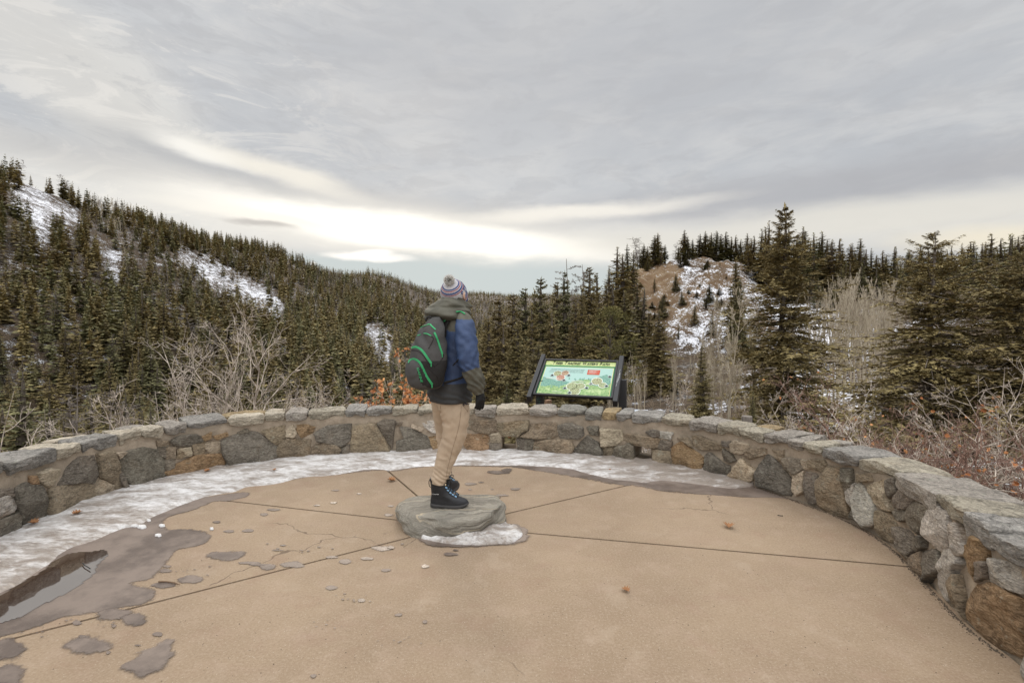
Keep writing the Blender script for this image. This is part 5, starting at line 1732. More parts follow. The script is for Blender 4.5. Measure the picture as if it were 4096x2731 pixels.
# ------------------------------------------------------------------ information sign
M_BLACK = mat('black_painted_steel', lambda nt, b: nt.l.new(nt.mix(nt.ramp(nt.noise(objco(nt), 60, 3, .7), .62, .75), (.022, .021, .022), (.07, .068, .068)), b.inputs['Base Color']), (.025, .024, .025), .5, .5)
plain = lambda n_, c, r=.6, s=.3: mat(n_, None, c, r, s)


def f_grass_art(nt, b):
    p = nt.attr('uvp', 'Vector'); n_ = nt.noise(p, 26, 5, .7); m_ = nt.noise(p, 9, 4, .6)
    c = nt.mix(nt.ramp(n_, .35, .65), (.14, .27, .10), (.33, .46, .19)); c = nt.mix(nt.ramp(m_, .5, .66), c, (.44, .54, .27))
    nt.l.new(c, b.inputs['Base Color'])


def f_hill_art(nt, b):
    p = nt.attr('uvp', 'Vector'); n_ = nt.noise(nt.vm('MULTIPLY', p, (3, 1, 1)), 22, 5, .7)
    nt.l.new(nt.mix(nt.ramp(n_, .35, .65), (.09, .22, .20), (.24, .42, .30)), b.inputs['Base Color'])


def f_band_art(nt, b):
    p = nt.attr('uvp', 'Vector'); n_ = nt.noise(nt.vm('MULTIPLY', p, (1, 5, 1)), 12, 5, .7, 1.5)
    nt.l.new(nt.mix(nt.ramp(n_, .4, .62), (.30, .42, .12), (.66, .66, .34)), b.inputs['Base Color'])


def f_leafart(nt, b):
    p = nt.attr('uvp', 'Vector'); n_ = nt.noise(p, 55, 4, .7); m_ = nt.attr('tint')
    c = nt.mix(nt.ramp(n_, .42, .58), (.16, .13, .07), (.45, .55, .30))
    nt.l.new(nt.mix(m_, c, (.42, .17, .13)), b.inputs['Base Color'])


A_SKY = plain('printed_sky', (.36, .53, .47)); A_GRASS = mat('printed_meadow', f_grass_art, (.2, .4, .1), .5); A_HILL = mat('printed_hills', f_hill_art, (.1, .3, .2), .5)
A_BAND = mat('printed_band', f_band_art, (.5, .5, .2), .5); A_GREEN = plain('printed_green', (.05, .20, .09)); A_CREAM = plain('printed_cream', (.72, .66, .30))
A_RED = plain('printed_red', (.48, .075, .035)); A_INK = plain('printed_ink', (.02, .03, .02)); A_WHITE = plain('printed_white', (.75, .76, .68)); A_LEAF = mat('printed_leaves', f_leafart, (.3, .3, .15), .5)
A_GREY = plain('printed_grey', (.42, .48, .47))

BL = np.array([.293, 6.63, .62]); EV = np.array([1.043, -.36, 0.0]); UV = np.array([.21, .62, .45])
E1 = unit(EV); U1 = unit(UV); U1 = unit(U1 - E1 * (U1 @ E1)); N1 = np.cross(E1, U1)
PW, PH = float(np.linalg.norm(EV)), float(np.linalg.norm(UV))
if N1[2] < 0: N1 = -N1


def sp(u, v, d=0.0):
    """point on the sign panel, u 0..1 across, v 0..1 up"""
    u = np.asarray(u, float)[..., None]; v = np.asarray(v, float)[..., None]; d = np.asarray(d, float)[..., None]
    return BL + E1 * PW * u + U1 * PH * v + N1 * d


Rm = np.column_stack([E1, U1, N1])
sign = empty('information_sign', (.92, 6.75, -1.0), 'angled black-framed nature sign with green landscape panel about trees, behind the wall', 'sign')
mb = MB(); mb.box(sp(.5, .5, -.012), (PW - .01, PH - .01, .02), Rm, 0, .004); mb.build('backing_board', M_BLACK, sign)
mb = MB()
for (u, v, w, h_) in ((.5, .015, PW, .03), (.5, .985, PW, .03)): mb.box(sp(u, v, .008), (w, h_, .034), Rm, 0, .004)
for u in (.012, .988): mb.box(sp(u, .5, .008), (.03, PH - .031, .033), Rm, 0, .004)
mb.build('frame', M_BLACK, sign, True)
for u in (-.035, 1.035):
    mb = MB(); mb.box(sp(u, .5, -.005), (.062, PH + .17, .105), Rm, 0, .006); mb.build('side_rail', M_BLACK, sign)
for (x, y, zt) in ((.41, 6.90, .80), (1.55, 6.62, .84)):
    mb = MB(); mb.box((x, y, (zt - 1.6) / 2), (.105, .105, zt + 1.6), Matrix.Rotation(-.33, 3, 'Z'), 0, .006); mb.build('post', M_BLACK, sign)

# printed artwork: thin layers on the panel
art_n = [0]


def art(name, pieces):
    """pieces: (polygon in uv 0..1, material, layer, tint) - each a thin flat print layer"""
    mats_, V, F, MI, UVP, T = [], [], [], [], [], []
    for poly, m_, layer, tint in pieces:
        if m_ not in mats_: mats_.append(m_)
        P = np.array(poly); n_ = len(V)
        for a, b_ in P:
            V.append(sp(a, b_, .0015 + .0006 * layer)); UVP.append((a * 1.4, b_, 0)); T.append(tint)
        F.append(list(range(n_, n_ + len(P)))); MI.append(mats_.index(m_))
    me_ = mesh_np(name, np.array(V), F, mats_, MI, False, {'tint': np.array(T)})
    at_ = me_.attributes.new('uvp', 'FLOAT_VECTOR', 'POINT'); at_.data.foreach_set('vector', np.array(UVP, np.float32).ravel())
    bm = bmesh.new(); bm.from_mesh(me_); bmesh.ops.triangulate(bm, faces=bm.faces[:]); bm.to_mesh(me_); bm.free()
    return me_


def circ(cx, cy, r, n_=20): return [(cx + r * cos(t) * PH / PW, cy + r * sin(t)) for t in np.linspace(0, 2 * pi, n_, endpoint=False)]


pc = []
pc.append(([(.03, .03), (.97, .03), (.97, .97), (.03, .97)], A_GREEN, 0, 0))
pc.append(([(.03, .845), (.97, .845), (.97, .965), (.03, .965)], A_BAND, 1, 0))
pc.append(([(.045, .045), (.955, .045), (.955, .80), (.045, .80)], A_CREAM, 1, 0))
pc.append(([(.052, .055), (.948, .055), (.948, .79), (.052, .79)], A_SKY, 2, 0))
pc.append(([(.052, .055), (.6, .055), (.5, .25), (.42, .38), (.33, .42), (.25, .40), (.15, .46), (.052, .50)], A_HILL, 3, 0))
pc.append(([(.052, .055), (.948, .055), (.948, .40), (.88, .38), (.80, .44), (.66, .47), (.55, .45), (.46, .40), (.38, .30), (.3, .26), (.2, .28), (.12, .24), (.052, .25)], A_GRASS, 4, 0))
pc.append(([(.70, .33), (.78, .30), (.90, .33), (.945, .38), (.93, .55), (.88, .62), (.80, .56), (.72, .50), (.69, .42)], A_HILL, 5, 0))
rs = RS(12)
for k in range(34):     # little printed trees
    if k < 20: u, v = .07 + rs.rand() * .26, .22 + rs.rand() * .18
    else: u, v = .40 + rs.rand() * .3, .42 + rs.rand() * .05 - .0
    s_ = rs.uniform(.03, .07)
    pc.append(([(u - s_ * .2, v), (u + s_ * .2, v), (u, v + s_)], A_HILL, 5 + .02 * k, 0))
for cx_, cy_, r_, tn in ((.235, .60, .075, .1), (.335, .62, .07, .55), (.29, .49, .08, .8), (.47, .27, .10, 0), (.575, .28, .085, 0), (.52, .14, .095, .05), (.77, .43, .095, .1), (.85, .33, .07, 0)):
    pc.append((circ(cx_, cy_, r_ + .006), A_WHITE, 7, 0)); pc.append((circ(cx_, cy_, r_ - .004), A_LEAF, 8, tn))
for cx_, cy_ in ((.17, .545), (.39, .56), (.345, .42), (.385, .21), (.66, .24), (.46, .10), (.70, .35), (.92, .56), (.90, .31)):
    pc.append((circ(cx_, cy_, .036), A_GREY, 9, 0))
    pc.append(([(cx_ - .02, cy_ - .02), (cx_ - .003, cy_ - .02), (cx_ - .003, cy_ - .032), (cx_ + .003, cy_ - .032), (cx_ + .003, cy_ - .02), (cx_ + .02, cy_ - .02), (cx_ + .013, cy_ + .012), (cx_, cy_ + .028), (cx_ - .013, cy_ + .012)], A_INK, 10, 0))
pc.append(([(.625, .60), (.785, .60), (.785, .735), (.625, .735)], A_RED, 6, 0))
pc.append(([(.655, .675), (.69, .688), (.69, .694), (.655, .681)], A_WHITE, 7, 0))
panel = link('panel', art('panel', pc), sign)


def text_mesh(s_, size=1.0, shear=0.0, bold=0.0):
    cu = bpy.data.curves.new('t', 'FONT'); cu.body = s_; cu.size = size; cu.shear = shear; cu.offset = bold; cu.resolution_u = 3
    ob = bpy.data.objects.new('t', cu); COL.objects.link(ob)
    dg = bpy.context.evaluated_depsgraph_get(); me_ = bpy.data.meshes.new_from_object(ob.evaluated_get(dg))
    bpy.data.objects.remove(ob); bpy.data.curves.remove(cu)
    bm = bmesh.new(); bm.from_mesh(me_); bmesh.ops.triangulate(bm, faces=bm.faces[:])
    V = np.array([v.co[:] for v in bm.verts]); F = [[v.index for v in f.verts] for f in bm.faces]; bm.free(); bpy.data.meshes.remove(me_)
    return V, F


def sign_text(mb_, s_, u, v, hgt, width=None, shear=.2, d=.009, bold=0.0, mi=0):
    V, F = text_mesh(s_, hgt / PH * 1.0, shear, bold)
    V[:, 0] *= PH / PW
    if width: V[:, 0] *= width / (V[:, 0].max() - V[:, 0].min())
    mb_.add(sp(V[:, 0] + u, V[:, 1] + v, d), F, mi)


mb = MB()
# title in small capitals: the first letter of each word is larger
TT = []; x = 0.0
for wd in ('TREES', 'TRACING', "WATER'S", 'PATH'):
    Vb, Fb = text_mesh(wd[0], .118, .2, .0022); Vb[:, 0] *= PH / PW * 1.15
    TT.append((Vb[:, 0] + x, Vb[:, 1], Fb)); x += Vb[:, 0].max() + .012
    Vb, Fb = text_mesh(wd[1:], .092, .2, .002); Vb[:, 0] *= PH / PW * 1.38
    TT.append((Vb[:, 0] + x, Vb[:, 1], Fb)); x += Vb[:, 0].max() + .045
for u_, v_, f_ in TT: mb.add(sp(.125 + u_ * .77 / (x - .045), v_ + .868, .0095), f_)
for k, l_ in enumerate(["Most trees grow best near the water's path in ravines and creek bottoms.", "Soil type and exposure to sunlight affect how well water is retained.  Certain",
                        "tree species thrive on drier sites while other species trace the water's path."]):
    sign_text(mb, l_, .13 - .008 * k, .715 - .037 * k, .022, .455, .25)
mb.build('lettering', A_INK, sign)
mb = MB()
for k in range(7): sign_text(mb, 'a small note on the trees of this valley'[: 36 - (k * 5) % 9], .635, .712 - .0165 * k, .012, .135 - .01 * (k % 3), .2) if False else None
for k in range(6):
    P = np.array([(.64, .715 - k * .018), (.64 + .13 - .02 * (k % 3), .715 - k * .018), (.64 + .13 - .02 * (k % 3), .719 - k * .018), (.64, .719 - k * .018)])
    mb.add(sp(P[:, 0], P[:, 1], .0065), [(0, 1, 2, 3)])
for (u, v, w) in ((.10, .47, .17), (.10, .448, .21), (.45, .41, .15), (.45, .39, .19), (.62, .33, .13), (.24, .105, .12), (.73, .50, .07)):
    P = np.array([(u, v), (u + w, v), (u + w, v + .007), (u, v + .007)]); mb.add(sp(P[:, 0], P[:, 1], .0085), [(0, 1, 2, 3)])
mb.build('captions', A_WHITE, sign)
# scratched loop on the right rail
mb = MB(); q = [sp(1.035 + a * .012, b_, .0485) for a, b_ in ((-1, .25), (-.6, .33), (.9, .55), (1.0, .60), (.3, .58), (-.9, .40), (-.5, .36), (.6, .44), (1, .52), (.2, .66), (1.2, .70))]
mb.tube(catmull(q, 4), .0018, 4); mb.build('scratch', plain('bare_metal', (.5, .5, .5)), sign)
mb = MB()
q = [np.array([.41, 6.90, 0]) + np.array([-.0536 * .326, -.0536 * .946, 0]) + E1 * a * .02 + np.array([0, 0, b_]) for a, b_ in
     ((-1, .56), (1, .58), (1, .54), (-1, .53), (-1, .50), (1, .50), (0, .47), (-1, .44), (1, .42), (1, .38), (-1, .37), (-.5, .33), (1, .32))]
mb.tube(q, .0022, 4); mb.build('scribble', plain('green_scribble', (.03, .20, .14)), sign)

# small map panel further back
def quadpt(a): return np.array(a, float)


mp = empty('map_panel', (1.95, 7.0, -1.2), 'small pale blue panorama map panel peeping over the wall, right of the sign', 'sign')
o1 = at_y(2500, 1640, 7.1); o2 = at_y(2592, 1643, 7.0); up_ = np.array([.04, .14, .11]); rt_ = o2 - o1
Rm2 = np.column_stack([unit(rt_), unit(up_ - unit(rt_) * (up_ @ unit(rt_))), unit(np.cross(rt_, up_))])


def f_map(nt, b):
    p = geopos(nt); n_ = nt.noise(nt.vm('MULTIPLY', p, (1, 1, 2)), 16, 5, .7, 1.0)
    c = nt.mix(nt.ramp(n_, .35, .6), (.20, .28, .38), (.66, .70, .72)); c = nt.mix(nt.m('MULTIPLY', nt.ramp(nt.noise(p, 22, 3, .6), .55, .7), .5), c, (.45, .30, .28))
    nt.l.new(c, b.inputs['Base Color'])


mc = (o1 + o2) / 2 - up_ * .9
mb = MB(); mb.box(mc, (np.linalg.norm(rt_), .36, .02), Rm2, 0, .003); mb.build('frame', plain('pale_frame', (.62, .64, .68)), mp)
mb = MB(); mb.box(mc + Rm2[:, 2] * .0115, (np.linalg.norm(rt_) - .03, .33, .004), Rm2, 0); mb.build('map', mat('printed_map', f_map, (.5, .6, .7), .5), mp)
for s_ in (-.3, .3):
    mb = MB(); c_ = mc + unit(rt_) * s_ * .5 * np.linalg.norm(rt_) - Rm2[:, 2] * .03; mb.box((c_[0], c_[1] + .02, (c_[2] - 1.7) / 2 - .02), (.06, .06, c_[2] + 1.7 - .04), None, 0, .004); mb.build('post', M_BLACK, mp)


# weathered posts beyond the wall
def f_wood(c0, c1):
    def f(nt, b):
        p = geopos(nt); n_ = nt.noise(nt.vm('MULTIPLY', p, (1, 1, .08)), 70, 4, .65); m_ = nt.noise(p, 8, 3, .6)
        c = nt.mix(nt.ramp(n_, .35, .65), c0, c1); nt.l.new(nt.mix(nt.m('MULTIPLY', nt.ramp(m_, .5, .7), .4), c, nt.vm('SCALE', c, .6)), b.inputs['Base Color'])
        nt.l.new(nt.bump(n_, .5, .006), b.inputs['Normal'])
    return f


M_WGREY = mat('weathered_wood', f_wood((.13, .11, .095), (.27, .235, .20)), (.2, .18, .15), .9)
M_WRED = mat('split_log', f_wood((.24, .13, .075), (.46, .30, .19)), (.35, .2, .12), .85)


def post_obj(name, label, px0, px1, ptop, Y, m_, taper=1.0, tilt=0.0, n_=14, cat='post'):
    a, b_ = at_y(px0, ptop, Y), at_y(px1, ptop, Y); r_ = (b_[0] - a[0]) / 2; cx_ = (a[0] + b_[0]) / 2
    zt = a[2]; zb2 = float(terr(cx_, Y)) - .2; V = []
    zz = np.concatenate([np.linspace(zb2, zt - .03, 9), [zt - .012, zt, zt + .004, zt + .004]])
    for i, z_ in enumerate(zz):
        k_ = (1, .97, .85, .3)[i - 9] if i >= 9 else 1
        g_ = (1 + (taper - 1) * (z_ - zt) / (zb2 - zt)) * k_
        for j in range(n_):
            t = 2 * pi * j / n_; q_ = 1 + .10 * vnoise(cos(t) * 2, sin(t) * 2, z_ * .5) + .03 * cos(4 * t)
            V.append((cx_ + r_ * g_ * q_ * cos(t) + tilt * (z_ - zt), Y + r_ * g_ * q_ * sin(t), z_ + (tilt * .5 + .02 * vnoise(cos(t) * 3, sin(t) * 3)) * r_ * cos(t) * (i >= 8)))
    R_ = len(zz); F = [(i * n_ + j, i * n_ + (j + 1) % n_, (i + 1) * n_ + (j + 1) % n_, (i + 1) * n_ + j) for i in range(R_ - 1) for j in range(n_)] + [[(R_ - 1) * n_ + j for j in range(n_)]]
    return tag(link(name, mesh_np(name, V, F, [m_], None, False)), label, cat)


post_obj('split_log', 'reddish split log post with a notch, close behind the left leg of the sign', 2180, 2206, 1600, 7.3, M_WRED, 1.25, .10)
post_obj('log_stub', 'short dark log stub leaning beside the split log post, behind the wall', 2216, 2233, 1626, 7.3, plain('dark_wood', (.06, .045, .035), .9), 1.0, -.3, cat='log')
post_obj('wooden_post', 'grey weathered square wooden post standing behind the right part of the wall', 2966, 3007, 1664, 6.3, M_WGREY, 1.0)
post_obj('dark_stump', 'low dark stump left of the grey wooden post, just over the wall', 2918, 2948, 1684, 6.35, plain('charred_wood', (.05, .04, .035), .9), 1.1, .1, cat='stump')

# ------------------------------------------------------------------ hiker
Y0 = 3.79
ALF = radians(55)
FWD = np.array([sin(ALF), cos(ALF), 0]); RGT = np.array([cos(ALF), -sin(ALF), 0]); UP = np.array([0, 0, 1.0])


def rings_mesh(rings, name, mats, parent, wr=0.0, wf=14, mi_fn=None, cap=(True, True), smooth=True, seed=0, fold=None, thick=0):
    """rings: list of (n,3) arrays"""
    n_ = len(rings[0]); V = np.vstack(rings); R_ = len(rings)
    if wr:
        cen_ = np.repeat(np.array([r.mean(0) for r in rings]), n_, axis=0)
        d_ = V - cen_; L_ = np.linalg.norm(d_, axis=1)[:, None] + 1e-6; d_ = d_ / L_
        n1_ = fbm(V[:, 0] * wf + seed, V[:, 1] * wf, V[:, 2] * wf * 1.3, o=3)
        rid = 1 - np.abs(fbm(V[:, 0] * wf * .7 + seed + 5, V[:, 1] * wf * .7, V[:, 2] * wf * 1.1, o=3)) * 2
        V = V + d_ * ((n1_ * .6 + rid * .5) * wr)[:, None]
        if fold is not None: V = V + d_ * fold(V)[:, None]
    F = [(i * n_ + k, i * n_ + (k + 1) % n_, (i + 1) * n_ + (k + 1) % n_, (i + 1) * n_ + k) for i in range(R_ - 1) for k in range(n_)]
    if cap[0]: F.append(list(range(n_))[::-1])
    if cap[1]: F.append([(R_ - 1) * n_ + k for k in range(n_)])
    mi = None
    if mi_fn is not None:
        cf = np.array([np.mean(V[list(f)], axis=0) for f in F]); mi = mi_fn(cf)
    me_ = mesh_np(name, V, F, mats, mi, smooth)
    bm = bmesh.new(); bm.from_mesh(me_); bmesh.ops.recalc_face_normals(bm, faces=bm.faces[:]); bm.to_mesh(me_); bm.free()
    return link(name, me_, parent)


def hring(c, rx, ry, n_=56, p=2.3, ax=RGT, ay=FWD, tilt=0.0, egg=0.0):
    t = np.linspace(0, 2 * pi, n_, endpoint=False); ct, st = np.cos(t), np.sin(t)
    r_ = (np.abs(ct) ** p + np.abs(st) ** p) ** (-1 / p); u, v = ct * r_ * rx, st * r_ * ry
    v = v + egg * np.clip(st, 0, 1) ** 2
    return np.array(c) + u[:, None] * ax + v[:, None] * ay + (tilt * v)[:, None] * UP


def lin(keys, n_):
    """smooth interpolation of key rows"""
    K = catmull(np.array(keys, float), n_); return K


def pp(px, py, dy=0.0): return at_y(px, py, Y0 + dy)


def f_fabric(col, sc=500, var=.18, weave=.25):
    def f(nt, b):
        p = geopos(nt); n_ = nt.noise(p, 9, 4, .6); w_ = nt.noise(p, sc, 3, .8)
        c = nt.mix(nt.ramp(n_, .3, .7), tuple(a * (1 - var) for a in col), tuple(a * (1 + var) for a in col))
        c = nt.mix(nt.m('MULTIPLY', nt.ramp(w_, .55, .7), weave), c, tuple(min(1, a * 1.9 + .02) for a in col))
        nt.l.new(c, b.inputs['Base Color']); nt.l.new(nt.bump(nt.m('ADD', nt.noise(p, 38, 4, .65), nt.m('MULTIPLY', w_, .2)), .35, .008), b.inputs['Normal'])
    return f


M_OLIVE = mat('olive_shell', f_fabric((.098, .092, .070)), (.1, .09, .07), .72, .3)
M_BLUE = mat('blue_shell', f_fabric((.034, .058, .128)), (.04, .07, .16), .55, .4)
M_DARKSH = mat('charcoal_shell', f_fabric((.042, .042, .042)), (.04, .04, .04), .7, .3)
M_KHAKI = mat('khaki_cotton', f_fabric((.46, .355, .255), 700, .08, .15), (.42, .31, .2), .85, .2)
M_PACK = mat('charcoal_canvas', f_fabric((.070, .067, .064), 420, .12, .5), (.07, .067, .064), .8, .2)
M_PACKD = mat('black_mesh', f_fabric((.028, .026, .025), 420, .12, .4), (.03, .03, .03), .8, .2)
M_ZIP = mat('green_zip', None, (.035, .33, .12), .5, .4)
M_GLOVE = mat('black_glove', f_fabric((.012, .012, .013)), (.012, .012, .013), .7, .3)
M_BOOT = mat('boot_leather', f_fabric((.016, .016, .018)), (.016, .016, .018), .5, .45)
M_SOLE = mat('boot_sole', None, (.055, .052, .050), .7, .3)
M_LACE = mat('laces', None, (.02, .02, .02), .7); M_HOOK = mat('pale_hooks', None, (.62, .50, .33), .5); M_HOOKB = mat('blue_hooks', None, (.25, .42, .60), .5)
M_KNITW = mat('white_knit', f_fabric((.46, .44, .45), 260, .05, .3), (.52, .49, .47), .95, .1)
M_KNITR = mat('red_knit', None, (.27, .07, .075), .9, .1); M_KNITB = mat('navy_knit', None, (.070, .090, .19), .9, .1)
M_SKIN = mat('skin', None, (.52, .33, .24), .55, .4); M_HAIR = mat('brown_hair', None, (.06, .035, .02), .7, .3)
M_EYE = mat('eye', None, (.02, .02, .02), .3, .5)

foot0 = pp(1800, 2035)
person = empty('person', (foot0[0], Y0, ZT), 'hiker in a pom-pom beanie, blue and olive jacket and khaki trousers standing on the boulder', 'person')

# skeleton points (world)
HIPC = pp(1800, 1600, .06); CH = pp(1812, 1380, .04)
NECK = pp(1812, 1245, .03); HEAD = pp(1822, 1185, .05)
SHR = pp(1860, 1290, .04) + RGT * .02; SHR[1] = Y0 - .13
ELR = pp(1880, 1462, -.20); WRR = pp(1914, 1562, -.17)
SHL = 2 * np.array([NECK[0], NECK[1] + .02, SHR[2]]) - SHR; SHL[2] = SHR[2]
ELL = SHL + np.array([-.02, .05, -.31]) + RGT * -.05; WRL = ELL + np.array([.05, .08, -.24])
HPR = HIPC + RGT * .095; HPL = HIPC - RGT * .095
KNR = pp(1806, 1760, -.02); ANR = pp(1757, 1940, .0)
ANL = pp(1768, 1905, .26); ANL[2] = ANR[2] - .005; KNL = pp(1790, 1745, .24)

# body: one skinned figure with head and feet
def skin_body():
    pts = {'pelvis': (HIPC, .105), 'belly': ((HIPC + CH) / 2, .105), 'chest': (CH + UP * .03, .125), 'upper': (NECK - UP * .07, .085), 'neck': (NECK + UP * .01, .052),
           'jaw': (HEAD - UP * .045, .066), 'skull': (HEAD + UP * .03, .085), 'crown': (HEAD + UP * .085, .066),
           'shr': (SHR, .052), 'elr': (ELR, .038), 'wrr': (WRR, .026), 'shl': (SHL, .052), 'ell': (ELL, .038), 'wrl': (WRL, .026),
           'hpr': (HPR - UP * .06, .078), 'knr': (KNR, .052), 'anr': (ANR, .036), 'hpl': (HPL - UP * .06, .078), 'knl': (KNL, .052), 'anl': (ANL, .036)}
    hd = np.array([sin(radians(28)), cos(radians(28)), .12])
    pts['nose0'] = (HEAD - UP * .005 + hd * .075, .018); pts['nose'] = (HEAD - UP * .012 + hd * .108, .010)
    pts['toer'] = (ANR + np.array([.13, -.008, -.15]), .018); pts['toel'] = (ANL + np.array([.03, .12, -.15]), .018); pts['heelr'] = (ANR + np.array([0, 0, -.14]), .03); pts['heell'] = (ANL + np.array([0, 0, -.14]), .03)
    names = list(pts); ix_ = {k: i for i, k in enumerate(names)}
    ed = [('pelvis', 'belly'), ('belly', 'chest'), ('chest', 'upper'), ('upper', 'neck'), ('neck', 'jaw'), ('jaw', 'skull'), ('skull', 'crown'), ('upper', 'shr'), ('shr', 'elr'), ('elr', 'wrr'),
          ('upper', 'shl'), ('shl', 'ell'), ('ell', 'wrl'), ('pelvis', 'hpr'), ('hpr', 'knr'), ('knr', 'anr'), ('pelvis', 'hpl'), ('hpl', 'knl'), ('knl', 'anl'), ('skull', 'nose0'), ('nose0', 'nose'), ('anr', 'heelr'), ('heelr', 'toer'), ('anl', 'heell'), ('heell', 'toel')]
    me_ = bpy.data.meshes.new('body'); me_.from_pydata([tuple(pts[k][0]) for k in names], [(ix_[a], ix_[b_]) for a, b_ in ed], [])
    o_ = bpy.data.objects.new('body', me_); COL.objects.link(o_)
    m_ = o_.modifiers.new('s', 'SKIN'); m_.use_smooth_shade = True
    for k, v in enumerate(me_.skin_vertices[0].data): v.radius = (pts[names[k]][1],) * 2; v.use_root = k == 0
    s_ = o_.modifiers.new('ss', 'SUBSURF'); s_.levels = s_.render_levels = 2
    dg = bpy.context.evaluated_depsgraph_get(); nm = bpy.data.meshes.new_from_object(o_.evaluated_get(dg)); nm.name = 'body'
    bpy.data.objects.remove(o_); nm.materials.clear(); nm.materials.append(M_SKIN)
    return nm


link('body', skin_body(), person)
hd_f = unit(np.array([sin(radians(28)), cos(radians(28)), .12])); hd_r = unit(np.cross(hd_f, UP)); hd_u = np.cross(hd_r, hd_f)
for s_ in (-1, 1):
    mb = MB(); c_ = HEAD + hd_f * .082 + hd_r * .032 * s_ + hd_u * .02
    mb.tube([c_ - hd_f * .008, c_, c_ + hd_f * .006, c_ + hd_f * .009], [.010, .012, .009, .002], 10); mb.build('eye', M_EYE, person, True)
mb = MB(); c_ = HEAD + hd_f * .088 - hd_u * .052
mb.tube([c_ - hd_r * .024 - hd_f * .01, c_ - hd_r * .01, c_ + hd_r * .01, c_ + hd_r * .024 - hd_f * .01], [.003, .006, .006, .003], 8); mb.build('mouth', mat('lips', None, (.38, .16, .13), .5), person, True)
for s_ in (-1, 1):
    mb = MB(); c_ = HEAD + hd_r * .086 * s_ - hd_u * .0
    mb.tube([c_ - hd_u * .03, c_ - hd_u * .015 - hd_f * .008, c_ + hd_u * .012 - hd_f * .012, c_ + hd_u * .03], [.007, .012, .013, .006], 8); mb.build('ear', M_SKIN, person, True)

# trousers -------------------------------------------------------------
def tube_rings(keys, n_=44, k=8, p=2.2, side=None):
    """keys rows: x y z ru rv ; rings perpendicular to the path"""
    K = lin(keys, k); T = np.gradient(K[:, :3], axis=0); T = unit(T)
    out = []
    for i in range(len(K)):
        a = RGT if side is None else side
        a = unit(a - T[i] * (a @ T[i])); b_ = np.cross(T[i], a)
        t = np.linspace(0, 2 * pi, n_, endpoint=False); ct, st_ = np.cos(t), np.sin(t)
        r_ = (np.abs(ct) ** p + np.abs(st_) ** p) ** (-1 / p)
        out.append(K[i, :3] + (ct * r_ * K[i, 3])[:, None] * a + (st_ * r_ * K[i, 4])[:, None] * b_)
    return out


X1 = np.array([1.0, 0, 0])
def lk(px, py, dy, ru, rv): return [*pp(px, py, dy), ru, rv]


def creases(spec):
    def f(V):
        r_ = 0
        for (z0, amp_, wl, sl, ph) in spec:
            w_ = np.exp(-((V[:, 2] - z0) / .09) ** 2)
            r_ = r_ + amp_ * w_ * np.sin((V[:, 2] + sl * V[:, 0] + .5 * sl * V[:, 1]) / wl * 2 * pi + ph + 5 * fbm(V[:, 0] * 5, V[:, 1] * 5, V[:, 2] * 5, o=3))
        return r_
    return f


zz_ = lambda py: pp(1800, py)[2]
rl = tube_rings([lk(1804, 1560, .02, .118, .115), lk(1808, 1600, -.01, .122, .115), lk(1822, 1660, -.02, .112, .11), lk(1820, 1720, -.02, .098, .10), lk(1808, 1770, -.01, .088, .092), lk(1790, 1815, .0, .080, .085),
                 lk(1776, 1860, .0, .072, .078), lk(1766, 1895, .0, .064, .07), lk(1757, 1918, .0, .063, .068), lk(1755, 1930, .0, .060, .065)], 52, 10, 2.3, X1)
rings_mesh(rl, 'trousers', [M_KHAKI], person, .006, 13, seed=3, fold=creases([(zz_(1790), .0022, .07, 1.2, 0), (zz_(1905), .0035, .04, .5, 1), (zz_(1640), .003, .07, -1.6, 2), (zz_(1700), .0025, .08, 1.5, 0)]))
ll = tube_rings([lk(1772, 1575, .12, .105, .10), lk(1776, 1640, .17, .095, .10), lk(1784, 1720, .22, .086, .09), lk(1788, 1790, .24, .078, .082), lk(1778, 1850, .25, .068, .072), lk(1770, 1895, .26, .062, .066), lk(1768, 1912, .26, .06, .064)], 44, 10, 2.3, X1)
rings_mesh(ll, 'trouser_leg', [M_KHAKI], person, .006, 13, seed=8, fold=creases([(zz_(1780), .002, .07, .8, 0), (zz_(1890), .003, .04, .5, 1)]))

tb_ = BVHTree.FromPolygons([v.co.copy() for v in [o_ for o_ in person.children if o_.name == 'trousers'][0].data.vertices], [list(f_.vertices) for f_ in [o_ for o_ in person.children if o_.name == 'trousers'][0].data.polygons])
for nm_, pth in (('seam', [(660, 165), (655, 240), (642, 330), (618, 430), (585, 540), (560, 640), (535, 740), (528, 800)]), ('pocket_edge', [(672, 125), (668, 150), (700, 190), (722, 215)]), ('pocket_edge', [(480, 120), (474, 180), (470, 240)])):
    out_ = []
    for q in catmull(np.array(pth, float), 8):
        d_ = Vector(ray(1550 + q[0] * .4466, 1550 + q[1] * .4466)).normalized(); h_ = tb_.ray_cast(Vector((0, 0, CAM_H)), d_)
        if h_[0] is not None: out_.append(np.array(h_[0]) - np.array(d_) * .0005)
    if len(out_) > 4: mb = MB(); mb.tube(out_, .0018, 5); mb.build(nm_, mat('khaki_stitch', None, (.25, .18, .12), .9), person)

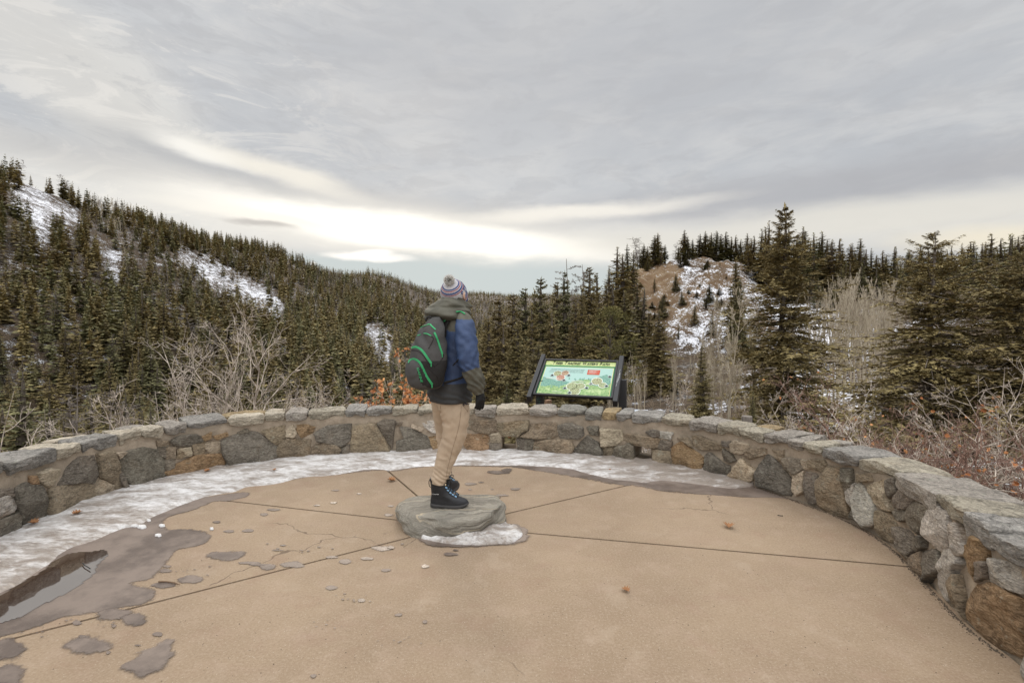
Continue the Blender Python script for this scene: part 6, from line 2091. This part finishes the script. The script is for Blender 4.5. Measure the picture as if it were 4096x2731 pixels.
# boots ------------------------------------------------------------------
def boot(ank, ang_, sc=1.0, detail=True):
    a = np.array([cos(ang_), sin(ang_), 0]); b_ = np.array([-sin(ang_), cos(ang_), 0]); z0 = ank[2]
    zf = ZT - .002
    o0 = np.array([ank[0], ank[1], 0])
    root = bpy.data.objects.new('boot', None)
    def ring(z, xb, xf, hw, p=2.4, toe=1.0, n_=48):
        t = np.linspace(0, 2 * pi, n_, endpoint=False); ct, st_ = np.cos(t), np.sin(t); r_ = (np.abs(ct) ** p + np.abs(st_) ** p) ** (-1 / p)
        cx_ = (xb + xf) / 2; rx = (xf - xb) / 2; x_ = ct * r_ * rx; w_ = hw * (1 - .22 * np.exp(-((x_ / rx + .25) / .35) ** 2) * toe - .12 * (x_ / rx < -.5) * toe)
        return o0 + (cx_ + x_)[:, None] * a + (st_ * r_ * w_)[:, None] * b_ + UP * z
    K = lin([(zf + .022, -.068, .232, .052, 1), (zf + .045, -.072, .235, .052, 1), (zf + .068, -.07, .215, .049, .8), (zf + .088, -.066, .165, .046, .5), (zf + .105, -.064, .118, .044, .3), (zf + .125, -.064, .088, .045, .1),
             (zf + .155, -.066, .072, .047, 0), (zf + .19, -.07, .066, .050, 0), (zf + .222, -.074, .064, .053, 0), (zf + .238, -.072, .058, .051, 0), (zf + .236, -.062, .05, .044, 0)], 5)
    up_o = rings_mesh([ring(k[0], k[1], k[2], k[3], 2.3, k[4]) for k in K], 'boot', [M_BOOT], person, .0022, 30, seed=2)
    S_ = [(zf, -.066, .222, .050), (zf + .004, -.072, .232, .055), (zf + .016, -.074, .240, .057), (zf + .028, -.073, .240, .056), (zf + .031, -.066, .232, .050)]
    rr_ = [ring(z, x0, x1, w, 2.4, 1) for z, x0, x1, w in S_]
    for r_ in rr_[:2]: r_[:, 2] += .010 * np.exp(-(((r_ - o0) @ a - .02) / .025) ** 2) + .022 * np.clip(((r_ - o0) @ a - .15) / .09, 0, 1) ** 2
    for r_ in rr_[2:]: r_[:, 2] += .016 * np.clip(((r_ - o0) @ a - .15) / .09, 0, 1) ** 2 + .006 * np.clip(-((r_ - o0) @ a) / .07, 0, 1)
    sl = rings_mesh(rr_, 'sole', [M_SOLE], up_o, 0)
    sl.matrix_parent_inverse = Matrix.Identity(4); sl.parent = up_o
    sl.matrix_parent_inverse = Matrix.Translation(Vector(person.location)) @ Matrix.Translation(-Vector(person.location))
    mb = MB(); mb2 = MB(); mb3 = MB()
    pos = [(.062, .215), (.066, .19), (.075, .165), (.088, .142), (.108, .122), (.128, .108), (.150, .094)]
    pr = None
    for i, (x_, z_) in enumerate(pos):
        for s_ in (-1, 1):
            w_ = .026 if i > 2 else .03
            c_ = o0 + a * (x_ - .012) + b_ * s_ * w_ + UP * (zf + z_ + .004)
            (mb2 if i < 2 else mb3).box(c_, (.018, .009, .011), Matrix.Rotation(ang_, 3, 'Z') @ Matrix.Rotation(.5, 3, 'Y'), 0, .002)
        l_, r2 = o0 + a * (x_ + .004) + b_ * .028 + UP * (zf + z_ + .006), o0 + a * (x_ + .004) - b_ * .028 + UP * (zf + z_ + .006)
        mid = (l_ + r2) / 2 + a * .006 + UP * .006
        mb.tube([l_, mid, r2], .003, 5)
        if pr is not None: mb.tube([pr[0], mid, r2], .003, 5); mb.tube([pr[1], mid, l_], .003, 5)
        pr = (l_, r2)
    t_ = o0 + a * .066 + UP * (zf + .225)
    for s_ in (-1, 1):
        mb.tube(catmull([t_, t_ + a * .02 + b_ * s_ * .02 + UP * .025, t_ + a * .042 + b_ * s_ * .03 + UP * .028, t_ + a * .038 + b_ * s_ * .02 + UP * .005, t_ + a * .01], 4), .0028, 5)
        mb.tube(catmull([t_, t_ + a * .02 + b_ * s_ * .035 - UP * .03, t_ + a * .016 + b_ * s_ * .045 - UP * .07], 4), .0025, 5)
    hl = o0 - a * .072 + UP * (zf + .235); mb.tube(catmull([hl, hl - a * .012 - UP * .03, hl - a * .008 - UP * .065, hl + a * .003 - UP * .075], 4), .003, 5)
    for m_, nm, mt_ in ((mb, 'laces', M_LACE), (mb2, 'hooks', M_HOOK), (mb3, 'eyelets', M_HOOKB)):
        q_ = m_.build(nm, mt_, None); q_.parent = up_o
    if detail:
        mb = MB(); c_ = o0 - b_ * .0505 + UP * (zf + .205) - a * .02
        mb.box(c_, (.018, .004, .011), Matrix.Rotation(ang_, 3, 'Z'), 0, .001); q_ = mb.build('label', plain('grey_label', (.4, .38, .33)), None); q_.parent = up_o
        V, F = text_mesh('Columbia', .013, 0, .0002); mb = MB()
        V2 = o0 + (V[:, 0] - .045)[:, None] * a - b_ * .0495 + (zf + .118 + V[:, 1])[:, None] * UP
        mb.add(V2, F); q_ = mb.build('lettering', plain('pale_print', (.5, .48, .46)), None); q_.parent = up_o
    return up_o


boot(ANR, radians(-3)); boot(ANL, radians(62), detail=False)

# jacket -----------------------------------------------------------------
def tr(px, py, dy, rx, ry, egg=0.0, tilt=0.0): return [*pp(px, py, dy), rx, ry, egg, tilt]


TK = lin([tr(1801, 1602, .04, .190, .150), tr(1801, 1590, .04, .204, .160), tr(1799, 1560, .04, .205, .16), tr(1802, 1500, .04, .197, .155), tr(1806, 1440, .04, .203, .157), tr(1810, 1380, .04, .212, .155),
          tr(1812, 1330, .04, .215, .145), tr(1813, 1295, .04, .205, .13), tr(1813, 1272, .04, .17, .115), tr(1812, 1252, .03, .115, .10), tr(1813, 1235, .03, .085, .085), tr(1815, 1222, .03, .075, .078)], 8)
ZY = pp(1800, 1316)[2]; ZH = pp(1800, 1528)[2]


def jac_mi(c_):
    w = vnoise(c_[:, 0] * 3, c_[:, 1] * 3) * .0
    side_ = (c_ - np.array(CH)) @ RGT
    yoke = ZY - .10 * np.clip(side_ - .02, 0, .2)
    hem = ZH - .12 * np.clip(.16 - np.abs(side_), 0, .16)
    return np.where(c_[:, 2] > yoke, 0, np.where(c_[:, 2] < hem, 2, 1))


rings_mesh([hring(k[:3], k[3], k[4], 72, 2.4) for k in TK], 'jacket', [M_OLIVE, M_BLUE, M_DARKSH], person, .009, 9, jac_mi, seed=4,
           fold=creases([(zz_(1590), .006, .06, .5, 0), (zz_(1420), .006, .09, 1.2, 1)]))
ZB = zz_(1468)


def sleeve(keys, name, seed):
    r_ = tube_rings(keys, 48, 9, 2.2, X1)
    sl_mi = lambda c_: np.where(c_[:, 2] < ZB + .02 * np.sin(c_[:, 0] * 20), 2, np.where(c_[:, 2] > ZY + .075, 0, 1))
    return rings_mesh(r_, name, [M_OLIVE, M_BLUE, M_OLIVE], person, .008, 11, sl_mi, seed=seed,
                      fold=creases([(zz_(1490), .007, .055, .9, 0), (zz_(1535), .006, .04, .6, 1), (zz_(1420), .004, .09, -1.0, 2), (zz_(1350), .004, .11, 1.4, 2)]))


sk = lambda px, py, dy, ru, rv: [*pp(px, py, dy), ru, rv]
sleeve([sk(1848, 1266, -.07, .045, .05), sk(1856, 1283, -.11, .062, .075), sk(1862, 1315, -.15, .078, .09), sk(1865, 1360, -.18, .083, .092), sk(1870, 1410, -.20, .080, .088), sk(1878, 1455, -.205, .077, .082), sk(1886, 1480, -.205, .073, .078),
        sk(1898, 1515, -.195, .070, .074), sk(1907, 1540, -.185, .062, .064), sk(1914, 1562, -.175, .042, .046), sk(1917, 1572, -.172, .038, .042)], 'sleeve', 12)
lsk = lambda P_, r_: [*P_, r_, r_]
sleeve([lsk(SHL + RGT * .07 + UP * .03, .05), lsk(SHL + UP * .005, .072), lsk(SHL * .6 + ELL * .4, .08), lsk(ELL, .072), lsk(ELL * .5 + WRL * .5, .062), lsk(WRL, .042)], 'sleeve', 15)

# hood bunched round the neck, open collar wings to the front
hk = lin([tr(1782, 1284, .02, .150, .115, .02), tr(1776, 1272, .0, .178, .135, .03), tr(1773, 1255, -.01, .182, .140, .06), tr(1777, 1238, -.01, .168, .130, .10), tr(1783, 1222, .0, .140, .118, .11),
          tr(1790, 1208, .01, .115, .105, .08), tr(1799, 1198, .03, .100, .098, .03), tr(1806, 1192, .04, .090, .092, .0), tr(1808, 1196, .04, .078, .08, 0)], 7)


def hood_fold(V):
    d_ = V - np.array(pp(1790, 1240)); t = np.arctan2(d_ @ FWD, d_ @ RGT)
    return .013 * np.sin(V[:, 2] * 62 + 3 * t + 2.5 * fbm(V[:, 0] * 7, V[:, 1] * 7, V[:, 2] * 5, o=2)) - .012 * np.exp(-((V[:, 2] - zz_(1232)) / .012) ** 2)


rings_mesh([hring(k[:3], k[3], k[4], 72, 2.1, egg=k[5]) + UP * (-.35 * np.clip(((hring(k[:3], k[3], k[4], 72, 2.1) - k[:3]) @ FWD), 0, 1))[:, None] * .3 for k in hk], 'hood', [M_OLIVE], person, .012, 10, seed=21, fold=hood_fold)
# hem cord
mb = MB(); q0 = pp(1850, 1606, -.10)
for a_ in ([(0, 0), (.012, -.02), (.02, -.005), (.03, -.022), (.038, -.008)], [(0, 0), (.01, -.012), (.035, -.018), (.06, -.012)], [(0.005, 0), (.006, -.03), (.018, -.024)]):
    mb.tube(catmull([q0 + np.array([x_, -.004 * i, z_]) for i, (x_, z_) in enumerate(a_)], 4), .0028, 5)
mb.build('hem_cord', plain('navy_cord', (.01, .012, .03)), person)

# beanie -----------------------------------------------------------------
AXB = unit(np.array([-.17, -.72, .70])); HC = pp(1818, 1182, .08)
hx = unit(np.cross(np.array([0, 1.0, 0]), AXB)); hy = np.cross(AXB, hx)
prof = [(-.066, .088), (-.058, .098), (-.03, .105), (.0, .108), (.03, .107), (.06, .102), (.085, .092), (.105, .078), (.122, .058), (.132, .036), (.137, .012)]
PK = catmull(np.array(prof), 7); HR = []
nst = 96
for h_, r_ in PK:
    t = np.linspace(0, 2 * pi, nst, endpoint=False)
    rb = r_ * (1 + .007 * np.cos(t * 24))
    HR.append(HC + AXB * h_ * 1.02 + (np.cos(t) * rb)[:, None] * hx + (np.sin(t) * rb * 1.05)[:, None] * hy)
bands = [(-1, -.022, 2), (-.022, -.015, 0), (-.015, -.005, 1), (-.005, .002, 0), (.002, .014, 2), (.014, .018, 0), (.018, .030, 2), (.080, .084, 1), (.084, .089, 0), (.089, .099, 2), (.104, .109, 1), (.114, .119, 2)]


def hat_mi(c_):
    h_ = (c_ - HC) @ AXB / 1.02; r_ = np.zeros(len(c_), int)
    for a, b_, m_ in bands: r_[(h_ >= a) & (h_ < b_)] = m_
    return r_


beanie = rings_mesh(HR, 'beanie', [M_KNITW, M_KNITR, M_KNITB], person, 0, mi_fn=hat_mi)
# pom-pom: a tuft of many yarn ends
rs = RS(9); c_ = HC + AXB * .165; C, D, S, L, Wd, T = [], [], [], [], [], []
for k in range(2600):
    v = unit(rs.normal(0, 1, 3)); C.append(c_ + v * .018); D.append(unit(v + rs.normal(0, .18, 3))); S.append(unit(rs.normal(0, 1, 3))); L.append(rs.uniform(.022, .034)); Wd.append(.0026); T.append(rs.rand())
V, F, t_ = kites(*[np.array(a) for a in (C, D, S, L, Wd, T)])
link('pompom', mesh_np('pompom', V, F, [mat('grey_yarn', lambda nt, b: nt.l.new(nt.mix(nt.attr('tint'), (.62, .60, .57), (.86, .84, .80)), b.inputs['Base Color']), (.5, .5, .5), .9, .1)], None, False, {'tint': t_}), person)
mb = MB()     # knitted letters S T E climbing round the side
t0 = None
hv = HC + AXB * .057
for k, ch_ in enumerate('STEAMBOAT'[:5]):
    V, F = text_mesh(ch_, .062, 0, .0022); V[:, 0] -= V[:, 0].mean()
    w_ = .2 + 0
    ph0 = radians(-42) + k * .42
    out_ = []
    for x_, y_, _ in V:
        t = ph0 + x_ / .108; h_ = .034 + y_ * 1.02
        r_ = np.interp(h_, PK[:, 0], PK[:, 1]) + .0025
        out_.append(HC + AXB * h_ * 1.02 + cos(t) * r_ * hx + sin(t) * r_ * 1.05 * hy)
    mb.add(out_, F)
mb.build('lettering', M_KNITB, person)
mb = MB()      # a little hair at the nape and over the ears
r2 = RS(4)
for k in range(160):
    t = r2.uniform(pi, 2 * pi); q0 = HC - AXB * .02 + (cos(t) * .088) * hx + (sin(t) * .090) * hy
    mb.tube([q0, q0 - UP * .02 + r2.normal(0, .003, 3), q0 - UP * .045 + r2.normal(0, .005, 3)], [.003, .0025, .001], 3)
mb.build('hair', M_HAIR, person)


# gloves -------------------------------------------------------------------
def glove(wr, down, palm_n, fwd_, name='glove', curl=.35):
    """skin-modifier hand: wrist, palm, four bent fingers and a thumb from the side of the palm"""
    d = unit(down); f_ = unit(fwd_ - d * (fwd_ @ d)); n_ = np.cross(d, f_)
    if n_ @ palm_n < 0: n_ = -n_
    P_, R_, E_ = [wr - d * .01, wr + d * .03, wr + d * .058], [.030, .032, .033], [(0, 1), (1, 2)]
    def chain(root, pts, rad):
        prev = root
        for p_, r_ in zip(pts, rad):
            P_.append(p_); R_.append(r_); E_.append((prev, len(P_) - 1)); prev = len(P_) - 1
    for k, (off, ln) in enumerate(((.030, .074), (.011, .082), (-.009, .077), (-.028, .062))):
        b_ = wr + d * .078 + f_ * off; q = [b_]; a = curl * (.6 + .15 * k); dd = d
        for s_, fr in enumerate((.42, .33, .25)):
            dd = unit(d * cos(a) + n_ * sin(a)); q.append(q[-1] + dd * ln * fr); a += curl * (1.0 + .1 * k)
        chain(2, q, (.0135, .0115, .0105, .009))
    t0_ = wr + d * .030 + f_ * .030
    chain(1, [t0_, t0_ + f_ * .016 + d * .026 + n_ * .012, t0_ + f_ * .020 + d * .052 + n_ * .022, t0_ + f_ * .016 + d * .070 + n_ * .028], (.018, .014, .0125, .010))
    me_ = bpy.data.meshes.new(name); me_.from_pydata([tuple(p_) for p_ in P_], E_, []); o_ = bpy.data.objects.new(name, me_); COL.objects.link(o_)
    o_.modifiers.new('s', 'SKIN').use_smooth_shade = True
    for k, v in enumerate(me_.skin_vertices[0].data): v.radius = (R_[k], R_[k]); v.use_root = k == 1
    s_ = o_.modifiers.new('ss', 'SUBSURF'); s_.levels = s_.render_levels = 2
    dg = bpy.context.evaluated_depsgraph_get(); nm = bpy.data.meshes.new_from_object(o_.evaluated_get(dg)); nm.name = name
    bpy.data.objects.remove(o_); nm.materials.clear(); nm.materials.append(M_GLOVE)
    return link(name, nm, person)


glove(pp(1916, 1568, -.172), np.array([.10, .02, -1.0]), np.array([-.5, .5, 0]), np.array([.75, .60, 0]))
glove(WRL, np.array([.1, .05, -1.0]), np.array([.3, -.8, 0]), FWD)

# backpack -----------------------------------------------------------------
bp_c = pp(1724, 1400, -.20)
BCK = -FWD
pack = empty('backpack', (float(bp_c[0]), float(bp_c[1]), pp(1724, 1550)[2]), "charcoal backpack with bright green zips on the hiker's back", 'backpack')


def pk(px, py, w, t, dy=0.0, tilt=0): return [*pp(px, py, -.17 + dy), w, t]


PKS = lin([pk(1711, 1553, .07, .05), pk(1709, 1549, .105, .078), pk(1708, 1535, .132, .098), pk(1711, 1500, .148, .112), pk(1717, 1455, .153, .117), pk(1720, 1410, .148, .113), pk(1723, 1370, .134, .102),
           pk(1726, 1330, .118, .088), pk(1733, 1300, .095, .066, .01), pk(1739, 1280, .072, .048, .02), pk(1742, 1268, .045, .030, .02)], 8)


def pack_fold(V):
    c_ = np.array(pp(1712, 1450, -.17)); o_ = (V - c_) @ BCK; l_ = (V - c_) @ RGT; z_ = V[:, 2]
    r_ = 0
    # two stacked front pockets bulging backwards
    zc1, zc2 = zz_(1490), zz_(1420)
    b1 = np.clip(1 - ((l_) / .125) ** 2 - ((z_ - zc1) / .125) ** 2, 0, 1) ** .5 * .040 * (o_ > 0)
    b2 = np.clip(1 - ((l_) / .145) ** 2 - ((z_ - zc2) / .16) ** 2, 0, 1) ** .5 * .022 * (o_ > 0)
    return np.maximum(b1, 0) + b2 + .006 * np.sin((z_ + l_) * 55 + 3 * fbm(V[:, 0] * 6, V[:, 1] * 6, z_ * 6, o=2)) * np.clip((z_ - zz_(1400)) / .1, 0, 1)


pbody = rings_mesh([hring(k[:3], k[3], k[4], 84, 2.6) for k in PKS], 'pack_body', [M_PACK, M_PACKD], pack, .005, 10, seed=31, fold=pack_fold,
                   mi_fn=lambda c_: (((c_ - np.array(pp(1712, 1450, -.17))) @ RGT > .11) & (c_[:, 2] < zz_(1430))).astype(int))


def bvh_of(objs):
    V, F, n_ = [], [], 0
    for o_ in objs:
        mw = o_.matrix_world if False else None
        for v in o_.data.vertices: V.append(v.co.copy())
        F += [[i + n_ for i in p_.vertices] for p_ in o_.data.polygons]; n_ += len(o_.data.vertices)
    return BVHTree.FromPolygons(V, F)


def drape(bvh, pts_px, lift=.002, fallback=None):
    out, last_ = [], None
    for px, py in pts_px:
        d = Vector(ray(px, py)).normalized()
        h_ = bvh.ray_cast(Vector((0, 0, CAM_H)), d)
        if h_[0] is not None: last_ = np.array(h_[0]) + np.array(h_[1]) * lift * (1 if h_[1].dot(d) < 0 else -1); out.append(last_)
        elif last_ is not None: pass
    return np.array(out)


def z1(x, y): return (1500 + x * .38265, 1050 + y * .38265)


pb = bvh_of([pbody])
def dens(pts, k=6): return [tuple(q) for q in catmull(np.array(pts, float), k)]


def ribbon(mb_, P, w, lift):
    """flat tape following P on the pack, facing away from the pack centre"""
    P = np.asarray(P); T = unit(np.gradient(P, axis=0)); c_ = np.array(pp(1714, 1420, -.17)); V = []
    for i in range(len(P)):
        n_ = P[i] - c_; n_[2] *= .3; n_ = unit(n_ - T[i] * (n_ @ T[i])); s_ = np.cross(T[i], n_)
        for a_, b_ in ((-w, -lift), (-w * .9, lift), (w * .9, lift), (w, -lift)): V.append(P[i] + s_ * a_ + n_ * b_)
    mb_.add(V, [(i * 4 + k, i * 4 + (k + 1) % 4, (i + 1) * 4 + (k + 1) % 4, (i + 1) * 4 + k) for i in range(len(P) - 1) for k in range(4)])


ZIPS = [[(350, 925), (372, 898), (420, 882), (470, 900), (510, 940), (550, 1000), (588, 1052)], [(352, 1055), (356, 1030), (392, 1012), (440, 1020), (480, 1060), (510, 1125), (545, 1195), (597, 1272)],
        [(620, 730), (650, 800), (680, 890), (703, 955)], [(575, 645), (600, 672), (633, 702)], [(448, 700), (500, 667), (570, 643)], [(445, 765), (480, 752)], [(512, 740), (550, 746), (588, 768)]]
for k, zl in enumerate(ZIPS):
    P = drape(pb, dens([z1(*q) for q in zl]), .001)
    if len(P) > 3:
        mb = MB(); ribbon(mb, P, (.0085 if k < 2 else .0075 if k == 2 else .006 if k < 5 else .0035), .003); mb.build('zip', M_ZIP, pack)
        if k < 3:
            mb = MB(); e_ = P[-1]; mb.box(e_ + np.array([.0, -.006, -.012]), (.007, .004, .026), None, 0, .001); mb.build('zip_pull', M_ZIP, pack)
# brand-like lettering running down the lower pocket, as on the real pack
V, F = text_mesh('DAKINE', 1.0, .15, .02); wv, hv_ = V[:, 0].max(), V[:, 1].max()
px_ = []
for x_, y_, _ in V:
    f_, g_ = x_ / wv, y_ / hv_
    a0 = np.array((447, 1098)); a1 = np.array((492, 1252)); q = a0 + (a1 - a0) * f_ + np.array((22, -5)) * (g_ - .5); px_.append(z1(*q))
mb = MB(); out_ = []
for q in px_:
    r_ = drape(pb, [q], .0025); out_.append(r_[0] if len(r_) else np.array(pp(1680, 1500, -.4)))
mb.add(out_, F); mb.build('lettering', M_ZIP, pack)
# pocket piping, haul loop, side seams
for k, zl in enumerate([[(342, 975), (350, 935), (400, 915), (450, 925), (500, 965), (545, 1030), (570, 1080)], [(545, 1070), (600, 1140), (650, 1190), (665, 1240)], [(615, 1080), (670, 1040), (712, 985), (715, 955)], [(560, 900), (610, 800), (585, 770)], [(440, 720), (400, 800), (375, 870)]]):
    P = drape(pb, dens([z1(*q) for q in zl]), .001)
    if len(P) > 3: mb = MB(); mb.tube(P, .0032, 6); mb.build('piping', M_PACKD, pack, True)
mb = MB(); q0 = [z1(*q) for q in ((528, 610), (545, 575), (575, 570), (600, 600), (625, 640))]
P = catmull([at_y(*q, Y0 - .17 + .0) for q in q0], 6); mb.tube(P, .008, 8); mb.build('haul_loop', M_PACKD, pack, True)
# shoulder straps: over the shoulders, green edged
for s_ in (1, -1):
    sh = (SHR if s_ > 0 else SHL); base_ = np.array([NECK[0], NECK[1] + .01, 0])
    off = RGT * .115 * s_
    P = catmull([base_ + off + BCK * .15 + UP * zz_(1345), base_ + off + BCK * .135 + UP * zz_(1300), base_ + off + BCK * .07 + UP * (zz_(1268)), base_ + off + UP * (zz_(1262)), base_ + off + FWD * .06 + UP * zz_(1275), base_ + off * .95 + FWD * .10 + UP * zz_(1310), base_ + off * 1.0 + FWD * .128 + UP * zz_(1380),
                 base_ + off * 1.25 + FWD * .095 + UP * zz_(1460), base_ + off * 1.65 + BCK * .02 + UP * zz_(1500), base_ + off * 1.3 + BCK * .16 + UP * zz_(1520)], 7)
    mb = MB(); T_ = unit(np.gradient(P, axis=0)); V = []
    for i in range(len(P)):
        n_ = P[i] - (base_ + off * .3 + UP * zz_(1400)); n_ = unit(n_ - T_[i] * (n_ @ T_[i])); s2 = np.cross(T_[i], n_); w_ = .028 if i < 45 else .012
        for a_, b_ in ((-w_, -.003), (-w_, .006), (w_, .006), (w_, -.003)): V.append(P[i] + s2 * a_ + n_ * b_)
    mb.add(V, [(i * 4 + k, i * 4 + (k + 1) % 4, (i + 1) * 4 + (k + 1) % 4, (i + 1) * 4 + k) for i in range(len(P) - 1) for k in range(4)]); so = mb.build('shoulder_strap', M_PACKD, pack)
hb = bvh_of([o_ for o_ in person.children if o_.name.startswith(('jacket', 'hood', 'sleeve'))])
for zl in ([(845, 520), (880, 514), (915, 527), (940, 545)], [(705, 622), (718, 612), (733, 598)]):
    P = drape(hb, dens([z1(*q) for q in zl]), .006)
    if len(P) > 3: mb = MB(); mb.tube(P, .0055, 6); mb.build('strap_edge', M_ZIP, pack, True)
mb = MB()
P = drape(hb, dens([z1(*q) for q in ((812, 1078), (845, 1040), (875, 1012))]), .004)
if len(P) > 3: mb.tube(P, .004, 6); mb.build('compression_strap', M_PACKD, pack, True)

# ------------------------------------------------------------------ little litter
M_DRY = mat('dry_leaf', None, (.30, .15, .07), .8, .2)
LIT = [(2915, 2107, .10, 'curled brown oak leaf lying alone on the right half of the paving'), (2502, 2362, .06, 'small tan curled leaf on the bare paving below the boulder, right of centre'), (830, 1885, .085, 'brown leaf lying on the snow strip close to the wall, left of centre'),
       (310, 2054, .08, 'brown leaf lying half frozen on the icy snow at the left'), (134, 2094, .09, 'rust-coloured leaf at the wall foot near the left edge'), (1095, 1881, .06, 'faint leaf frozen into the snow left of the radial joint'),
       (1567, 1923, .10, 'crumpled tan leaf beside the joint behind the boulder'), (2439, 1880, .035, 'tiny orange leaf scrap on the grey ice below the sign')]
for k, (px, py, s_, lb) in enumerate(LIT):
    p_ = floor_pt(px, py, .035 if py < 1900 and k not in (6,) or k in (3, 4) else .004); r_ = RS(k)
    ax = unit(np.array([r_.uniform(-1, 1), r_.uniform(-.5, .5), 0])); sd = np.array([-ax[1], ax[0], 0]); V = []
    for x_, y_ in LEAF_SHAPE: V.append(p_ + ax * (y_ - .5) * s_ + sd * x_ * s_ + UP * (abs(x_) * s_ * .8 + .15 * s_ * (y_ - .5) ** 2 * 4 + .002))
    V.append(p_ + UP * .003); n_ = len(LEAF_SHAPE)
    tag(link('leaf', mesh_np('leaf', V, [(i, (i + 1) % n_, n_) for i in range(n_)], [M_DRY], None, False)), lb, 'leaf')
mb = MB(); P = [floor_pt(*z7(*q), z=.016) for q in ((420, 955), (432, 968), (445, 975), (460, 985))]; mb.tube(P, .003, 5); tag(mb.build('twig', M_LACE), 'short dark twig lying in the puddle at the left', 'twig')
mb = MB(); P = [floor_pt(*z7(*q), z=.009) for q in ((808, 1050), (850, 1050), (890, 1056), (915, 1066))]; mb.tube(P, [.005, .004, .004, .002], 5); tag(mb.build('twig', mat('brown_twig', None, (.16, .10, .06), .8)), 'thin brown twig lying across a damp spot left of the long joint', 'twig')
mb = MB(); P = [floor_pt(*q, z=.006) for q in ((3110, 2059), (3120, 2061), (3132, 2062))]; mb.tube(P, .003, 5); tag(mb.build('twig', M_LACE), 'tiny dark twig on the right half of the paving near the wall', 'twig')
rs = RS(99); mb = MB()
def grit(mb_, p_, r_):
    v = np.array([[1, 0, 0], [0, 1, 0], [-1, 0, 0], [0, -1, 0], [0, 0, .8], [0, 0, -.2]]) * r_ * rs.uniform(.6, 1.3, (6, 3))
    mb_.add(p_ + v + UP * r_ * .2, [(0, 1, 4), (1, 2, 4), (2, 3, 4), (3, 0, 4), (1, 0, 5), (2, 1, 5), (3, 2, 5), (0, 3, 5)])
for k in range(420):
    px, py = rs.uniform(200, 4000), rs.uniform(1990, 2731)
    q = floor_pt(px, py, .0)
    if np.hypot(*(q[:2] - cen)) > bound(atan2(q[1] - cen[1], q[0] - cen[0])) - .1 or np.hypot(*(q[:2] - cen)) < .7: continue
    grit(mb, q, rs.uniform(.0012, .0035))
for s_ in np.linspace(smin + .2, smax - .1, 520):      # dirt line where the paving meets the wall on the right
    if np.interp(s_, SS, CX) < 1.6: continue
    for j in range(9): grit(mb, wpt(s_ + rs.uniform(-.02, .02), .0, .03 + abs(rs.normal(0, .014))), rs.uniform(.002, .006))
tag(mb.build('grit', plain('dark_grit', (.11, .085, .062), .9)), 'dark grit scattered on the paving and along the wall foot', 'grit', kind='stuff')
# flakes of broken ice
for k, (x_, y_, s_) in enumerate([(685, 772, .05), (722, 777, .075), (808, 822, .05), (825, 772, .045), (1080, 787, .035), (760, 745, .03)]):
    P = jag(ell(x_, y_, s_ * 330, s_ * 110, z7, 40 + k), .012, .006, k); c_ = P.mean(0); n_ = len(P)
    V = np.vstack([np.column_stack([P, np.full(n_, .004)]), np.column_stack([c_ + (P - c_) * .9, np.full(n_, .017)]), [[c_[0], c_[1], .019]]])
    F = [(i, (i + 1) % n_, n_ + (i + 1) % n_, n_ + i) for i in range(n_)] + [(n_ + i, n_ + (i + 1) % n_, 2 * n_) for i in range(n_)]
    me = mesh_np('ice_flake', V, F, [M_ICE], None, True, {'dirt': np.full(len(V), -.2)})
    tag(link('ice_flake', me), 'loose flake of broken ice on the damp paving left of the boulder', 'ice flake', 'ice flakes beside the snow strip')
# oak leaves drifted against the outside of the wall, seen through the drain
rs = RS(71); pts = [(wpt(hole_sz[0][0] + rs.uniform(-.2, .45), rs.uniform(.03, .17), -.62 - rs.rand() * .25), (rs.normal(), rs.normal(), .3)) for _ in range(70)]
tag(link('leaf_drift', leaves_mesh('leaf_drift', pts, .075, 4, .01)), 'drift of orange oak leaves outside the wall, glimpsed through the left drain hole', 'leaves', kind='stuff')
